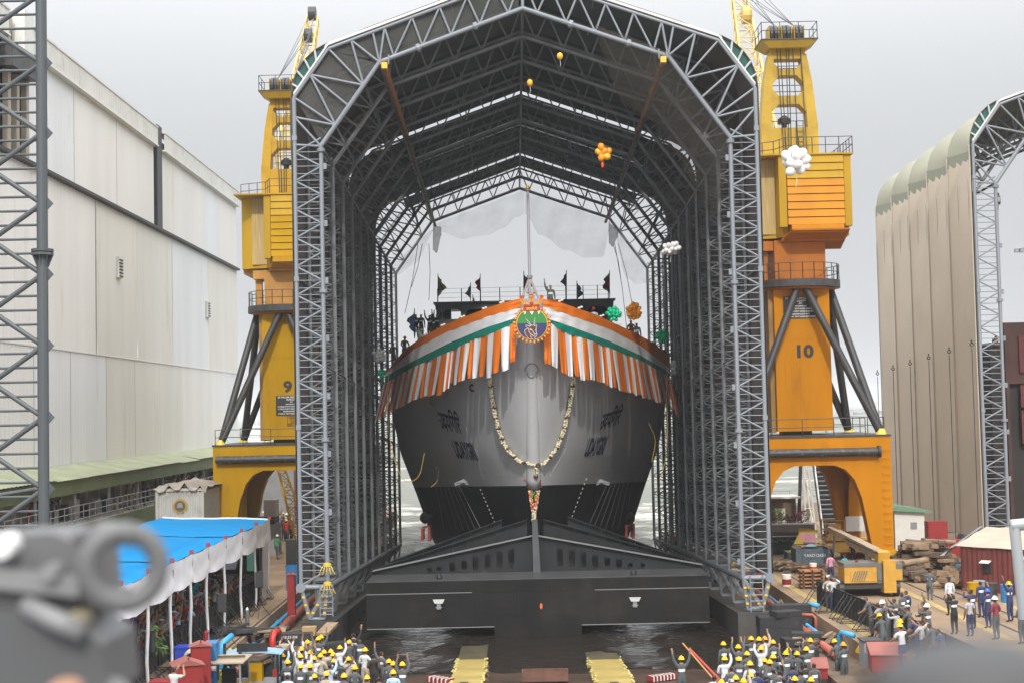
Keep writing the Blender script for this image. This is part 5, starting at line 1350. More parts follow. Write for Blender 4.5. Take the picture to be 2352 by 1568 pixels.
# ---------------------------------------------------------------- people
skin_m = [mat('skin brown', (.20, .095, .055), .55), mat('skin dark', (.12, .06, .038), .55), mat('skin light brown', (.30, .16, .10), .55)]
hair_m = mat('black hair', (.012, .010, .010), .45)
shoe_m = mat('dark shoes', (.03, .028, .026), .6)
strip_m = mat('reflective strip', (.75, .77, .78), .35)
eye_m = mat('eye', (.02, .015, .012), .3)
CL = {n: mat('cloth '+n, c, .8, 0, .1, 6) for n, c in {'grey': (.075, .083, .088), 'white': (.52, .53, .54), 'pale blue': (.38, .50, .66), 'black': (.018, .018, .02), 'navy': (.025, .035, .10), 'tan': (.40, .34, .27),
      'pink': (.58, .27, .36), 'teal': (.05, .38, .40), 'maroon': (.18, .03, .05), 'red': (.45, .03, .03), 'green': (.06, .22, .10), 'orange': (.6, .2, .04), 'purple': (.16, .07, .25), 'brown': (.13, .075, .045), 'khaki': (.24, .18, .10), 'yellow': (.6, .42, .05), 'light grey': (.34, .35, .36)}.items()}
HELM = {n: mat('helmet '+n, c, .3) for n, c in {'yellow': (.80, .46, .005), 'white': (.80, .80, .80), 'red': (.65, .03, .03), 'orange': (.80, .30, .01), 'blue': (.04, .14, .5)}.items()}
def arm_pose(kind, s):
    sh = Vector((s*.185, 0, 1.405))
    T = {'down': ((s*.235, -.02, 1.13), (s*.25, .06, .88), (s*.25, .09, .79)),
         'bent': ((s*.255, .02, 1.15), (s*.17, .24, 1.10), (s*.12, .31, 1.11)),
         'phone': ((s*.27, .20, 1.37), (s*.13, .33, 1.58), (s*.10, .36, 1.67)),
         'high': ((s*.25, .10, 1.64), (s*.19, .17, 1.88), (s*.18, .19, 1.98)),
         'up': ((s*.30, .02, 1.63), (s*.34, .04, 1.90), (s*.35, .05, 2.0)),
         'out': ((s*.40, .12, 1.30), (s*.58, .26, 1.38), (s*.65, .32, 1.42)),
         'lean': ((s*.26, .16, 1.20), (s*.22, .38, 1.12), (s*.18, .45, 1.12)),
         'hip': ((s*.33, -.06, 1.19), (s*.20, .04, 1.02), (s*.16, .08, 1.02)),
         'shade': ((s*.33, .10, 1.47), (s*.13, .17, 1.62), (s*.06, .16, 1.64))}[kind]
    return [sh]+[Vector(t) for t in T]
def body_mesh(name, L, Rr, legs='stand', lean=0.0, sleeve='long', strip=True, head_tilt=0.0):
    V = []; E_ = []; Rd = []; seg = []
    def node(p, r, par=None):
        V.append(Vector(p)); Rd.append(r if isinstance(r, tuple) else (r, r))
        if par is not None: E_.append((par, len(V)-1))
        return len(V)-1
    pel = node((0, 0, .95), (.165, .125)); wa = node((0, 0, 1.10), (.155, .12), pel); ch = node((0, .01, 1.28), (.165, .115), wa)
    uc = node((0, 0, 1.40), (.13, .095), ch); nk = node((0, .005, 1.49), .056, uc); hb_ = node((0, .03, 1.555), (.066, .08), nk); hm = node((0, .03, 1.635), (.078, .096), hb_); ht = node((0, .022, 1.705), (.062, .078), hm)
    arms = []
    for s, k in ((-1, L), (1, Rr)):
        sh, el, wr, hd = arm_pose(k, s)
        a = node(sh, .076, uc); b_ = node(sh.lerp(el, .5), .068, a); c = node(el, .056, b_); d = node(el.lerp(wr, .55), .050, c); e = node(wr, .034, d); h = node(wr.lerp(hd, .6), (.038, .026), e)
        dr = (hd-wr).normalized(); sd_ = dr.cross(Vector((0, 1, .1))).normalized()
        if sd_.x*s < 0: sd_ = -sd_
        for i, (o, ln) in enumerate(((-.030, .075), (-.010, .088), (.010, .085), (.028, .068))):
            p = wr.lerp(hd, .8)+sd_*o; f1 = node(p+dr*.02, .0115, h); f2 = node(p+dr*ln*.6+Vector((0, .008, 0)), .0095, f1); node(p+dr*ln+Vector((0, .022, 0)), .007, f2)
        t1 = node(wr.lerp(hd, .25)-sd_*.042+Vector((0, .01, 0)), .0125, h); node(wr.lerp(hd, .55)-sd_*.066+Vector((0, .02, 0)), .009, t1)
        arms.append((sh, el, wr, hd))
    LG = {'stand': (((-.10, .02, .50), (-.11, -.02, .09)), ((.10, .02, .50), (.11, -.02, .09))), 'walk': (((-.10, .12, .52), (-.10, .18, .10)), ((.10, -.02, .50), (.10, -.24, .14))),
          'wide': (((-.16, .03, .50), (-.20, -.02, .09)), ((.16, .03, .50), (.20, -.02, .09))), 'run': (((-.10, .26, .62), (-.10, .12, .22)), ((.10, -.04, .50), (.10, -.34, .30)))}[legs]
    for s, (kn, an) in zip((-1, 1), LG):
        hp = node((s*.088, 0, .87), (.105, .115), pel); kn = Vector(kn); an = Vector(an)
        th = node(Vector((s*.088, 0, .87)).lerp(kn, .5), .092, hp); k = node(kn, .072, th); cf = node(kn.lerp(an, .4), .066, k); a = node(an, .04, cf); fo = node(an+Vector((0, .06, -.055)), (.042, .03), a); node(an+Vector((s*.015, .17, -.06)), (.038, .025), fo)
    if lean:
        for i, v in enumerate(V):
            if v.z > .95: d = v-Vector((0, 0, .95)); V[i] = Vector((0, 0, .95))+Matrix.Rotation(-lean, 3, 'X') @ d
    me = bpy.data.meshes.new('skeleton'); me.from_pydata([tuple(v) for v in V], E_, [])
    o = bpy.data.objects.new('skeleton', me); COL.objects.link(o)
    m = o.modifiers.new('skin', 'SKIN'); sv_ = me.skin_vertices[0].data
    for i, r in enumerate(Rd): sv_[i].radius = r
    sv_[pel].use_root = True
    m.branch_smoothing = .6
    s2 = o.modifiers.new('sub', 'SUBSURF'); s2.levels = 1; s2.render_levels = 1
    bpy.context.view_layer.update()
    out = bpy.data.meshes.new_from_object(o.evaluated_get(bpy.context.evaluated_depsgraph_get())); out.name = name
    bpy.data.objects.remove(o); bpy.data.meshes.remove(me)
    unl = Matrix.Rotation(lean, 3, 'X')
    for i in range(6): out.materials.append(None)
    def un(p):
        return Vector((0, 0, .95))+unl @ (p-Vector((0, 0, .95))) if lean and p.z > .93 else p
    for f in out.polygons:
        c = un(f.center.copy()); z = c.z; mi = 1
        best = 9; part = None
        for sh, el, wr, hd in arms:
            for a, d, nm in ((sh, el, 'ua'), (el, wr, 'fa'), (wr, hd+(hd-wr)*.8, 'hd')):
                t = max(0, min(1, (c-a).dot(d-a)/(d-a).length_squared)); q = (c-a.lerp(d, t)).length
                if q < best: best, part = q, (nm, t)
        isarm = best < .092 and not (abs(c.x) < .15 and z < 1.45 and z > .8 and best > .05)
        head = abs(c.x) < .10 and z > 1.475 and abs(c.y) < .16 and not (isarm and best < .045)
        if head:
            mi = 0
            if z > 1.685 or (c.y < .0 and z > 1.54) or (z > 1.655 and c.y < .085): mi = 3
        elif isarm and part[0] == 'hd': mi = 0
        elif isarm and part[0] == 'fa': mi = 0 if (sleeve == 'short' or part[1] > .85) else 1
        elif isarm and part[0] == 'ua': mi = 0 if (sleeve == 'none' and part[1] > .15) or (sleeve == 'short' and part[1] > .6) else 1
        elif z < .11: mi = 4
        elif z < .97: mi = 2
        elif z > 1.46 and abs(c.x) < .09: mi = 0
        elif strip and 1.19 < z < 1.245: mi = 5
        f.material_index = mi; f.use_smooth = True
    bm = bmesh.new(); bm.from_mesh(out)
    def lump(c, sc, mi):
        p = Vector(c)
        if lean: p = Vector((0, 0, .95))+Matrix.Rotation(-lean, 3, 'X') @ (p-Vector((0, 0, .95)))
        g = bmesh.ops.create_icosphere(bm, subdivisions=1, radius=1, matrix=Matrix.Translation(p) @ Matrix.Diagonal((*sc, 1)))
        for f in {f for v in g['verts'] for f in v.link_faces}: f.material_index = mi; f.smooth = True
    lump((0, .128, 1.612), (.015, .022, .026), 0)
    for s in (-1, 1): lump((s*.078, .02, 1.62), (.013, .026, .034), 0); lump((s*.031, .113, 1.642), (.013, .010, .008), 3)
    lump((0, .112, 1.568), (.024, .010, .007), 0)
    bm.to_mesh(out); bm.free()
    out['lean'] = lean
    return out
BODY = {}
for nm, a in {'stand': ('down', 'down'), 'lookphone': ('phone', 'phone'), 'filmhigh': ('high', 'high'), 'wave_r': ('down', 'up'), 'wave_l': ('up', 'bent'), 'cheer': ('up', 'up'), 'bent': ('bent', 'bent'), 'point': ('down', 'out'), 'shade': ('shade', 'hip'), 'one_phone': ('bent', 'high')}.items():
    BODY[nm] = body_mesh('person_'+nm, a[0], a[1])
BODY['lean'] = body_mesh('person_lean', 'lean', 'lean', lean=R(16), sleeve='short', strip=False)
BODY['lean2'] = body_mesh('person_lean2', 'lean', 'phone', lean=R(8), sleeve='short', strip=False)
BODY['walk'] = body_mesh('person_walk', 'down', 'bent', legs='walk', sleeve='long', strip=False)
BODY['run'] = body_mesh('person_run', 'bent', 'bent', legs='run', lean=R(8))
BODY['plain'] = body_mesh('person_plain', 'down', 'down', sleeve='short', strip=False)
BODY['plain_phone'] = body_mesh('person_plain_phone', 'phone', 'phone', sleeve='short', strip=False)
BODY['plain_high'] = body_mesh('person_plain_high', 'high', 'high', sleeve='short', strip=False)
BODY['plain_wave'] = body_mesh('person_plain_wave', 'bent', 'up', sleeve='short', strip=False)
BODY['vest'] = body_mesh('person_vest', 'bent', 'down', sleeve='none', strip=False)
# a safety helmet: shell, brim, crest ridge
b = MB(); rings = []
for j in range(6):
    t = j/5*math.pi/2; rings.append([(.108*math.cos(t)*math.cos(2*math.pi*k/14), .126*math.cos(t)*math.sin(2*math.pi*k/14), .112*math.sin(t)) for k in range(15)])
b.grid(rings)
br = [[((.108+(.024 if i else 0))*math.cos(2*math.pi*k/14), (.126+((.024+.035*max(0, math.sin(2*math.pi*k/14))) if i else 0))*math.sin(2*math.pi*k/14), -.012*i) for k in range(15)] for i in (0, 1)]
b.grid(br); b.path([(0, -.12, .055), (0, -.06, .108), (0, .02, .122), (0, .09, .095)], .016, 6)
HELMET = {n: None for n in HELM}
hm_ = b.mesh('helmet', HELM['yellow'], True)
for n in HELM: HELMET[n] = hm_.copy(); HELMET[n].materials.clear(); HELMET[n].materials.append(HELM[n])
b = MB(); b.grid([[((.093+.012*j/3)*math.cos(2*math.pi*k/12)*(1-.0*j), (.112+.01*j/3)*math.sin(2*math.pi*k/12), .03+.045*j/3) for k in range(13)] for j in range(4)]); b.ball((0, 0, .075), (.105, .122, .03), 12, 5)
b.prism([(-.07, .08, .03), (.07, .08, .03), (.05, .19, .015), (-.05, .19, .015)], (0, 0, .012))
CAPS = b.mesh('cap', CL['white'], True)
CAPN = CAPS.copy(); CAPN.materials.clear(); CAPN.materials.append(CL['navy'])
PEOPLE = []
def person(pose, loc, face, shirt, trousers, hat=None, label=None, group='launch day onlookers', h=1.0, skin=None, cat='person'):
    """face: degrees, 0 looks towards the ship (away from the lens)"""
    o = bpy.data.objects.new('person', BODY[pose]); COL.objects.link(o)
    o.location = loc; o.rotation_euler = (0, 0, R(face)); o.scale = (h, h, h)
    ms = [skin or rnd.choice(skin_m), CL[shirt], CL[trousers], hair_m, shoe_m, strip_m if shirt in ('grey', 'navy', 'black', 'white') else CL[shirt]]
    for i, m in enumerate(ms): o.material_slots[i].link = 'OBJECT'; o.material_slots[i].material = m
    if hat:
        me = HELMET.get(hat) or (CAPS if hat == 'white cap' else CAPN)
        ln = BODY[pose].get('lean', 0.0); p = Vector((0, .025, 1.655))
        M_ = Matrix.Identity(4)
        if ln: p = Vector((0, 0, .95))+Matrix.Rotation(-ln, 3, 'X') @ (p-Vector((0, 0, .95))); M_ = Matrix.Rotation(-ln, 4, 'X')
        link('helmet' if hat in HELM else 'cap', me, o, Matrix.Translation(p) @ M_)
    tag(o, label, cat, group); PEOPLE.append(o); o['_d'] = ''
    del o['_d']
    return o
HATW = {'yellow': 'in yellow helmet', 'white': 'in white helmet', 'red': 'in red helmet', 'orange': 'in orange helmet', 'blue': 'in blue helmet', 'white cap': 'in white cap', 'navy cap': 'in navy cap', None: 'bareheaded'}
POSEW = {'stand': 'standing', 'lookphone': 'filming', 'filmhigh': 'arms high', 'wave_r': 'right arm up', 'wave_l': 'left arm up', 'cheer': 'arms up', 'bent': 'arms bent', 'point': 'pointing', 'shade': 'shading eyes',
         'one_phone': 'phone raised', 'lean': 'leaning', 'lean2': 'leaning filming', 'walk': 'walking', 'run': 'running', 'plain': 'standing', 'plain_phone': 'filming', 'plain_high': 'arms high', 'plain_wave': 'waving', 'vest': 'standing'}
PEND = {}
def someone(pose, loc, face, shirt, trousers, hat, where, group, h=1.0):
    o = person(pose, loc, face, shirt, trousers, hat, None, group, h)
    d = f"{shirt} clad person {HATW[hat]} {POSEW[pose]}"; PEND.setdefault((d, where), []).append(o)
    return o
ORD = ['first', 'second', 'third', 'fourth', 'fifth', 'sixth', 'seventh', 'eighth', 'ninth', 'tenth', 'eleventh', 'twelfth', 'thirteenth', 'fourteenth', 'fifteenth', 'sixteenth', 'seventeenth', 'eighteenth', 'nineteenth', 'twentieth']+['twenty-'+q for q in ('first', 'second', 'third', 'fourth', 'fifth', 'sixth', 'seventh', 'eighth', 'ninth')]+['thirtieth']*9
def name_people():
    from bpy_extras.object_utils import world_to_camera_view as wv
    bpy.context.view_layer.update()
    for (d, where), L in PEND.items():
        if len(L) == 1: L[0]['label'] = f"{d} {where}"; continue
        L.sort(key=lambda o: wv(S, cam, o.matrix_world.translation).x)
        for i, o in enumerate(L):
            o['label'] = f"{d} {where}, {ORD[i]} from left"

# ---- foreground workers on the wet slip, left group (head positions in picture pixels; distance)
def at_head(px, py, Y, h=1.0): p = at(px, py, Y); return Vector((p.x, p.y, p.z-1.70*h))
def slipz(y): return -.12-.046*max(0, y-32)
def stand_at(px, py, ground=None):
    """place a person whose head top is seen at px,py standing on the ground function"""
    lo, hi = 30.0, 120.0
    for _ in range(40):
        m = (lo+hi)/2; p = at(px, py, m)
        if p.z-1.74 > (ground(p.x, m) if ground else 0): lo = m
        else: hi = m
    p = at(px, py, lo); return Vector((p.x, p.y, ground(p.x, p.y) if ground else 0.0))
GS = lambda x, y: -1.25
Wl = 'on left slip side'
LG_ = 'workers crowding the left side of the slip'
for px, py, pose, shirt, tr, hat, fc in (
    (637, 1468, 'stand', 'grey', 'grey', None, 10), (652, 1462, 'lookphone', 'tan', 'tan', None, 5), (648, 1500, 'filmhigh', 'pale blue', 'navy', 'yellow', -20), (660, 1518, 'one_phone', 'grey', 'grey', 'yellow', -15),
    (682, 1478, 'filmhigh', 'white', 'white', None, -10), (693, 1488, 'lookphone', 'grey', 'grey', 'yellow', 15), (700, 1510, 'one_phone', 'white', 'white', None, -25), (712, 1490, 'filmhigh', 'grey', 'grey', 'yellow', 0),
    (716, 1498, 'stand', 'white', 'grey', None, 175), (730, 1462, 'lookphone', 'grey', 'grey', 'yellow', -10), (737, 1460, 'one_phone', 'grey', 'grey', 'yellow', -15), (706, 1472, 'filmhigh', 'grey', 'grey', 'yellow', 8), (690, 1500, 'filmhigh', 'white', 'tan', 'yellow', 8),
    (722, 1504, 'lookphone', 'white', 'navy', 'yellow', 20), (736, 1502, 'bent', 'tan', 'tan', 'yellow', 0), (712, 1526, 'point', 'grey', 'grey', 'yellow', -20), (744, 1493, 'stand', 'tan', 'grey', 'yellow', -5), (760, 1490, 'bent', 'tan', 'grey', 'yellow', 10),
    (765, 1500, 'stand', 'grey', 'grey', 'yellow', 0), (757, 1522, 'one_phone', 'pale blue', 'navy', None, 0), (768, 1515, 'point', 'grey', 'grey', 'yellow', 15), (780, 1482, 'one_phone', 'white', 'grey', 'yellow', -10), (802, 1468, 'shade', 'grey', 'grey', 'yellow', 190),
    (812, 1452, 'wave_r', 'black', 'black', None, 10), (826, 1462, 'stand', 'grey', 'grey', None, 185), (838, 1490, 'bent', 'white', 'tan', 'yellow', -20), (858, 1497, 'vest', 'black', 'black', None, 0), (875, 1492, 'wave_l', 'grey', 'grey', None, -30),
    (893, 1512, 'stand', 'grey', 'grey', 'yellow', 0), (903, 1520, 'bent', 'grey', 'grey', 'yellow', 0), (924, 1522, 'filmhigh', 'grey', 'grey', 'yellow', 0), (903, 1540, 'stand', 'pale blue', 'navy', 'yellow', 0), (750, 1545, 'stand', 'tan', 'grey', 'yellow', 0),
    (843, 1548, 'stand', 'white', 'grey', 'yellow', 0), (690, 1525, 'stand', 'grey', 'grey', 'yellow', 0), (722, 1545, 'stand', 'grey', 'navy', 'yellow', 0), (790, 1550, 'bent', 'grey', 'grey', 'yellow', 0), (660, 1545, 'stand', 'pale blue', 'navy', None, 0),
    (770, 1546, 'stand', 'pale blue', 'navy', None, 10), (815, 1530, 'bent', 'grey', 'grey', 'yellow', 5), (870, 1548, 'bent', 'grey', 'grey', None, 5), (800, 1505, 'lookphone', 'tan', 'grey', 'yellow', -5)):
    someone(pose, stand_at(px, py, GS), fc, shirt, tr, hat, Wl, LG_, rnd.uniform(.96, 1.03))
RG_ = 'workers crowding the right side of the slip'; Wr = 'on right slip side'
for px, py, pose, shirt, tr, hat, fc in (
    (1662, 1470, 'stand', 'grey', 'grey', 'yellow', 20), (1565, 1508, 'cheer', 'grey', 'grey', 'yellow', 5), (1664, 1510, 'one_phone', 'white', 'navy', 'yellow', -10), (1657, 1558, 'lookphone', 'white', 'grey', 'yellow', 0), (1696, 1482, 'filmhigh', 'grey', 'grey', 'yellow', 10),
    (1716, 1495, 'bent', 'grey', 'grey', 'yellow', 10), (1726, 1460, 'lookphone', 'grey', 'grey', 'yellow', 25), (1744, 1462, 'stand', 'grey', 'grey', 'yellow', 20), (1757, 1462, 'one_phone', 'tan', 'grey', 'orange', 10), (1776, 1466, 'stand', 'grey', 'grey', 'yellow', 15),
    (1748, 1484, 'filmhigh', 'white', 'navy', 'yellow', 10), (1697, 1506, 'stand', 'grey', 'grey', 'yellow', 0), (1723, 1522, 'bent', 'white', 'grey', 'yellow', 15), (1756, 1508, 'stand', 'grey', 'grey', 'yellow', 0), (1776, 1505, 'bent', 'grey', 'grey', 'yellow', 10),
    (1768, 1516, 'stand', 'grey', 'grey', 'yellow', 5), (1806, 1497, 'filmhigh', 'grey', 'grey', 'yellow', 20), (1812, 1486, 'stand', 'grey', 'grey', 'yellow', 10), (1831, 1492, 'bent', 'grey', 'grey', 'yellow', 15), (1853, 1486, 'lookphone', 'grey', 'grey', 'yellow', 20),
    (1724, 1545, 'stand', 'grey', 'grey', 'yellow', 5), (1790, 1535, 'one_phone', 'grey', 'grey', None, 5), (1820, 1522, 'bent', 'navy', 'grey', None, 10), (1800, 1550, 'stand', 'grey', 'grey', None, 0), (1863, 1552, 'stand', 'grey', 'grey', 'yellow', 10),
    (1862, 1465, 'lookphone', 'grey', 'grey', 'yellow', 25), (1925, 1468, 'lean', 'grey', 'grey', 'yellow', 30), (1938, 1476, 'one_phone', 'grey', 'grey', 'orange', 25), (1740, 1540, 'bent', 'navy', 'grey', None, 5), (1776, 1528, 'lookphone', 'grey', 'grey', None, 10), (1838, 1536, 'bent', 'grey', 'grey', None, 15), (1850, 1520, 'stand', 'black', 'grey', None, 10), (1708, 1560, 'one_phone', 'tan', 'grey', 'yellow', 0), (1760, 1555, 'bent', 'grey', 'grey', None, 5), (1826, 1552, 'lookphone', 'navy', 'grey', 'yellow', 10), (1790, 1492, 'stand', 'black', 'grey', None, 10), (1870, 1520, 'stand', 'grey', 'grey', None, 20), (1640, 1545, 'point', 'white', 'navy', None, 5), (1680, 1530, 'stand', 'grey', 'grey', None, 0), (1690, 1550, 'stand', 'tan', 'grey', 'yellow', 0)):
    someone(pose, stand_at(px, py, GS), fc, shirt, tr, hat, Wr, RG_, rnd.uniform(.96, 1.03))
# ---- right quay, behind and beside the black barrier
QG = 'people on the right quay'; Wq = 'by right barrier'
for px, py, pose, shirt, tr, hat, fc in (
    (2000, 1368, 'lean', 'grey', 'grey', None, 60), (2022, 1378, 'lean2', 'light grey', 'grey', None, 50), (2038, 1380, 'lean', 'grey', 'grey', 'white', 55), (2055, 1372, 'lookphone', 'grey', 'grey', None, 50), (2072, 1358, 'stand', 'grey', 'grey', None, 40), (2082, 1352, 'stand', 'navy', 'grey', None, 40),
    (2058, 1395, 'lookphone', 'light grey', 'grey', None, 45), (2090, 1392, 'lean2', 'grey', 'grey', 'white cap', 45), (2105, 1410, 'lean', 'navy', 'navy', None, 50), (2122, 1380, 'one_phone', 'brown', 'grey', None, 40), (2130, 1388, 'lookphone', 'grey', 'grey', 'white', 35), (2136, 1412, 'lean', 'tan', 'grey', None, 45),
    (2028, 1406, 'lean', 'grey', 'grey', 'yellow', 30), (2068, 1420, 'bent', 'grey', 'grey', 'yellow', 25), (2072, 1434, 'lean2', 'white', 'navy', 'yellow', 25), (2118, 1422, 'lean2', 'light grey', 'grey', None, 45), (2146, 1430, 'lean', 'grey', 'black', None, 40), (2166, 1440, 'lean', 'navy', 'black', None, 40),
    (2180, 1326, 'stand', 'white', 'black', 'navy cap', 25), (2190, 1362, 'lookphone', 'black', 'black', None, 20), (2232, 1352, 'lookphone', 'navy', 'black', None, 30), (2252, 1330, 'stand', 'navy', 'navy', None, 20), (2268, 1350, 'one_phone', 'navy', 'navy', 'blue', 25), (2286, 1372, 'bent', 'maroon', 'grey', 'white', 30),
    (2318, 1338, 'wave_l', 'navy', 'navy', 'yellow', 30), (2345, 1380, 'bent', 'grey', 'grey', None, 30), (2226, 1366, 'plain', 'light grey', 'navy', None, 20)):
    someone(pose, stand_at(px, py), fc, shirt, tr, hat, Wq, QG, rnd.uniform(.97, 1.03))
Wq2 = 'on the right quay near the timber stacks'
person('run', stand_at(2134, 1305), -20, 'grey', 'grey', None, 'person in grey overalls running past the pale timber stack on the right quay', QG)
person('walk', stand_at(1907, 1268), 15, 'pink', 'navy', None, 'person in pink shirt carrying a red and white bucket beside the dumpster', QG)
person('bent', stand_at(1940, 1270), 30, 'teal', 'navy', None, 'person in turquoise shirt seen behind the mobile crane boom', QG)
person('bent', stand_at(1902, 1320), 150, 'tan', 'grey', 'white cap', 'person with white cap leaning on the near corner of the right barrier', QG)
person('shade', stand_at(1913, 1322), 160, 'white', 'navy', None, 'person in white shirt holding a phone to the ear at the barrier corner', QG)
# ---- on deck
dk_ = lambda px, py, Y: Vector((at(px, py, Y).x, Y, at(px, py, Y).z-1.7))
DG = 'people standing on the ship'
person('wave_r', dk_(1264, 655, 79.5), 190, 'grey', 'grey', None, 'person in grey overalls waving from the bow beside the jackstaff', DG)
person('bent', dk_(1220, 650, 79.6), 180, 'white', 'white', 'white cap', 'person in white naval uniform and cap behind the jackstaff', DG)
person('bent', dk_(1363, 708, 83), 185, 'pale blue', 'navy', 'red', 'person with red helmet looking over the bow rail', DG)
person('lookphone', dk_(964, 750, 92), 180, 'white', 'white', None, 'person in white shirt filming over the left bow rail', DG)
person('lean', dk_(928, 773, 94.5), 200, 'grey', 'grey', 'yellow', 'person in grey overalls and yellow helmet at the left rail', DG)
person('bent', dk_(903, 788, 95.5), 200, 'brown', 'grey', None, 'bare headed person crouched low at the far left rail', DG)
for px, py in ((955, 722), (967, 722), (986, 724), (996, 726), (1003, 722), (991, 722)):
    someone('cheer' if px in (1003, 986) else 'stand', dk_(px, py, 99), 190, 'black', 'black', None, 'beside ship bridge', DG)
person('bent', dk_(1449, 735, 88), 180, 'brown', 'grey', None, 'person half hidden behind the orange balloons on deck', DG)
person('bent', dk_(1520, 795, 95), 170, 'maroon', 'grey', None, 'person leaning at the right rail beneath the green balloons', DG)
person('stand', dk_(1462, 742, 88), 180, 'grey', 'grey', None, 'person in grey right of the orange balloons on deck', DG)
# ---- verandah of the white shed
VG = 'people watching from the green verandah'; Wv = 'on near verandah'
person('shade', Vector((-27.3, 85.2, 3.9)), -75, 'navy', 'navy', None, 'person in navy overalls standing alone at the verandah rail', VG)
for px, Y, sh, tr in ((8, 83, 'red', 'red'), (22, 83, 'red', 'red'), (35, 82, 'red', 'red'), (62, 83, 'grey', 'grey'), (72, 83.5, 'grey', 'navy'), (82, 83, 'grey', 'grey'), (116, 84.5, 'grey', 'grey'), (125, 83.5, 'light grey', 'grey'), (296, 97, 'khaki', 'khaki'), (310, 97.5, 'khaki', 'khaki'), (335, 101, 'maroon', 'brown')):
    x = (px-1176-8)*Y/FPX; someone('stand' if px > 200 else 'lean', Vector((max(x, -27.9), Y, 3.9)), -60, sh, tr, None, Wv, VG)
for k in range(34):
    Y = rnd.uniform(106, 126); someone(rnd.choice(['plain', 'lean', 'plain_phone', 'plain_wave']), Vector((-27.9+rnd.uniform(0, 1.9), Y, 3.9)), -60+rnd.uniform(-25, 25), rnd.choice(['navy', 'grey', 'white', 'maroon', 'green', 'black', 'pale blue', 'grey']), 'black', None, 'at far verandah end', VG, rnd.uniform(.94, 1.04))
# ---- far left, between crane 9 and the hall
for k in range(26):
    px = rnd.uniform(606, 676); Y = rnd.uniform(112, 126)
    someone(rnd.choice(['plain', 'plain_wave', 'plain_phone', 'walk']), Vector(((px-1184)*Y/FPX, Y, 0)), rnd.uniform(-70, 20), rnd.choice(['white', 'navy', 'red', 'grey', 'tan', 'white', 'green', 'black']), rnd.choice(['navy', 'black', 'brown']), rnd.choice([None, None, 'white', 'yellow']), 'beyond left crane', 'people in the far group beyond crane nine')
someone('walk', Vector(((638-1184)*100/FPX, 100, 0)), -20, 'green', 'grey', 'white', 'apart beyond left crane', 'people in the far group beyond crane nine')
# ---- people by the gangway stairs
person('stand', Vector(((1878-1169)*112/FPX, 112, 1.0)), 20, 'navy', 'navy', None, 'person in navy standing on the lower gangway stair', QG)
person('walk', Vector(((1874-1169)*95/FPX, 95, 0)), 40, 'purple', 'navy', 'white', 'person in purple clothes beside the yellow work platform', QG)
person('stand', Vector(((1937-1169)*90/FPX, 90, 0)), 30, 'black', 'black', None, 'person in dark clothes between the dumpster and the boom', QG)
# ---- crowd under the tent
TG = 'spectators crowded under the blue roofed tent'; Wt = 'in the crowd under the blue roofed tent'
tc_ = ['white', 'pale blue', 'navy', 'maroon', 'tan', 'green', 'pink', 'grey', 'white', 'teal', 'orange', 'purple', 'brown', 'pale blue', 'black', 'light grey', 'yellow', 'red']
for k in range(150):
    row = k % 6; Y = 51.5+(k//6)*1.05+rnd.uniform(-.25, .25); x = -14.9-row*.72+rnd.uniform(-.18, .18)
    someone(rnd.choice(['lean', 'lean2', 'plain_phone', 'plain_phone', 'plain_high', 'plain', 'plain_wave']) if row < 3 else rnd.choice(['plain', 'plain_phone', 'plain_high']), Vector((x, Y, 0 if row < 2 else .18*(row-1))), -50+rnd.uniform(-25, 15), tc_[rnd.randrange(len(tc_))], rnd.choice(['navy', 'black', 'brown', 'grey']), rnd.choice([None]*14+['white cap']), 'in tent '+('front row' if row == 0 else 'second row' if row == 1 else 'rear rows'), TG, rnd.uniform(.92, 1.03))
person('plain_phone', stand_at(400, 1528), -25, 'white', 'navy', None, 'person in white shirt filming beside the red cabinets at the bottom left', TG)
name_people()
# ---------------------------------------------------------------- spectators' tent on the left quay
X0, X1, Y0, Y1 = -19.6, -13.65, 47.0, 79.2
tent = world_thing('marquee', 'long marquee with bright blue roof and white scalloped valance on the left quay', 'marquee', (-16.6, 63, 0))
tb = mat('sky blue tent cloth', (.0, .185, .43), .75, 0, .06, .7, spec=.1, bump=.12, bscale=1.2)
tw = mat('white tent cloth', (.78, .77, .79), .75, 0, .05, 1.2, (.5, .47, .45), .1, .7)
def tz(x, y): return 4.25+.30*((X1-x)/(X1-X0))+.10*noise.noise((x*.35, y*.3, 5))+.03*noise.noise((x*1.1, y*1.4, 8))
cuts = [47.0, 57, 63, 68.5, 74, 79.2]
for k, (a, c) in enumerate(zip(cuts, cuts[1:])):
    xl_ = X0+(.9 if k == 2 else .3 if k == 3 else 0)
    rows = [[(xl_+(X1-xl_)*i/20, a+(c+.25-a)*j/14, tz(xl_+(X1-xl_)*i/20, a+(c-a)*j/14)+(.035 if k % 2 else 0)) for i in range(21)] for j in range(15)]
    b = MB(); b.grid(rows); b.build('roof_cloth', tb, tent, smooth=True, fix=False)
posts = [49.2, 53, 56.6, 60, 63.2, 67, 71, 75, 79]
ends = [47]+posts
for k, (a, c) in enumerate(zip(ends, ends[1:])):
    rows = []
    for i in range(17):
        t = i/16; y = a+(c-a)*t; dr = 1.18+.05*math.sin(math.pi*t)-(.03 if k % 2 else 0); tp = tz(X1, y)+.06-.05*math.sin(math.pi*t)
        rows.append([(X1+.06+.03*math.sin(j*1.1+t*3)*(j/6)+.035*noise.noise((y*1.5, j*.6, k)), y, tp-dr*j/6) for j in range(7)])
    b = MB(); b.grid(rows); b.build('valance', tw, tent, smooth=True, fix=False)
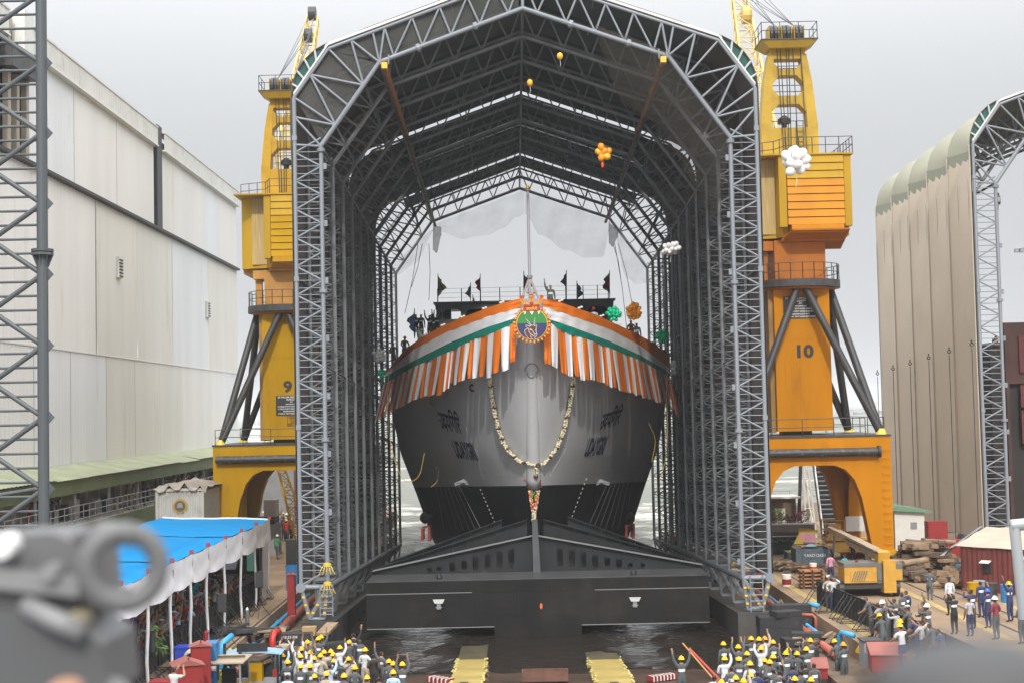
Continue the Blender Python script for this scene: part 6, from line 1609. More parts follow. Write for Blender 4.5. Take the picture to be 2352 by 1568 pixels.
b = MB(); rows = [[(X0+(X1-X0)*i/20, Y1+.06, tz(X0+(X1-X0)*i/20, Y1)+.08-(.55+.12*abs(math.sin(i*.47)))*j/3*(.5 if i < 18 else 1)) for j in range(4)] for i in range(21)]
b.grid(rows); b.build('valance', tw, tent, smooth=True, fix=False)
b = MB(); rows = [[(X1-.02-.02*j, Y1-2.1+2.1*i/8, 3.6-3.55*j/5) for j in range(6)] for i in range(9)]; b.grid(rows); b.build('end_curtain', tw, tent, smooth=True, fix=False)
b = MB(); rows = [[(X0+(X1-.1-X0)*i/12, Y1-.1+.12*math.sin(i*1.3), 4.2-4.1*j/5) for j in range(6)] for i in range(13)]; b.grid(rows); b.build('end_curtain', tw, tent, smooth=True, fix=False)
for y in posts:
    b = MB()
    b.path([(X1-.05+.03*math.sin(k+y), y+.02*math.sin(k*2.1), 4.25*k/8) for k in range(9)], .065, 8); b.build('post', tw, tent, smooth=True)
    b = MB(); b.box((X1+.02, y, 4.40), (.16, .1, .18)); b.build('corner_clamp', mat('clamp red', (.30, .04, .03), .7), tent)
    bar('rafter', (X1, y, 4.18), (X0, y, 4.46), .035, M['grey'], tent, 5)
for x in (X0, X0+2.9, X1): bar('eaves_pole', (x, Y0, tz(x, 60)-.14), (x, Y1, tz(x, 60)-.14), .035, M['grey'], tent, 5)
# ---- crowd barriers of black sheet panels with raking stays
def barrier(lab, pts, inner, gaps=()):
    t = world_thing('crowd_barrier', lab, 'barrier', (*pts[0], 0)); bkp = mat('barrier black', (.022, .023, .024), .5, .1, .2, 3, (.12, .10, .08), .15, 3)
    for a, c in zip(pts, pts[1:]):
        a, c = Vector((*a, 0)), Vector((*c, 0)); L_ = (c-a).length; n = max(1, round(L_/1.15)); d = (c-a)/n; nn = Vector((d.y, -d.x, 0)).normalized()*inner
        for k in range(n):
            p, q = a+d*(k+.02), a+d*(k+.98)
            b = MB(); b.prism([p+Vector((0, 0, .08)), q+Vector((0, 0, .08)), q+Vector((0, 0, 1.22)), p+Vector((0, 0, 1.22))], nn*.03); b.build('panel', bkp, t)
            b = MB()
            for z in (.1, .65, 1.2): b.tube(p+nn*.05+Vector((0, 0, z)), q+nn*.05+Vector((0, 0, z)), .022, 4)
            b.tube(p+nn*.05, p+nn*.05+Vector((0, 0, 1.24)), .025, 4); b.tube((p+q)/2+nn*.05, (p+q)/2+nn*.05+Vector((0, 0, 1.2)), .02, 4); b.build('frame', bkp, t)
            if k % 2 == 0:
                for o in (.05, .55):
                    r = p+d.normalized()*o; bar('stay', r+nn*.06+Vector((0, 0, 1.15)), r+nn*.85+Vector((0, 0, .03)), .022, M['blacksteel'], t, 5); bar('stay_foot', r+nn*.06+Vector((0, 0, .03)), r+nn*.85+Vector((0, 0, .03)), .02, M['blacksteel'], t, 5)
                r = p+d.normalized()*.05; q2 = p+d.normalized()*.55
                for f in (.3, .7): bar('stay_rung', r+nn*(.06+.79*f)+Vector((0, 0, 1.15*(1-f))), q2+nn*(.06+.79*f)+Vector((0, 0, 1.15*(1-f))), .016, M['blacksteel'], t, 4)
    return t
barrier('long black barrier in front of the tent crowd', [(-14.25, 79), (-14.25, 60.5), (-14.6, 60.2), (-14.3, 47)], -1)
barrier('black barrier with raking stays along the right slip edge', [(15.05, 71.8), (15.45, 66), (16.1, 58), (16.4, 51)], 1)
# ---- loudspeakers on stands
def speaker(lab, x, y, z):
    t = world_thing('loudspeaker', lab, 'loudspeaker', (x, y, 0))
    b = MB(); b.prism([(x-.2, y-.16, z), (x+.2, y-.16, z), (x+.14, y+.2, z), (x-.14, y+.2, z)], (0, 0, .78)); b.build('cabinet', M['black'], t)
    b = MB(); b.b2((x-.19, y-.19, z+.04), (x+.19, y-.165, z+.74)); b.build('grille', mat('speaker grille', (.035, .035, .037), .7, 0, .1, 30), t)
    b = MB(); b.tube((x, y, z), (x, y, .5), .022, 6); b.build('stand_pole', M['blacksteel'], t)
    for k in range(3):
        a = 2.1*k+.5; bar('stand_leg', (x, y, .75), (x+.55*math.cos(a), y+.55*math.sin(a), .02), .018, M['blacksteel'], t, 5)
speaker('black loudspeaker on stand beside the far tent posts', -12.85, 71.5, 1.5); speaker('black loudspeaker on stand halfway along the tent', -13.0, 63.2, 1.45); speaker('black loudspeaker on stand nearest at the bottom left', -13.75, 53.6, 1.3)
t = world_thing('loudspeaker_stack', 'black loudspeaker on blue drum behind the far tent corner', 'loudspeaker', (-12.9, 82.5, 0))
b = MB(); b.b2((-13.25, 82.2, 1.5), (-12.6, 82.8, 2.9)); b.build('cabinet', M['black'], t); b = MB(); b.tube((-12.9, 82.5, 0), (-12.9, 82.5, 1.49), .42, 16); b.build('drum', M['blue_p'], t)
# ---- LED screen showing the ship
t = world_thing('video_screen', 'large video screen under the far tent end showing the decorated bow', 'screen', (-15.6, 77.4, 0))
b = MB(); b.b2((-17.4, 77.35, 1.55), (-13.95, 77.5, 3.95)); b.build('screen_back', M['black'], t)
b = MB(); b.prism([(-15.75, 77.33, 3.7), (-16.6, 77.33, 2.9), (-16.2, 77.33, 1.8), (-15.2, 77.33, 1.8), (-14.9, 77.33, 2.9)], (0, .01, 0)); b.build('picture_hull', mat('screen grey', (.1, .1, .11), .5, emit=((.25, .27, .3), .25)), t)
b = MB(); b.prism([(-16.6, 77.32, 2.9), (-15.75, 77.32, 3.05), (-14.9, 77.32, 2.9), (-14.95, 77.32, 2.6), (-15.75, 77.32, 2.72), (-16.55, 77.32, 2.6)], (0, .006, 0)); b.build('picture_stripe', mat('screen red', (.3, .05, .05), .5, emit=((.6, .1, .08), .3)), t)
for x, c in ((-17.2, (.05, .2, .22)), (-14.4, (.1, .25, .2))):
    b = MB(); b.b2((x-.18, 77.32, 1.7), (x+.25, 77.33, 3.8)); b.build('picture_side', mat('screen teal %d' % (x < -15), c, .5, emit=(c, .3)), t)
for x in (-17.2, -14.1): bar('screen_leg', (x, 77.6, 0), (x, 77.6, 1.6), .05, M['black'], t)
# ---- cabinets, boxes, bottles
def cabinet(lab, px, Y, w_, d_, h, m, roof=True, z0=0.0, rz=0.0):
    x = (px-1176-15)*Y/FPX; t = thing('cabinet', lab, 'cabinet', (x, Y, z0), rz)
    b = MB(); b.b2((-w_/2, -d_/2, 0), (w_/2, d_/2, h)); b.build('body', m, t)
    b = MB(); b.b2((-w_/2+.04, -d_/2-.03, .06), (w_/2-.04, -d_/2-.003, h-.06)); o = b.build('door', m, t)
    b = MB(); b.b2((w_/2-.14, -d_/2-.06, h*.5), (w_/2-.1, -d_/2-.03, h*.6)); b.build('handle', M['blacksteel'], o)
    if roof:
        b = MB(); b.prism([(-w_/2-.06, -d_/2-.08, h), (w_/2+.06, -d_/2-.08, h), (0, -d_/2-.08, h+.2*w_)], (0, d_+.16, 0)); b.build('roof', mat('sun bleached red', (.27, .085, .065), .7, 0, .15, 2) if m == M['red'] else m, t)
        b = MB(); b.box((0, -d_/2, h+.2*w_+.04), (.06, .06, .1)); b.build('lifting_eye', M['red'], t)
    return t
cabinet('tall red cabinet with peaked roof beside the blue cabinet', 467, 53.5, .72, .62, 1.55, M['red'], rz=.25)
cabinet('narrow blue cabinet behind the tall red cabinet', 492, 54.6, .45, .9, 1.5, M['blue_p'], False, rz=.1)
cabinet('wide red cabinet with open doors at the bottom left', 436, 51.6, 1.05, .9, 1.2, M['red'], rz=.35)
cabinet('low red cabinet at the bottom edge left of the wide one', 384, 51.0, .95, .8, .75, M['red'], False)
cabinet('slim red cabinet with peaked roof beside the left hall leg', 676, 72.5, .38, .4, 2.0, M['red'])
t = thing('cool_box', 'blue plastic crate carrying a coil of pale hose', 'crate', (-13.0, 56.9, .35))
b = MB(); b.b2((-.55, -.35, 0), (.55, .35, .6)); b.build('body', mat('crate blue', (.02, .05, .38), .5), t)
b = MB(); b.b2((-.58, -.38, .6), (.58, .38, .66)); b.build('rim', mat('crate blue', (.02, .05, .38), .5), t)
b = MB()
for k in range(5): b.ring((.2, -.42-.04*k, .3), .36-.02*k, .035, (.1, 1, .1*k-.1), 20, 6)
b.build('hose_coil', mat('cream hose', (.55, .50, .36), .6), label='coil of pale hose hung before the blue crate', cat='hose').location = (-12.8, 56.3, .2)
b = MB(); b.b2((-13.7, 56.4, 0), (-12.3, 57.4, .34)); b.build('bench', M['black'], label='low black bench under the blue crate', cat='bench')
def extinguisher(lab, x, y, z, m, h=.6):
    t = thing('extinguisher', lab, 'extinguisher', (x, y, z))
    b = MB(); b.tube((0, 0, 0), (0, 0, h*.8), .1, 12); b.tube((0, 0, h*.8), (0, 0, h*.92), .1, 12, .04); b.build('cylinder', m, t, smooth=False)
    b = MB(); b.box((0, 0, h*.97), (.05, .16, .05)); b.path([(0, .03, h*.95), (.1, .05, h*.9), (.13, .04, h*.5)], .015, 5); b.build('valve', M['black'], t)
extinguisher('tall silver extinguisher standing on the concrete strip', -12.95, 68.6, 0, mat('bare metal', (.5, .5, .5), .25, .8), 1.0)
extinguisher('red extinguisher standing in a rusty drum', -12.75, 58.6, .75, M['red'], .65)
b = MB(); b.tube((-12.75, 58.6, 0), (-12.75, 58.6, .75), .32, 14); b.build('drum', M['rust'], label='rusty drum holding a red extinguisher', cat='drum')
# palm fronds and leaves tied to a tent post
b = MB()
for k in range(70):
    p = Vector((-14.1+rnd.uniform(-.3, .3), 55.6+rnd.uniform(-.3, .3), 1.1+rnd.uniform(0, 1.0))); d = Vector((rnd.uniform(-.4, .4), rnd.uniform(-.4, .4), rnd.uniform(-.5, .1))); n_ = d.orthogonal().normalized()*.06
    b.add([p-n_, p+d*.6-n_*.6, p+d, p+d*.6+n_*.6], [(0, 1, 2, 3)])
b.build('foliage', mat('banana leaf', (.10, .20, .03), .6), label='green fronds tied to a tent post near the crowd', cat='foliage', fix=False)
# ---------------------------------------------------------------- working clutter, left side of the slip
LEDGE = -.75
def pipe(lab, pts, r, m, fl=()):
    t = world_thing('pipe', lab, 'pipe', pts[0]); b = MB(); b.path(pts, r, 10); b.build('run', m, t, smooth=True)
    P_ = [Vector(p) for p in pts]
    for f in fl:
        a, c = P_[0], P_[-1]; q = a.lerp(c, f); d = (c-a).normalized(); b = MB(); b.tube(q-d*.05, q+d*.05, r*1.45, 10); b.build('flange', m, t)
    return t
pipe('pale blue pipe along the foot of the left quay wall', [(-12.15, 56, -.45), (-12.15, 68, -.42), (-12.2, 84, -.45)], .11, M['pipe_blue'], (.3, .6))
pipe('thick dull red pipe beside the pale blue pipe on the left', [(-11.7, 54, -.55), (-11.7, 66, -.5), (-11.75, 82, -.5)], .19, M['pipe_red'], (.35, .5, .7))
pipe('blue standpipe with bent head on the left', [(-12.2, 58.9, -.7), (-12.2, 58.9, .55), (-12.15, 59.0, .75), (-11.9, 59.6, .95)], .13, M['pipe_blue'])
pipe('bright red elbow pipe standing by the timber pile on the left', [(-11.0, 64.2, -.8), (-11.0, 64.2, .1), (-10.95, 64.4, .32), (-10.8, 64.8, .3)], .14, mat('bright red pipe', (.5, .03, .02), .4))
def planks(lab, c, n, L_, spread, m, zr, ang=0.0, group=None, thick=.09, wid=.24):
    t = thing('timber_pile', lab, 'timber', c)
    for k in range(n):
        b = MB(); l = L_*rnd.uniform(.6, 1.1); a = ang+rnd.gauss(0, .35)
        M_ = Matrix.Rotation(a, 3, 'Z') @ Matrix.Rotation(rnd.uniform(-.16, .16), 3, 'Y')
        b.box((rnd.uniform(-spread, spread), rnd.uniform(-spread*.6, spread*.6), .06+zr*rnd.random()**1.3), (l, wid*rnd.uniform(.6, 1.2), thick*rnd.uniform(.7, 1.5)), M=M_); b.build('plank', m if rnd.random() < .75 else M['woodpale'], t)
    return t
planks('loose planks strewn on the left ledge by the hall foot', (-10.9, 66.6, -.7), 22, 2.4, 1.2, M['wood'], .7, 1.2)
planks('broken timbers heaped beside the red elbow pipe on the left', (-11.4, 61.6, -.7), 16, 1.8, .8, M['wood'], .5, .9)
planks('scattered boards on the left quay edge below the tent', (-12.9, 66.0, .02), 12, 3.0, .7, M['blacksteel'], .2, .2)
# ballast blocks: black iron blocks stacked, chalked with figures
bl = mat('ballast iron', (.028, .029, .032), .55, .1, .2, 3, (.16, .13, .10), .2, 2)
def block(lab, x, y, z, d=(1.5, .75, .42), rz=0.0, chalk=None, top=False):
    t = thing('ballast_block', lab, 'block', (x, y, z), rz, 'black iron ballast blocks by the left hall foot')
    b = MB(); b.box((0, 0, d[2]/2), d); b.build('body', bl, t)
    for s in (-1, 1): b = MB(); b.box((s*d[0]*.46, 0, d[2]/2), (.05, d[1]*1.05, d[2]*1.04)); b.build('end_lug', bl, t)
    if chalk:
        for k, tx in enumerate(chalk): lettering(tx, .17, mat('chalk white', (.6, .6, .58), .9), t, Matrix.Translation((0, -d[1]/2-.01, d[2]*.66-.19*k)) @ Matrix.Rotation(R(90), 4, 'X'), .003)
    return t
bx = -10.0
LB = ['ballast block at the bottom of the left front stack', 'ballast block second up in the left front stack chalked 18.11', 'ballast block third up in the left front stack', 'ballast block on top of the left front stack',
      'low ballast block behind the left front stack', 'upper ballast block behind the left front stack chalked 18.15', 'ballast block topmost behind the left front stack', 'ballast block at the right end near the water', 'upper block at the right end near the water', 'tilted block lying over the right end stack', 'small block before the waving crowd on the left', 'short block near the gas cylinders', 'upper short block near the gas cylinders', 'block under the wooden plank at the hall foot', 'block beneath the cardboard box']
block(LB[0], bx, 61.8, -1.5, (1.8, .8, .45)); block(LB[1], bx, 61.8, -1.05, (1.75, .8, .5), .03, ('18.11 PM', '17:00')); block(LB[2], bx-.05, 61.85, -.54, (1.7, .8, .12), 0); block(LB[3], bx-.1, 62.1, -.40, (1.6, .8, .36), -.12)
block(LB[4], bx-.1, 65.0, -1.6, (2.1, .9, .9)); block(LB[5], bx-.05, 65.0, -.69, (2.0, .9, .45), 0, ('18.15 AM',)); block(LB[6], bx-.3, 65.1, -.23, (1.9, .8, .42), .04, ('18.33 PM',))
block(LB[7], bx+1.9, 64.4, -1.7, (1.1, .9, .8)); block(LB[8], bx+1.9, 64.5, -.89, (1.1, .8, .4), .1); block(LB[9], bx+1.9, 64.5, -.48, (1.3, .7, .3), .35); block(LB[10], bx+1.3, 62.6, -1.45, (1.2, .8, .5), .2)
block(LB[11], -11.0, 58.9, -.75, (.95, .6, .5)); block(LB[12], -11.0, 58.9, -.24, (.85, .55, .3), .1); block(LB[13], bx+1.1, 66.3, -1.4, (.8, 1.2, 1.5)); block(LB[14], bx+.35, 65.9, -1.4, (.9, .9, 1.3))
b = MB(); b.box((0, 0, .2), (.62, .5, .4)); b.build('carton', mat('cardboard', (.36, .24, .12), .9), label='brown carton on a black ballast block at the hall foot', cat='carton').location = (bx+.45, 65.6, -.02)
b = MB(); b.box((0, 0, .08), (.55, 2.1, .14)); o = b.build('plank', M['woodpale'], label='broad pale plank resting on blocks at the left hall foot', cat='plank'); o.location = (bx+1.2, 66.2, .1); o.rotation_euler = (.08, 0, -.1)
b = MB()
for k in range(9): b.ring((rnd.uniform(-.1, .1), rnd.uniform(-.1, .1), .05+.04*k), .34+rnd.uniform(-.08, .08), .035, (rnd.uniform(-.3, .3), rnd.uniform(-.3, .3), 1), 18, 5)
b.build('rope_coil', mat('old rope', (.42, .34, .14), .9), label='coil of yellowish rope on the ballast blocks', cat='rope').location = (bx+1.0, 62.4, -.3)
for k, (x, y) in enumerate(((-11.6, 59.9), (-11.35, 60.1), (-11.1, 59.8))):
    t = thing('gas_cylinder', ('brown gas cylinder standing leftmost of three', 'brown gas cylinder in the middle of three', 'brown gas cylinder standing rightmost of three')[k]+' by the blue standpipe', 'gas cylinder', (x, y, -.75), 0, 'gas cylinders by the blue standpipe')
    b = MB(); b.tube((0, 0, 0), (0, 0, 1.1), .13, 12); b.tube((0, 0, 1.1), (0, 0, 1.22), .13, 12, .05); b.build('bottle', mat('cylinder brown', (.13, .09, .06), .5), t); b = MB(); b.tube((0, 0, 1.2), (0, 0, 1.34), .04, 8); b.build('valve', M['grey'], t)
for k, (x, y, s) in enumerate(((-11.9, 60.6, 1), (-11.4, 60.9, .8), (-12.3, 61.2, .6))):
    b = MB(); b.grid([[(.42*s*(i/8-.5), .3*s*(j/6-.5), .28*s*max(0, math.sin(math.pi*i/8)*math.sin(math.pi*j/6)+.35*noise.noise((i*.7, j*.8, k)))) for i in range(9)] for j in range(7)])
    b.build('canvas_bag', mat('yellow canvas', (.62, .38, .02), .8), label=('large yellow sling heap by the gas cylinders', 'smaller yellow sling heap by the gas cylinders', 'little yellow sling on the concrete strip')[k], cat='sling', smooth=True).location = (x, y, .0 if k < 2 else .02)
b = MB()
for k in range(14): b.path([(rnd.uniform(-.8, .8), rnd.uniform(-.8, .8), rnd.uniform(0, .25)) for j in range(6)], .03, 4)
b.build('cable_heap', M['black'], label='tangle of black cables on the left ledge', cat='cable').location = (-12.3, 57.6, -.5)
b = MB()
for k in range(12): b.path([(rnd.uniform(-.7, .7), rnd.uniform(-.7, .7), rnd.uniform(0, .3)) for j in range(6)], .035, 4)
b.build('cable_heap', M['blacksteel'], label='grey hoses heaped behind the gas cylinders', cat='cable').location = (-11.9, 60.4, -.5)
# small forklift and open cab
t = thing('forklift', 'small yellow forklift with tan roof panel at the bottom left', 'forklift', (-11.1, 54.6, -1.15), 0)
for c, d, m, nm in (((0, 0, .55), (1.5, 2.0, .8), M['yellow'], 'body'), ((0, -.9, .7), (1.3, .5, 1.0), M['blacksteel'], 'counterweight'), ((.0, .1, 1.0), (.55, .55, .15), M['black'], 'seat'), ((0, .4, 1.3), (.55, .12, .55), M['black'], 'backrest')):
    b = MB(); b.box(c, d); b.build(nm, m, t)
for x in (-.68, .68):
    for y in (-.9, .9): b = MB(); b.tube((x, y, .9), (x*.95, y*.95, 1.95), .045, 6); b.build('cab_post', M['grey'], t)
    for y in (-.65, .75): b = MB(); b.tube((x-.12, y, .33), (x+.12, y, .33), .33, 16); b.build('wheel', M['black'], t)
b = MB(); b.box((0, 0, 1.98), (1.6, 1.9, .05)); b.build('roof_panel', mat('dusty tan', (.36, .29, .2), .8, 0, .15, 2), t)
b = MB(); b.path([(-.85, -.95, 1.2), (-.85, -1.0, 1.72), (-.75, -1.0, 1.8), (-.2, -1.0, 1.8)], .11, 8); b.build('exhaust', M['grey'], t)
b = MB(); b.box((0, 0, 2.08), (1.4, .08, .08)); b.build('roof_bar', M['wood'], t)
for x in (-.3, .3): b = MB(); b.b2((x-.05, 1.0, .1), (x+.05, 1.12, 2.4)); b.build('mast', M['black'], t)
t = thing('work_cab', 'open work cab with faded blue roof beside the forklift', 'cab', (-10.5, 56.9, -1.2), .05)
b = MB(); b.grid([[(-1.15+2.3*i/10, -.7+1.4*j/4, 1.98-.10*(abs(i-5)/5)**2) for i in range(11)] for j in range(5)]); b.build('roof', mat('faded blue roof', (.22, .36, .46), .6, 0, .2, 1.5, (.45, .42, .36), .3, 1), t, smooth=True)
for x in (-1, 1):
    for y in (-.6, .6): b = MB(); b.tube((x, y, 0), (x, y, 1.9), .05, 6); b.build('cab_post', M['black'], t)
b = MB(); b.b2((-1, -.6, .2), (1, .6, .8)); b.build('body', M['grey'], t)
b = MB(); b.b2((-.6, -.5, 2.0), (.6, -.42, 2.32)); b.build('roof_frame', M['black'], t)
b = MB(); b.b2((-.2, -.25, .8), (.35, .3, 1.5)); b.build('seat_back', M['yellow'], t)
b = MB(); b.b2((.8, -.64, 1.0), (1.02, -.61, 1.3)); b.build('tail_lamp', M['red'], t)
b = MB(); b.box((0, 0, .35), (.85, .8, .7)); b.build('crate', mat('lime crate', (.38, .42, .05), .7, 0, .15, 2), label='lime green box behind the forklift at the bottom left', cat='box').location = (-12.0, 56.6, -.75)
for k in range(5):
    b = MB(); b.box((0, 0, .05), (.9, .07, .05)); o = b.build('batten', M['yellow'], label=('yellow batten lying leftmost on the lime box', 'second yellow batten on the lime box', 'middle yellow batten on the lime box', 'fourth yellow batten on the lime box', 'rightmost yellow batten on the lime box')[k], cat='batten', group='yellow battens on the lime box'); o.location = (-12.2+.1*k, 56.4+.08*k, -.04); o.rotation_euler = (0, 0, 1.2+.1*k)

# ---------------------------------------------------------------- right quay
t = thing('dumpster', 'grey blue steel skip lettered YARD12653 under the right portal crane', 'skip', (17.95, 87.5, 0), -.02)
ds = mat('skip blue grey', (.07, .10, .125), .6, .1, .25, 1.5, (.16, .13, .10), .25, 1.5)
for c, d in (((0, -.85, .75), (2.05, .06, 1.1)), ((0, .85, .75), (2.05, .06, 1.1)), ((-1.0, 0, .75), (.06, 1.7, 1.1)), ((1.0, 0, .75), (.06, 1.7, 1.1)), ((0, 0, .22), (2.0, 1.7, .06))):
    b = MB(); b.box(c, d); b.build('side_plate', ds, t)
for x in (-.62, .0, .62): b = MB(); b.box((x, -.9, .75), (.05, .05, 1.1)); b.build('rib', ds, t)
lettering('YARD12653', .26, mat('yard white', (.55, .56, .56), .7), t, Matrix.Translation((.1, -.935, .9)) @ Matrix.Rotation(R(90), 4, 'X'), .003)
o = planks('steel scrap poking from the grey blue skip', (17.95, 87.4, 1.15), 14, 1.6, .7, M['blacksteel'], .35, .2, thick=.05, wid=.08)
t = planks('bundle of steel bars stacked in front of the skip', (17.6, 85.6, .02), 18, 2.9, .25, M['wood'], .4, 0, thick=.06, wid=.07)
b = MB(); b.grid([[(-.35+.7*i/6, -.2+.4*j/4, .15*math.sin(math.pi*i/6)*math.sin(math.pi*j/4)) for i in range(7)] for j in range(5)]); b.build('tarpaulin', mat('pale teal tarp', (.18, .38, .42), .7), label='scrap of pale teal tarpaulin on the skip', cat='tarpaulin', smooth=True).location = (17.9, 87.1, 1.42)
t = thing('painted_board', 'yellow and pink painted play house boards leaning behind the skip', 'board', (18.4, 90.2, .8))
ya, pk = mat('faded yellow', (.42, .30, .03), .7, 0, .15, 2), mat('faded pink', (.50, .22, .28), .7, 0, .15, 2)
for pl, m, y in (([(-1.2, 0), (-.1, 0), (-.55, 1.15)], ya, 0), ([(-.55, 1.15), (-.1, 0), (.55, .45), (.35, 1.1)], pk, .05), ([(-.55, 1.15), (.6, 1.05), (.65, 1.3), (-.6, 1.45)], ya, .1), ([(.2, 0), (1.2, 0), (.7, .65)], ya, -.1), ([(-.6, 0), (-.25, 0), (-.25, .4), (-.6, .4)], pk, -.06)):
    b = MB(); b.prism([(x, y, z) for x, z in pl], (0, .05, 0)); b.build('panel', m, t)
b = MB(); b.b2((-1.4, -.5, -.8), (1.3, .9, -.01)); b.build('base', mat('dark teal body', (.03, .055, .055), .6, 0, .2, 1), t)
t = thing('planter', 'grey boat shaped planter full of red and green plants behind the hall leg', 'planter', (18.3, 97, 1.15))
b = MB(); secs = []
for k in range(9):
    f = k/8; x = -2.3+4.1*f; w_ = .75*(1-.35*(1-f)**3); dz = .15*(1-f)
    secs.append([(x, -w_*.5, dz), (x, -w_, .35+dz*.4), (x, -w_*1.02, .82), (x, w_*1.02, .82), (x, w_, .35+dz*.4), (x, w_*.5, dz), (x, -w_*.5, dz)])
b.grid(secs); b.add(secs[0][:6], [tuple(range(6))]); b.add(secs[-1][:6], [tuple(reversed(range(6)))]); b.build('hull', mat('planter grey', (.28, .29, .29), .6, 0, .12, 1, (.15, .13, .1), .2, 1), t)
b = MB(); b.b2((-2.2, -1.0, .86), (1.85, -.78, .93)); b.b2((-2.2, .75, .86), (1.85, .97, .93)); b.build('gunwale', M['offwhite'], t)['kind'] = 'stuff'
def leafy(x, y, h, w_, m, n, par, nm='plant', ll=.28):
    b = MB()
    for k in range(n):
        p = Vector((x+rnd.gauss(0, w_*.4), y+rnd.gauss(0, w_*.3), .82+h*rnd.random()**.7)); d = Vector((rnd.uniform(-1, 1), rnd.uniform(-1, 1), rnd.uniform(-.1, 1))).normalized()*ll*rnd.uniform(.6, 1.2); n_ = d.orthogonal().normalized()*ll*.16
        b.add([p, p+d*.5+n_, p+d, p+d*.5-n_], [(0, 1, 2, 3)])
    for k in range(5): b.tube((x+rnd.gauss(0, w_*.15), y, .6), (x+rnd.gauss(0, w_*.3), y, .82+h*.8), .015, 4)
    o = b.build(nm, m, par, fix=False); o['kind'] = 'stuff'; return o
lg, lr, ldk, lo = mat('lime leaf', (.17, .28, .03), .6), mat('red leaf', (.16, .03, .035), .6), mat('mid leaf', (.06, .11, .035), .6), mat('olive leaf', (.11, .13, .04), .6)
for x, h, m, n in ((-1.5, .9, lr, 60), (-.35, .95, lg, 130), (.5, .7, lr, 90), (1.1, .8, lr, 90), (.1, .5, lr, 60), (-.9, .5, lr, 70), (-1.9, .5, lo, 60)): leafy(x, 0, h, .55, m, n, t)
t = thing('stall', 'dark teal stall body under the boat shaped planter', 'stall', (17.6, 97.1, 0)); b = MB(); b.b2((-2, -.7, 0), (2, .9, 1.1)); b.build('body', MATS['dark teal body'], t)
b = MB(); b.tube((-1.2, -.75, .35), (-1.2, -.68, .35), .34, 14); b.build('wheel', M['black'], t)
leafy(.3, -.9, .1, .9, ldk, 120, t, 'fern', .3)
t = thing('shrub', 'tall pale green bamboo like shrub beside the right hall wall', 'shrub', (16.3, 99, 0)); leafy(0, 0, 3.0, .9, lo, 330, t, 'foliage', .42); b = MB()
for k in range(7): b.tube((rnd.gauss(0, .3), rnd.gauss(0, .2), 0), (rnd.gauss(0, .5), rnd.gauss(0, .3), 3.2), .025, 5)
b.build('stem', M['wood'], t)['kind'] = 'stuff'
# gangway stairs with white stringers and its trestle
t = world_thing('gangway', 'steep grey stairway with white stringers seen through the right portal', 'stairs', (24, 110, 0))
def GX(px, Y): return (px-1176-7)*Y/FPX
xa, xb = GX(1870, 109), GX(1922, 109); xa2, xb2 = GX(1862, 116), GX(1906, 116)
A0, A1, B0, B1 = Vector((xa, 107, .3)), Vector((xa2, 116, 7.0)), Vector((xb, 107, .3)), Vector((xb2, 116, 7.0))
for a, c in ((A0, A1), (B0, B1)):
    b = MB(); b.prism([a, c, c+Vector((0, 0, .4)), a+Vector((0, 0, .4))], (.1, 0, 0)); b.build('stringer', M['offwhite'], t)
    bar('hand_rail', a+Vector((0, 0, 1.1)), c+Vector((0, 0, 1.1)), .035, M['offwhite'], t, 5)
    for k in range(6): p = a.lerp(c, k/5); bar('rail_post', p, p+Vector((0, 0, 1.1)), .03, M['offwhite'], t, 5)
for k in range(20):
    p, q = A0.lerp(A1, (k+.5)/20), B0.lerp(B1, (k+.5)/20); b = MB(); b.prism([p+Vector((.1, 0, .2)), q+Vector((0, 0, .2)), q+Vector((0, .38, .2)), p+Vector((.1, .38, .2))], (0, 0, .04)); b.build('tread', M['grey'], t)
b = MB(); b.prism([A0+Vector((0, .5, 0)), A1+Vector((0, .5, 0)), B1+Vector((0, .5, 0)), B0+Vector((0, .5, 0))], (0, .05, -.05)); b.build('soffit', M['blacksteel'], t)
t = world_thing('trestle', 'white painted steel trestle beside the gangway stairs', 'trestle', (21.8, 109, 0))
p4 = [(GX(1838, 109), 108, 0), (GX(1862, 109), 108, 0), (GX(1862, 110), 110, 0), (GX(1840, 110), 110, 0)]
for p in p4: bar('leg', p, (21.9+.2*(p[0]-21.9), p[1], 7.0), .09, M['offwhite'], t, 6)
for z0, z1 in ((.2, 2.2), (2.2, 4.4), (4.4, 6.6)):
    f = lambda p, z: Vector((p[0]+(21.9+.2*(p[0]-21.9)-p[0])*z/7, p[1], z))
    bar('cross_brace', f(p4[0], z0), f(p4[1], z1), .05, M['offwhite'], t, 5); bar('cross_beam', f(p4[0], z1), f(p4[1], z1), .05, M['offwhite'], t, 5); bar('side_brace', f(p4[1], z0), f(p4[2], z1), .05, M['offwhite'], t, 5)
t = world_thing('dark_mast', 'pair of slim dark steel posts either side of the stairs', 'post', (23, 105, 0)); bar('post', (GX(1827, 104), 104, 0), (GX(1840, 104), 104, 7), .13, M['blacksteel'], t); bar('post', (GX(1937, 104), 104, 0), (GX(1915, 104), 104, 7), .14, M['blacksteel'], t)
t = world_thing('quay_wall', 'low grey concrete wall at the far quay edge', 'wall', (24, 124, 0)); b = MB(); b.b2((14.5, 123.5, 0), (30, 124.2, 1.6)); b.build('body', M['conc'], t); 
rail_run(t, [(14.5, 123.8, 1.6), (30, 123.8, 1.6)], 1.0, M['grey'], 1.5)
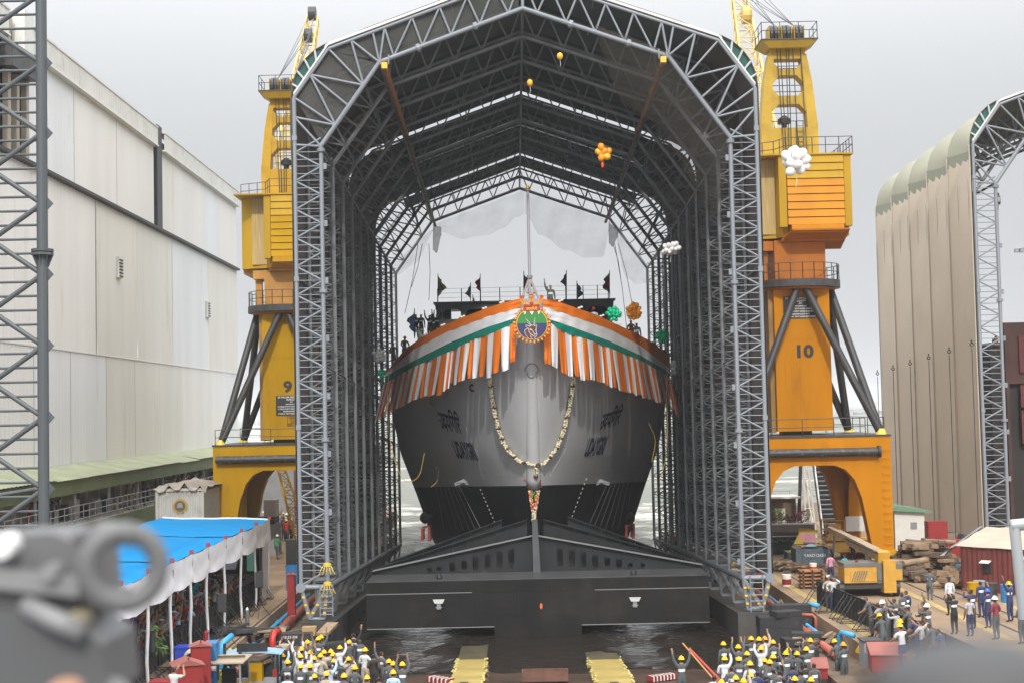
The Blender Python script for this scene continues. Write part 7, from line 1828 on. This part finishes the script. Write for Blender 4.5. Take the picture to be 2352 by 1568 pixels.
t = world_thing('tin_hut', 'dusty tin roofed hut and timber heap by the far water edge', 'hut', (19, 116, 0)); b = MB(); b.b2((16.4, 115, 0), (20.6, 119, 2.6)); b.build('wall', M['wood'], t); b = MB(); b.prism([(16, 114.6, 2.62), (21, 114.6, 2.62), (20, 114.6, 3.4), (17, 114.6, 3.5)], (0, 5, 0)); b.build('roof', mat('dusty roof', (.36, .31, .25), .85, 0, .15, .8), t)
for k in range(4): b = MB(); b.b2((16.7+k, 114.9, 1.2), (17.3+k, 114.98, 2.2)); b.build('window', M['dark'], t)
t = world_thing('shack', 'brown timber shack below the stairs trestle', 'shack', (18.9, 104, 0)); b = MB(); b.b2((17.8, 103, 0), (20.2, 105, 3.3)); b.build('wall', M['wood'], t); b = MB(); b.b2((17.5, 102.6, 3.32), (20.5, 105.3, 3.45)); b.build('roof', M['offwhite'], t); b = MB(); b.b2((18.7, 102.95, 1.2), (19.4, 102.99, 2.6)); b.build('window', M['white'], t)
# aerial work platform
t = thing('work_platform', 'yellow boom lift with railed basket beside the right portal leg', 'work platform', (21.6, 93, 0))
AW = mat('lift yellow', (.55, .30, .05), .55, 0, .15, 2)
for z in (1.35, 1.9, 2.5):
    for a, c in (((-1.6, -.6), (1.7, -.6)), ((1.7, -.6), (1.7, .6)), ((1.7, .6), (-1.6, .6)), ((-1.6, .6), (-1.6, -.6))): bar('basket_rail', (*a, z), (*c, z), .035, AW, t, 5)
for x in (-1.6, -.4, .6, 1.7):
    for y in (-.6, .6): bar('basket_post', (x, y, 1.3), (x, y, 2.55), .035, AW, t, 5)
b = MB(); b.b2((-1.6, -.6, 1.2), (1.7, .6, 1.3)); b.build('basket_floor', AW, t); b = MB(); b.b2((-.3, -.66, 1.8), (.9, -.5, 2.75)); b.build('control_box', M['offwhite'], t); b = MB(); b.b2((-1.4, -.66, 1.4), (-.6, -.62, 2.3)); b.build('side_panel', AW, t)
b = MB(); b.b2((-2.2, -.9, .5), (1.6, .9, 1.1)); b.build('chassis', AW, t)
for x in (-1.6, 1.2): b = MB(); b.tube((x, -1.05, .4), (x, -.75, .4), .4, 14); b.build('wheel', M['black'], t)
# telescopic mobile crane
t = thing('mobile_crane', 'dusty yellow mobile crane with lowered telescopic boom on the right quay', 'mobile crane', (18.0, 75.0, 0), 0); t.scale = (.8, .8, .8)
mc, mg_ = mat('mobile crane yellow', (.50, .27, .035), .5, 0, .15, 1.5, (.33, .24, .14), .3, 1.5), mat('mobile crane grey', (.13, .13, .125), .6, 0, .15, 1.5)
db = mat('dusty boom', (.36, .28, .20), .7, 0, .15, 1.5)
b = MB(); b.b2((-1.35, -1.2, .95), (.75, .6, 2.0)); b.build('engine_cover', mc, t); b = MB(); b.b2((-1.4, -1.25, 2.0), (.8, .65, 2.22)); b.build('cover_top', mg_, t); b = MB(); b.b2((.8, -1.1, .9), (1.1, .6, 2.2)); b.build('side_grey', mg_, t)
b = MB(); b.b2((-.95, -1.24, 1.05), (.65, -1.205, 1.75)); o = b.build('stripe_panel', mc, t)
for k in range(6):
    x = -.9+k*.15; b = MB(); b.prism([(x, -1.26, 1.08), (x+.07, -1.26, 1.08), (x+.3, -1.26, 1.72), (x+.23, -1.26, 1.72)], (0, .015, 0)); b.build('stripe', mg_, o)
b = MB(); b.b2((1.15, -1.35, .3), (1.95, -.4, 2.35)); b.build('slew_post', mc, t); b = MB(); b.b2((2.05, -.9, 1.0), (2.5, .4, 2.1)); b.build('counterweight', mg_, t); b = MB(); b.b2((2.0, -.95, 1.05), (2.45, -.91, 1.75)); b.build('stripe_panel', mc, t)
b = MB(); b.b2((-1.6, -1.0, .55), (2.3, 3.5, .9)); b.build('chassis', M['blacksteel'], t)
for x in (-1.5, 2.1):
    for y in (-.6, 1.2, 2.9): b = MB(); b.tube((x-.15, y, .52), (x+.15, y, .52), .52, 18); o = b.build('wheel', M['black'], t); b = MB(); b.tube((x-.17, y, .52), (x+.17, y, .52), .24, 12); b.build('rim', mg_, o)
def boom(A, B, w_, h, m, nm):
    A, B = Vector(A), Vector(B); d = (B-A).normalized(); x = d.cross(Vector((0, 0, 1))).normalized()*w_/2; z = x.cross(d).normalized()*h/2
    b = MB(); b.hexa([A-x-z, A+x-z, B+x-z, B-x-z, A-x+z, A+x+z, B+x+z, B-x+z]); b.build(nm, m, t)
boom((1.3, -.7, 2.55), (1.1, 7.2, 2.9), .62, .6, db, 'boom_section'); boom((1.12, 6.5, 2.92), (1.0, 11.0, 3.1), .46, .46, db, 'boom_section'); boom((1.0, 10.6, 3.1), (.95, 13.4, 3.2), .34, .34, db, 'boom_section')
boom((1.3, -1.0, 2.5), (1.3, -.3, 2.6), .74, .72, mc, 'boom_heel'); b = MB(); b.tube((.9, -1.1, 1.0), (1.0, 2.4, 2.5), .15, 10); b.build('luffing_ram', mg_, t); b = MB(); b.tube((1.0, 11.8, 3.0), (.9, 12.0, 1.6), .09, 8); b.build('folded_jib', mg_, t)
for k in range(3): b = MB(); b.tube((.95-.08*k, -1.0, 2.8), (.8-.05*k, 7.5, 3.0), .03, 5); b.build('hose', M['black'], t)
b = MB(); b.tube((-.4, -.6, 2.22), (-.4, -.6, 2.36), .1, 10); b.build('beacon', M['red'], t)
t = thing('wooden_pallet', 'orange brown pallet stack at the corner of the right barrier', 'pallet', (16.1, 78.5, 0))
for k in range(5): b = MB(); b.box((0, 0, .15+.2*k), (1.3, .9, .08)); b.build('deck_board', M['rust'], t)
for k in range(3): b = MB(); b.box((-.5+.5*k, 0, .5), (.1, .9, 1.0)); b.build('bearer', M['wood'], t)
def bucket(lab, x, y, m, m2, z=0.0, s=1.0):
    t = thing('bucket', lab, 'bucket', (x, y, z)); b = MB(); b.tube((0, 0, 0), (0, 0, .42*s), .15*s, 14, .18*s); b.build('pail', m, t); b = MB(); b.tube((0, 0, .06*s), (0, 0, .26*s), .163*s, 14, .174*s); b.build('label_band', m2, t)
    b = MB(); b.path([(-.18*s, 0, .4*s), (-.1*s, 0, .55*s), (.1*s, 0, .55*s), (.18*s, 0, .4*s)], .01, 4); b.build('handle', M['grey'], t)
bucket('white paint bucket with red label standing on the right quay', 14.95, 79.5, M['white'], M['red'], 0, 1.5); bucket('red and white bucket held by the person in pink', 17.25, 83.4, M['white'], mat('bright red', (.6, .06, .02), .5), .3, 1.2)
# white hut with green roof by the second hall
t = world_thing('hut', 'small pale hut with green roof edge beside the beige hall', 'hut', (25.2, 92, 0))
b = MB(); b.b2((24.1, 91, 0), (26.0, 94, 3.15)); b.build('wall', M['offwhite'], t); b = MB(); b.prism([(23.9, 90.7, 3.17), (26.4, 90.7, 3.0), (26.4, 90.7, 3.1), (24.2, 90.7, 3.5), (23.9, 90.7, 3.3)], (0, 3.6, 0)); b.build('roof', mat('roof green', (.14, .26, .17), .7), t); b = MB(); b.b2((25.1, 90.95, 2.0), (25.5, 90.99, 2.4)); b.build('vent', M['grey'], t)
rail_run(world_thing('handrail', 'short grey handrail between the pale hut and timber stacks', 'handrail', (25, 88, 0)), [(24.2, 88, 0), (27.5, 88, 0)], 1.0, M['grey'], 1.1)
# timber stacks
def logs(lab, x, y, n, wx, wy, zh, m, L_=1.6, seed=1):
    t = thing('timber_stack', lab, 'timber', (x, y, 0)); r_ = random.Random(seed)
    for k in range(n):
        f = k/n; z = .16+zh*f*.9; sp = 1-.7*f; a = r_.gauss(0, .45)
        px_, py_ = r_.uniform(-wx, wx)*sp, r_.uniform(-wy, wy)*sp; b = MB(); l = L_*r_.uniform(.6, 1.2)
        if r_.random() < .25:
            d = Matrix.Rotation(a, 3, 'Z') @ Vector((l/2, 0, r_.uniform(-.08, .08))); b.tube(Vector((px_, py_, z))-d, Vector((px_, py_, z))+d, r_.uniform(.12, .2), 9); b.build('log', m if r_.random() < .8 else M['woodpale'], t)
        else:
            b.box((px_, py_, z), (l, r_.uniform(.3, .5), r_.uniform(.16, .32)), M=Matrix.Rotation(a, 3, 'Z') @ Matrix.Rotation(r_.uniform(-.1, .1), 3, 'Y')); b.build('baulk', m if r_.random() < .8 else M['woodpale'], t)
logs('big heap of dark timber baulks in front of the beige hall', 23.9, 83.2, 85, 2.3, 1.6, 2.0, M['wood'], 1.5, 3)
logs('pale timber stack beside the red corrugated hut', 24.0, 77.2, 40, 1.3, 1.0, .95, M['woodpale'], 1.7, 5)
logs('low strew of short timbers before the dark heap', 22.4, 80.0, 16, .9, .8, .4, M['wood'], 1.0, 8)
cabinet('red steel cabinet with pale top behind the timber heap', 2150, 88, 1.2, .8, 2.7, M['red'], False); cabinet('smaller red steel cabinet right of the timber heap', 2185, 84.5, .9, .8, 1.9, M['red'], False)
# red corrugated hut
t = world_thing('red_hut', 'red corrugated site hut with pale sheet roof at the right edge', 'hut', (26.5, 74, 0))
rw = mat('hut red', (.135, .028, .024), .7, 0, .2, 1, (.11, .05, .035), .4, 1)
def csheet(p, q, z0, z1, m, nm):
    p, q = Vector(p), Vector(q); n = round((q-p).length/.14); d = (q-p)/n; nn = Vector((d.y, -d.x, 0)).normalized(); r0 = []; r1 = []
    for k in range(n+1): v = p+d*k+nn*(.04 if k % 2 else 0); r0.append((v.x, v.y, z0)); r1.append((v.x, v.y, z1))
    b = MB(); b.grid([r0, r1]); b.build(nm, m, t, fix=False)
csheet((23.6, 76.0, 0), (30, 69.5, 0), 0, 2.35, rw, 'wall_sheet'); csheet((26.2, 79.5, 0), (23.6, 76.0, 0), 0, 2.35, rw, 'wall_sheet')
b = MB(); rows = [[Vector((23.3, 76.1, 2.36)).lerp(Vector((30, 69.2, 2.36)), i/12).lerp(Vector((26.3, 80, 3.0)).lerp(Vector((33, 73, 3.0)), i/12), j/5)+Vector((0, 0, .1*noise.noise((i*.7, j*.9, 1)))) for i in range(13)] for j in range(6)]; b.grid(rows); b.build('roof_sheet', mat('pale dusty sheet', (.44, .37, .29), .85, 0, .12, .8), t, smooth=True)
b = MB(); b.grid([[Vector((23.2, 76.0, 2.3)).lerp(Vector((26.2, 80.1, 3.05)), i/8)+Vector((-.25*j-.1*noise.noise((i*.8, j, 0)), 0, .12*math.sin(j*2.2)-.16*j)) for i in range(9)] for j in range(4)]); b.build('tarpaulin', M['grey'], t, smooth=True)
for f in (.16, .4, .6):
    c = Vector((23.6, 76, 1.3)).lerp(Vector((30, 69.5, 1.3)), f); d = Vector((6.4, -6.5, 0)).normalized(); nn = Vector((-d.y, d.x, 0))*-1
    q = Vector((-.712, -.702, 0)); b = MB(); b.prism([c-d*.22+q*.07+Vector((0, 0, -.3)), c+d*.22+q*.07+Vector((0, 0, -.3)), c+d*.22+q*.07+Vector((0, 0, .3)), c-d*.22+q*.07+Vector((0, 0, .3))], q*.02); b.build('window', M['dark'], t)
    b = MB(); b.prism([c-d*.27+q*.08+Vector((0, 0, .36)), c+d*.27+q*.08+Vector((0, 0, .36)), c+d*.27+q*.4+Vector((0, 0, .25)), c-d*.27+q*.4+Vector((0, 0, .25))], (0, 0, .03)); b.build('hood', M['offwhite'], t)
for k, (x, y, m, lab) in enumerate(((23.0, 72.3, M['yellow'], 'yellow drum leftmost of the drums by the red hut'), (23.8, 72.0, M['blacksteel'], 'dark drum beside the yellow drum'), (24.3, 71.2, M['blue_p'], 'blue drum nearest of the drums by the red hut'), (25.3, 69.5, M['blacksteel'], 'dark drum furthest right by the red hut'), (23.5, 72.9, M['grey'], 'grey drum behind the yellow drum'))):
    t = thing('drum', lab, 'drum', (x, y, 0), 0, 'drums by the red hut'); b = MB(); b.tube((0, 0, 0), (0, 0, .88), .29, 16); b.build('barrel', m, t)
    for z in (.3, .58, .87): b = MB(); b.ring((0, 0, z), .295, .02, (0, 0, 1), 16, 5); b.build('hoop', m, t)
pipe('short pale blue pipe end beside the red hut', [(24.2, 79, .9), (25.4, 78.6, .9)], .16, M['pipe_blue'])
# hull block standing inside the second hall
t = world_thing('hull_block', 'dark rusty hull block standing inside the beige hall at the right edge', 'hull block', (40, 104, 0))
rbk = mat('primer brown', (.075, .032, .028), .75, 0, .25, .5, (.05, .04, .035), .4, .4); rbr = mat('primer red brown', (.14, .03, .035), .7, 0, .2, .7)
b = MB(); b.b2((34.6, 103, .4), (60, 112, 14.2)); b.build('body', mat('block dark', (.03, .026, .025), .8, 0, .2, .5), t)
b = MB(); b.b2((35.5, 102.6, 11.2), (60, 103, 15.6)); b.build('upper_plate', rbk, t)
for z0, z1 in ((6.9, 9.3), (9.5, 11.1), (12.0, 14.6)): b = MB(); b.b2((36.5, 102.4, z0), (60, 102.58, z1)); b.build('side_plate', rbr, t)
for x in (35.4, 37.6, 39.8): b = MB(); b.b2((x, 102.2, .6), (x+.25, 102.55, 15.3)); b.build('frame', rbk, t)
# right hand ledge clutter
pipe('dull red pipe on the right ledge by the hall leg', [(13.3, 60, -.5), (13.35, 68, -.5), (13.4, 80, -.4)], .17, M['pipe_red'], (.3, .6)); pipe('pale blue pipe on the right ledge', [(13.8, 66, -.5), (13.8, 80, -.45)], .09, M['pipe_blue'])
pipe('pale blue standpipe head near the right hall leg', [(14.0, 69.4, -.7), (14.0, 69.4, .25), (14.05, 69.2, .4), (14.4, 68.6, .4)], .11, M['pipe_blue']); pipe('pale blue standpipe head nearer on the right', [(13.6, 60.8, -.7), (13.6, 60.8, .2), (13.65, 60.6, .38), (14.0, 59.9, .35)], .11, M['pipe_blue'])
pipe('red bent pipe by the machinery on the right', [(13.9, 67.0, -.7), (13.9, 67.0, .05), (13.8, 67.1, .18), (13.1, 67.3, .2)], .08, M['pipe_red'])
planks('loose timbers on the right ledge beside the hall leg', (13.3, 73.0, -.7), 18, 4.0, .4, M['wood'], .5, 1.45, wid=.14); planks('loose planks on the right ledge before the barrier', (13.4, 63.4, -.7), 18, 2.2, .7, M['wood'], .5, 1.1)
RB = ['machinery block nearest the right hall leg', 'upper machinery block with figures near the right hall leg', 'tall machinery block behind the right crowd', 'flat block on top of the tall one at right', 'long block lying before the right hall leg', 'small top block at right under a plank', 'low block by the red bent pipe', 'right end block near the ledge wall']
for k, (x, y, z, d, rz, ch) in enumerate(((10.6, 66.4, -1.6, (2.0, .9, 1.1), 0, None), (11.0, 63.4, -1.0, (1.7, .8, .5), .1, ('03.45 AM',)), (10.6, 66.5, -.49, (2.0, .9, .5), .04, None), (10.9, 66.4, .02, (1.3, .7, .25), .3, None), (11.2, 63.6, -1.55, (2.2, .9, .5), .05, None), (11.3, 63.5, -.49, (1.4, .7, .2), -.2, None), (12.0, 61.6, -1.3, (1.1, .8, .6), .3, None), (12.9, 69.0, -.7, (1.9, .8, .9), 0, None))):
    t = block(RB[k], x+(1.5 if k < 6 else .2), y, z+.25, d, rz, ch); t['group'] = 'machinery blocks by the right hall foot'
for lab, px, py, Y, w_, d_, h in (('big red box with tilted lid behind the right crowd', 2040, 1560, 54.0, 1.3, 1.0, .62), ('flat red lidded box amid the right crowd', 1876, 1545, 57.0, .8, .6, .4)):
    p = at(px, py, Y); t = thing('red_box', lab, 'box', (p.x, Y, 0 if px > 2000 else -.8), -.1); b = MB(); b.b2((-w_/2, -d_/2, 0), (w_/2, d_/2, h)); b.build('body', M['red'], t)
    b = MB(); b.hexa([(-w_/2-.05, -d_/2-.06, h), (w_/2+.05, -d_/2-.06, h), (w_/2+.05, d_/2, h), (-w_/2-.05, d_/2, h), (-w_/2-.05, -d_/2-.06, h+.04), (w_/2+.05, -d_/2-.06, h+.04), (w_/2+.05, d_/2, h+.35), (-w_/2-.05, d_/2, h+.35)]); b.build('lid', mat('sun bleached red', (.27, .085, .065), .7, 0, .15, 2), t)
p = at(2002, 1560, 55.6); t = thing('grey_box', 'dark grey steel box left of the big red box', 'box', (p.x, 55.6, -.1)); b = MB(); b.b2((-.35, -.4, 0), (.35, .4, .95)); b.build('body', M['grey'], t); b = MB(); b.b2((-.4, -.45, .96), (.4, .45, 1.01)); b.build('lid', M['blacksteel'], t)
b = MB()
for k in range(6): b.ring((0, 0, .03*k), .38-.02*k, .03, (.05*k, .04, 1), 18, 5)
b.build('hose_coil', M['yellow'], label='yellow hose coil on the ledge among the right workers', cat='hose').location = (13.9, 57.6, .02)
planks('dark debris heaped under the right portal leg', (22.0, 87.8, .02), 26, 1.3, 1.3, M['blacksteel'], .7, .5); planks('rusty scrap strips between the portal and the skip', (16.2, 86.6, .02), 22, 1.8, .9, M['wood'], .6, .4, wid=.1)
planks('dark scrap heaped behind the left crane by the container', (-18.7, 92.0, .02), 20, 1.6, 1.4, M['wood'], .8, .5); planks('grey junk heaped beside the left hall wall', (-12.9, 88.0, .02), 26, 1.4, .8, M['blacksteel'], 1.1, .7)
planks('brown debris on the ground behind the tent', (-20.6, 84.0, .02), 26, 1.8, 1.6, M['wood'], .7, .4)
# ---------------------------------------------------------------- balloons
def rubber(n, c): return mat('balloon '+n, c, .32, 0, .0, 1, spec=.5)
BC = {'white': rubber('white', (.82, .82, .82)), 'orange': rubber('orange', (.98, .34, .01)), 'amber': rubber('amber', (1.0, .50, .04)), 'green': rubber('green', (.01, .60, .32)), 'red': rubber('red', (.8, .10, .01))}
for m in BC.values():
    b_ = m.node_tree.nodes['Principled BSDF']; b_.inputs['Subsurface Weight'].default_value = .6; b_.inputs['Subsurface Radius'].default_value = (.3, .3, .3)
def balloon_mesh(m):
    b = MB(); rows = []
    for j in range(9):
        t = math.pi*j/8; r = math.sin(t)*(1+.0); z = math.cos(t)*1.12 if t < math.pi/2 else math.cos(t)*1.28
        rows.append([(r*math.cos(2*math.pi*k/14), r*math.sin(2*math.pi*k/14), z) for k in range(15)])
    b.grid(rows); b.tube((0, 0, -1.26), (0, 0, -1.4), .05, 6, .11); return b.mesh('balloon', m, True)
BM = {k: balloon_mesh(m) for k, m in BC.items()}
def bunch(lab, px, py, Y, n, wpx, hpx, cols, rpx=6.0, tail=False, seed=0):
    r_ = random.Random(seed+px); c = at(px, py, Y); s = Y/FPX; t = thing('balloon_bunch', lab, 'balloons', c-Vector((0, 0, hpx*s)))
    off = Vector((0, 0, hpx*s)); pts = []
    for k in range(n*40):
        p = Vector((r_.uniform(-1, 1), r_.uniform(-1, 1), r_.uniform(-1, 1)))
        if p.length > 1: continue
        p = Vector((p.x*(wpx-rpx)*s, p.y*(wpx-rpx)*s*.7, p.z*(hpx-rpx)*s))
        if all((p-q).length > rpx*s*1.45 for q in pts): pts.append(p)
        if len(pts) >= n: break
    for i, p in enumerate(pts):
        d = p.normalized() if p.length > .01 else Vector((0, 0, 1)); rr = rpx*s*r_.uniform(.9, 1.08)
        M_ = Matrix.Translation(p+off) @ (d+Vector((0, 0, .5))).to_track_quat('Z', 'Y').to_matrix().to_4x4() @ Matrix.Diagonal((rr, rr, rr, 1))
        link('balloon', BM[cols[r_.randrange(len(cols))]], t, M_)
    b = MB(); b.path([(0, 0, hpx*s*.6), (.02, 0, .0), (-.03, .01, -.35)], .012, 4); b.build('string', M['white'], t)
    if tail: link('balloon', BM['red'], t, Matrix.Translation(off+Vector((-.02, 0, -hpx*s-.18))) @ Matrix.Diagonal((.08, .08, .13, 1)))
def single(lab, px, py, Y, rpx, col):
    c = at(px, py, Y); s = Y/FPX; t = thing('balloon', lab, 'balloon', c-Vector((0, 0, 1.4*rpx*s)))
    link('skin', BM[col], t, Matrix.Translation((0, 0, 1.4*rpx*s)) @ Matrix.Diagonal((rpx*s,)*3+(1,))); b = MB(); b.path([(0, 0, 0), (.03, 0, -.15), (.0, 0, -.32)], .01, 4); b.build('string', M['white'], t)
single('single orange balloon higher under the hall roof', 1286, 129, 70, 7.0, 'amber'); single('single orange balloon lower under the hall roof near the ridge', 1217, 190, 72, 7.0, 'amber')
bunch('orange balloon cluster with dangling red balloon below the right runway beam', 1384, 350, 74, 11, 24, 22, ['orange', 'amber'], 8.0, True)
bunch('white balloon cluster floating before the orange crane house', 1828, 372, 66, 17, 37, 42, ['white'], 11.0)
bunch('white balloon cluster floating beside the right inner columns', 1540, 570, 78, 22, 28, 18, ['white'], 6.0)
bunch('green balloon cluster left of the orange one on deck', 1409, 721, 84, 34, 20, 19, ['green'], 4.6)
bunch('dense orange balloon cluster on the deck right side', 1456, 716, 86, 46, 20, 24, ['orange', 'amber'], 4.8)
bunch('green balloon cluster at the right deck edge', 1520, 772, 93, 30, 18, 19, ['green'], 4.8)
bunch('white balloon cluster beyond the left deck edge', 870, 817, 93, 26, 19, 17, ['white'], 5.0)
bunch('green balloon cluster below the white one at left', 877, 859, 92, 14, 12, 13, ['green'], 4.8)
bunch('white balloon cluster half hidden behind the right bunting end', 1545, 845, 97, 22, 11, 22, ['white'], 5.0)
# ---------------------------------------------------------------- pennants on the ship
FC = {n: mat('pennant '+n, c, .7) for n, c in {'yellow': (.75, .48, .02), 'red': (.50, .03, .06), 'blue': (.09, .10, .38), 'grey': (.17, .2, .21), 'green': (.04, .17, .13)}.items()}
def pennant(lab, px, pyt, pyb, Y, cols, side, ht):
    f = at(px, pyb, Y); tp = at(px, pyt, Y); t = world_thing('pennant', lab, 'flag', tuple(f)); s = Y/FPX
    bar('staff', f, tp+Vector((0, 0, .1)), .03, M['blacksteel'], t, 5)
    for i, c in enumerate(cols):
        rows = []
        for k in range(9):
            u = k/8; ht2 = ht*1.3; w_ = ht2*.40*s*math.sin(math.pi*min(1, u*1.15))*(1-.3*i)*(.75+.25*math.sin(k*1.9+px)); z = tp.z-ht2*s*u*(1 if i == 0 else .8)-.25*i
            rows.append([(tp.x+side*(w_*j/3), Y-.05*math.sin(j*1.8+k)-.02*i, z-.05*j) for j in range(4)])
        b = MB(); b.grid(rows); b.build('cloth', FC[c], t, smooth=True, fix=False)
for a in (('yellow pennant at the left end of the bridge rail', 1006, 632, 692, 109.3, ['yellow', 'grey'], 1, 40), ('grey pennant right of the yellow one', 1081, 652, 692, 109.3, ['grey'], -1, 28), ('small yellow pennant low on the bridge rail', 1086, 680, 692, 109.3, ['yellow'], 1, 14), ('dark red pennant left of the jackstaff', 1103, 632, 692, 109.3, ['red'], -1, 30),
          ('grey pennant just left of the jackstaff', 1203, 626, 690, 108.5, ['grey'], 1, 32), ('dark blue pennant right of the waving man', 1301, 624, 690, 109.3, ['blue'], -1, 30), ('slim grey green pennant at the bridge rail right', 1325, 648, 690, 109.3, ['green'], 1, 32), ('green and red pennant at the right bridge end', 1400, 624, 690, 109.3, ['green', 'red'], -1, 42),
          ('blue and green pennant by the left deck rail', 952, 712, 775, 93.5, ['green', 'blue'], -1, 42)): pennant(*a)
# ---------------------------------------------------------------- out of focus gear close to the lens
gm = mat('camera rig grey', (.12, .12, .123), .5, 0, .1, 20); gl_ = mat('camera rig light grey', (.21, .21, .215), .45); gd = mat('camera rig dark', (.03, .03, .032), .5)
Yf = .95
def F_(px, py, dy=0.0): return at(px, py, Yf+dy)
rig = world_thing('camera_rig', 'blurred grey camera rig with ring mount close at the bottom left corner', 'camera rig', tuple(F_(120, 1568)))
k_ = Yf/FPX
b = MB(); b.ring(F_(283, 1302, -.02), 78*k_, 24*k_, (0.35, -1, .05), 36, 12); b.build('ring_mount', gm, rig, smooth=True)
b = MB(); b.path([F_(180, 1250, .01), F_(240, 1222, 0), F_(310, 1228, -.02)], 27*k_, 12); b.path([F_(190, 1370, 0), F_(250, 1372, -.02), F_(300, 1368, -.02)], 22*k_, 12); b.build('clamp_arm', gm, rig, smooth=True)
b = MB(); b.prism([F_(-60, 1235), F_(120, 1222), F_(205, 1260), F_(215, 1400), F_(160, 1420), F_(-60, 1380)], (0, .07, 0)); b.build('upper_block', gm, rig)
b = MB(); b.prism([F_(-60, 1385, -.01), F_(150, 1425, -.01), F_(235, 1480, -.01), F_(250, 1600, -.01), F_(-60, 1600, -.01)], (0, .08, 0)); b.build('lower_block', mat('camera rig mid grey', (.085, .087, .09), .5), rig)
b = MB(); b.prism([F_(-60, 1300, -.012), F_(180, 1325, -.012), F_(180, 1372, -.012), F_(-60, 1345, -.012)], (0, .01, 0)); b.build('side_plate', gl_, rig)
for px, py, r_, m in ((110, 1315, 19, gl_), (172, 1425, 20, mat('rig bronze', (.32, .28, .18), .4)), (0, 1255, 26, M['white'])):  # the white disc is a painted highlight, the others are screws
    b = MB(); c = F_(px, py, -.02); b.tube(c, c+Vector((0, .02, 0)), r_*k_, 18); b.build('screw_and_glint', m, rig)
b = MB(); b.path([F_(60, 1390, -.01), F_(130, 1425, -.02), F_(190, 1450, -.02)], 24*k_, 12); b.build('lever', gl_, rig, smooth=True)
b = MB(); b.ball(F_(235, 1590, .0), (70*k_, 40*k_, 38*k_), 16, 10); b.build('lens_hood', gm, rig, smooth=True)
b = MB(); b.ball(F_(150, 1582, -.06), (40*k_*.93, .02, 24*k_), 14, 9); b.build('fingertip', skin_m[2], label='blurred fingertip at the bottom left edge', cat='finger', smooth=True)
Yg = .34; kg = Yg/FPX
cam2 = world_thing('handheld_camera', 'very blurred dark camera held up at the bottom right corner', 'camera', tuple(at(2250, 1620, Yg)))
b = MB(); b.ball(at(2250, 1600, Yg), (260*kg, .02, 140*kg), 18, 10); b.build('body', mat('dark camera shell', (.05, .05, .052), .6), cam2, smooth=True)
b = MB(); b.path([at(2160, 1590, Yg), at(2060, 1610, Yg), at(2000, 1660, Yg)], 30*kg, 10); b.build('strap', MATS['dark camera shell'], cam2, smooth=True)
# grey pipe railings of the viewing stand, slightly soft
t = world_thing('stand_railing', 'soft focused grey pipe railing at the right edge', 'railing', tuple(at(2335, 1400, 24)))
for a, c, r in (((2322, 1206), (2420, 1196), .10), ((2330, 1206), (2352, 1420), .09), ((2334, 1285), (2420, 1280), .05)): bar('pipe', at(*a, 24), at(*c, 24), r, M['rail'], t, 10)
t = world_thing('stand_railing', 'soft focused grey pipe railing in front of the blue tent at left', 'railing', tuple(at(170, 1300, 30)))
for a, c, r in (((20, 1268), (235, 1252), .06), ((141, 1262), (141, 1330), .045), ((222, 1255), (226, 1340), .09)): bar('pipe', at(*a, 30), at(*c, 30), r, M['rail'], t, 10)
# lamp arm beyond the right edge hall and birds perched on the lattice
t = world_thing('lamp_cluster', 'small floodlight cluster far off at the right edge', 'lamp', tuple(at(2345, 572, 140)))
bar('arm', at(2334, 572, 140), at(2380, 566, 140), .12, M['grey'], t)
for px in (2336, 2345): b = MB(); p = at(px, 576, 140); b.box(p, (.5, .4, .35)); b.build('lamp', M['grey'], t)
for k, (px, py, Y) in enumerate(((2292, 470, 92), (2287, 797, 92))):
    p = at(px, py, Y); t = thing('bird', ('brown kite perched high on the right hall lattice', 'brown kite perched lower on the right hall lattice')[k], 'bird', p); b = MB()
    b.ball((0, 0, .3), (.14, .2, .3), 10, 7); b.ball((0, -.08, .66), (.09, .1, .1), 8, 6); b.tube((0, -.17, .66), (0, -.25, .63), .03, 6, .005); b.prism([(-.08, .1, .1), (.08, .1, .1), (.1, .2, -.35), (-.1, .2, -.35)], (0, .04, 0)); b.build('body', M['wood'], t, smooth=True)
    for s in (-1, 1): b = MB(); b.ball((s*.14, .05, .28), (.05, .16, .32), 8, 6); b.build('wing', mat('kite wing', (.07, .05, .035), .8), t, smooth=True)
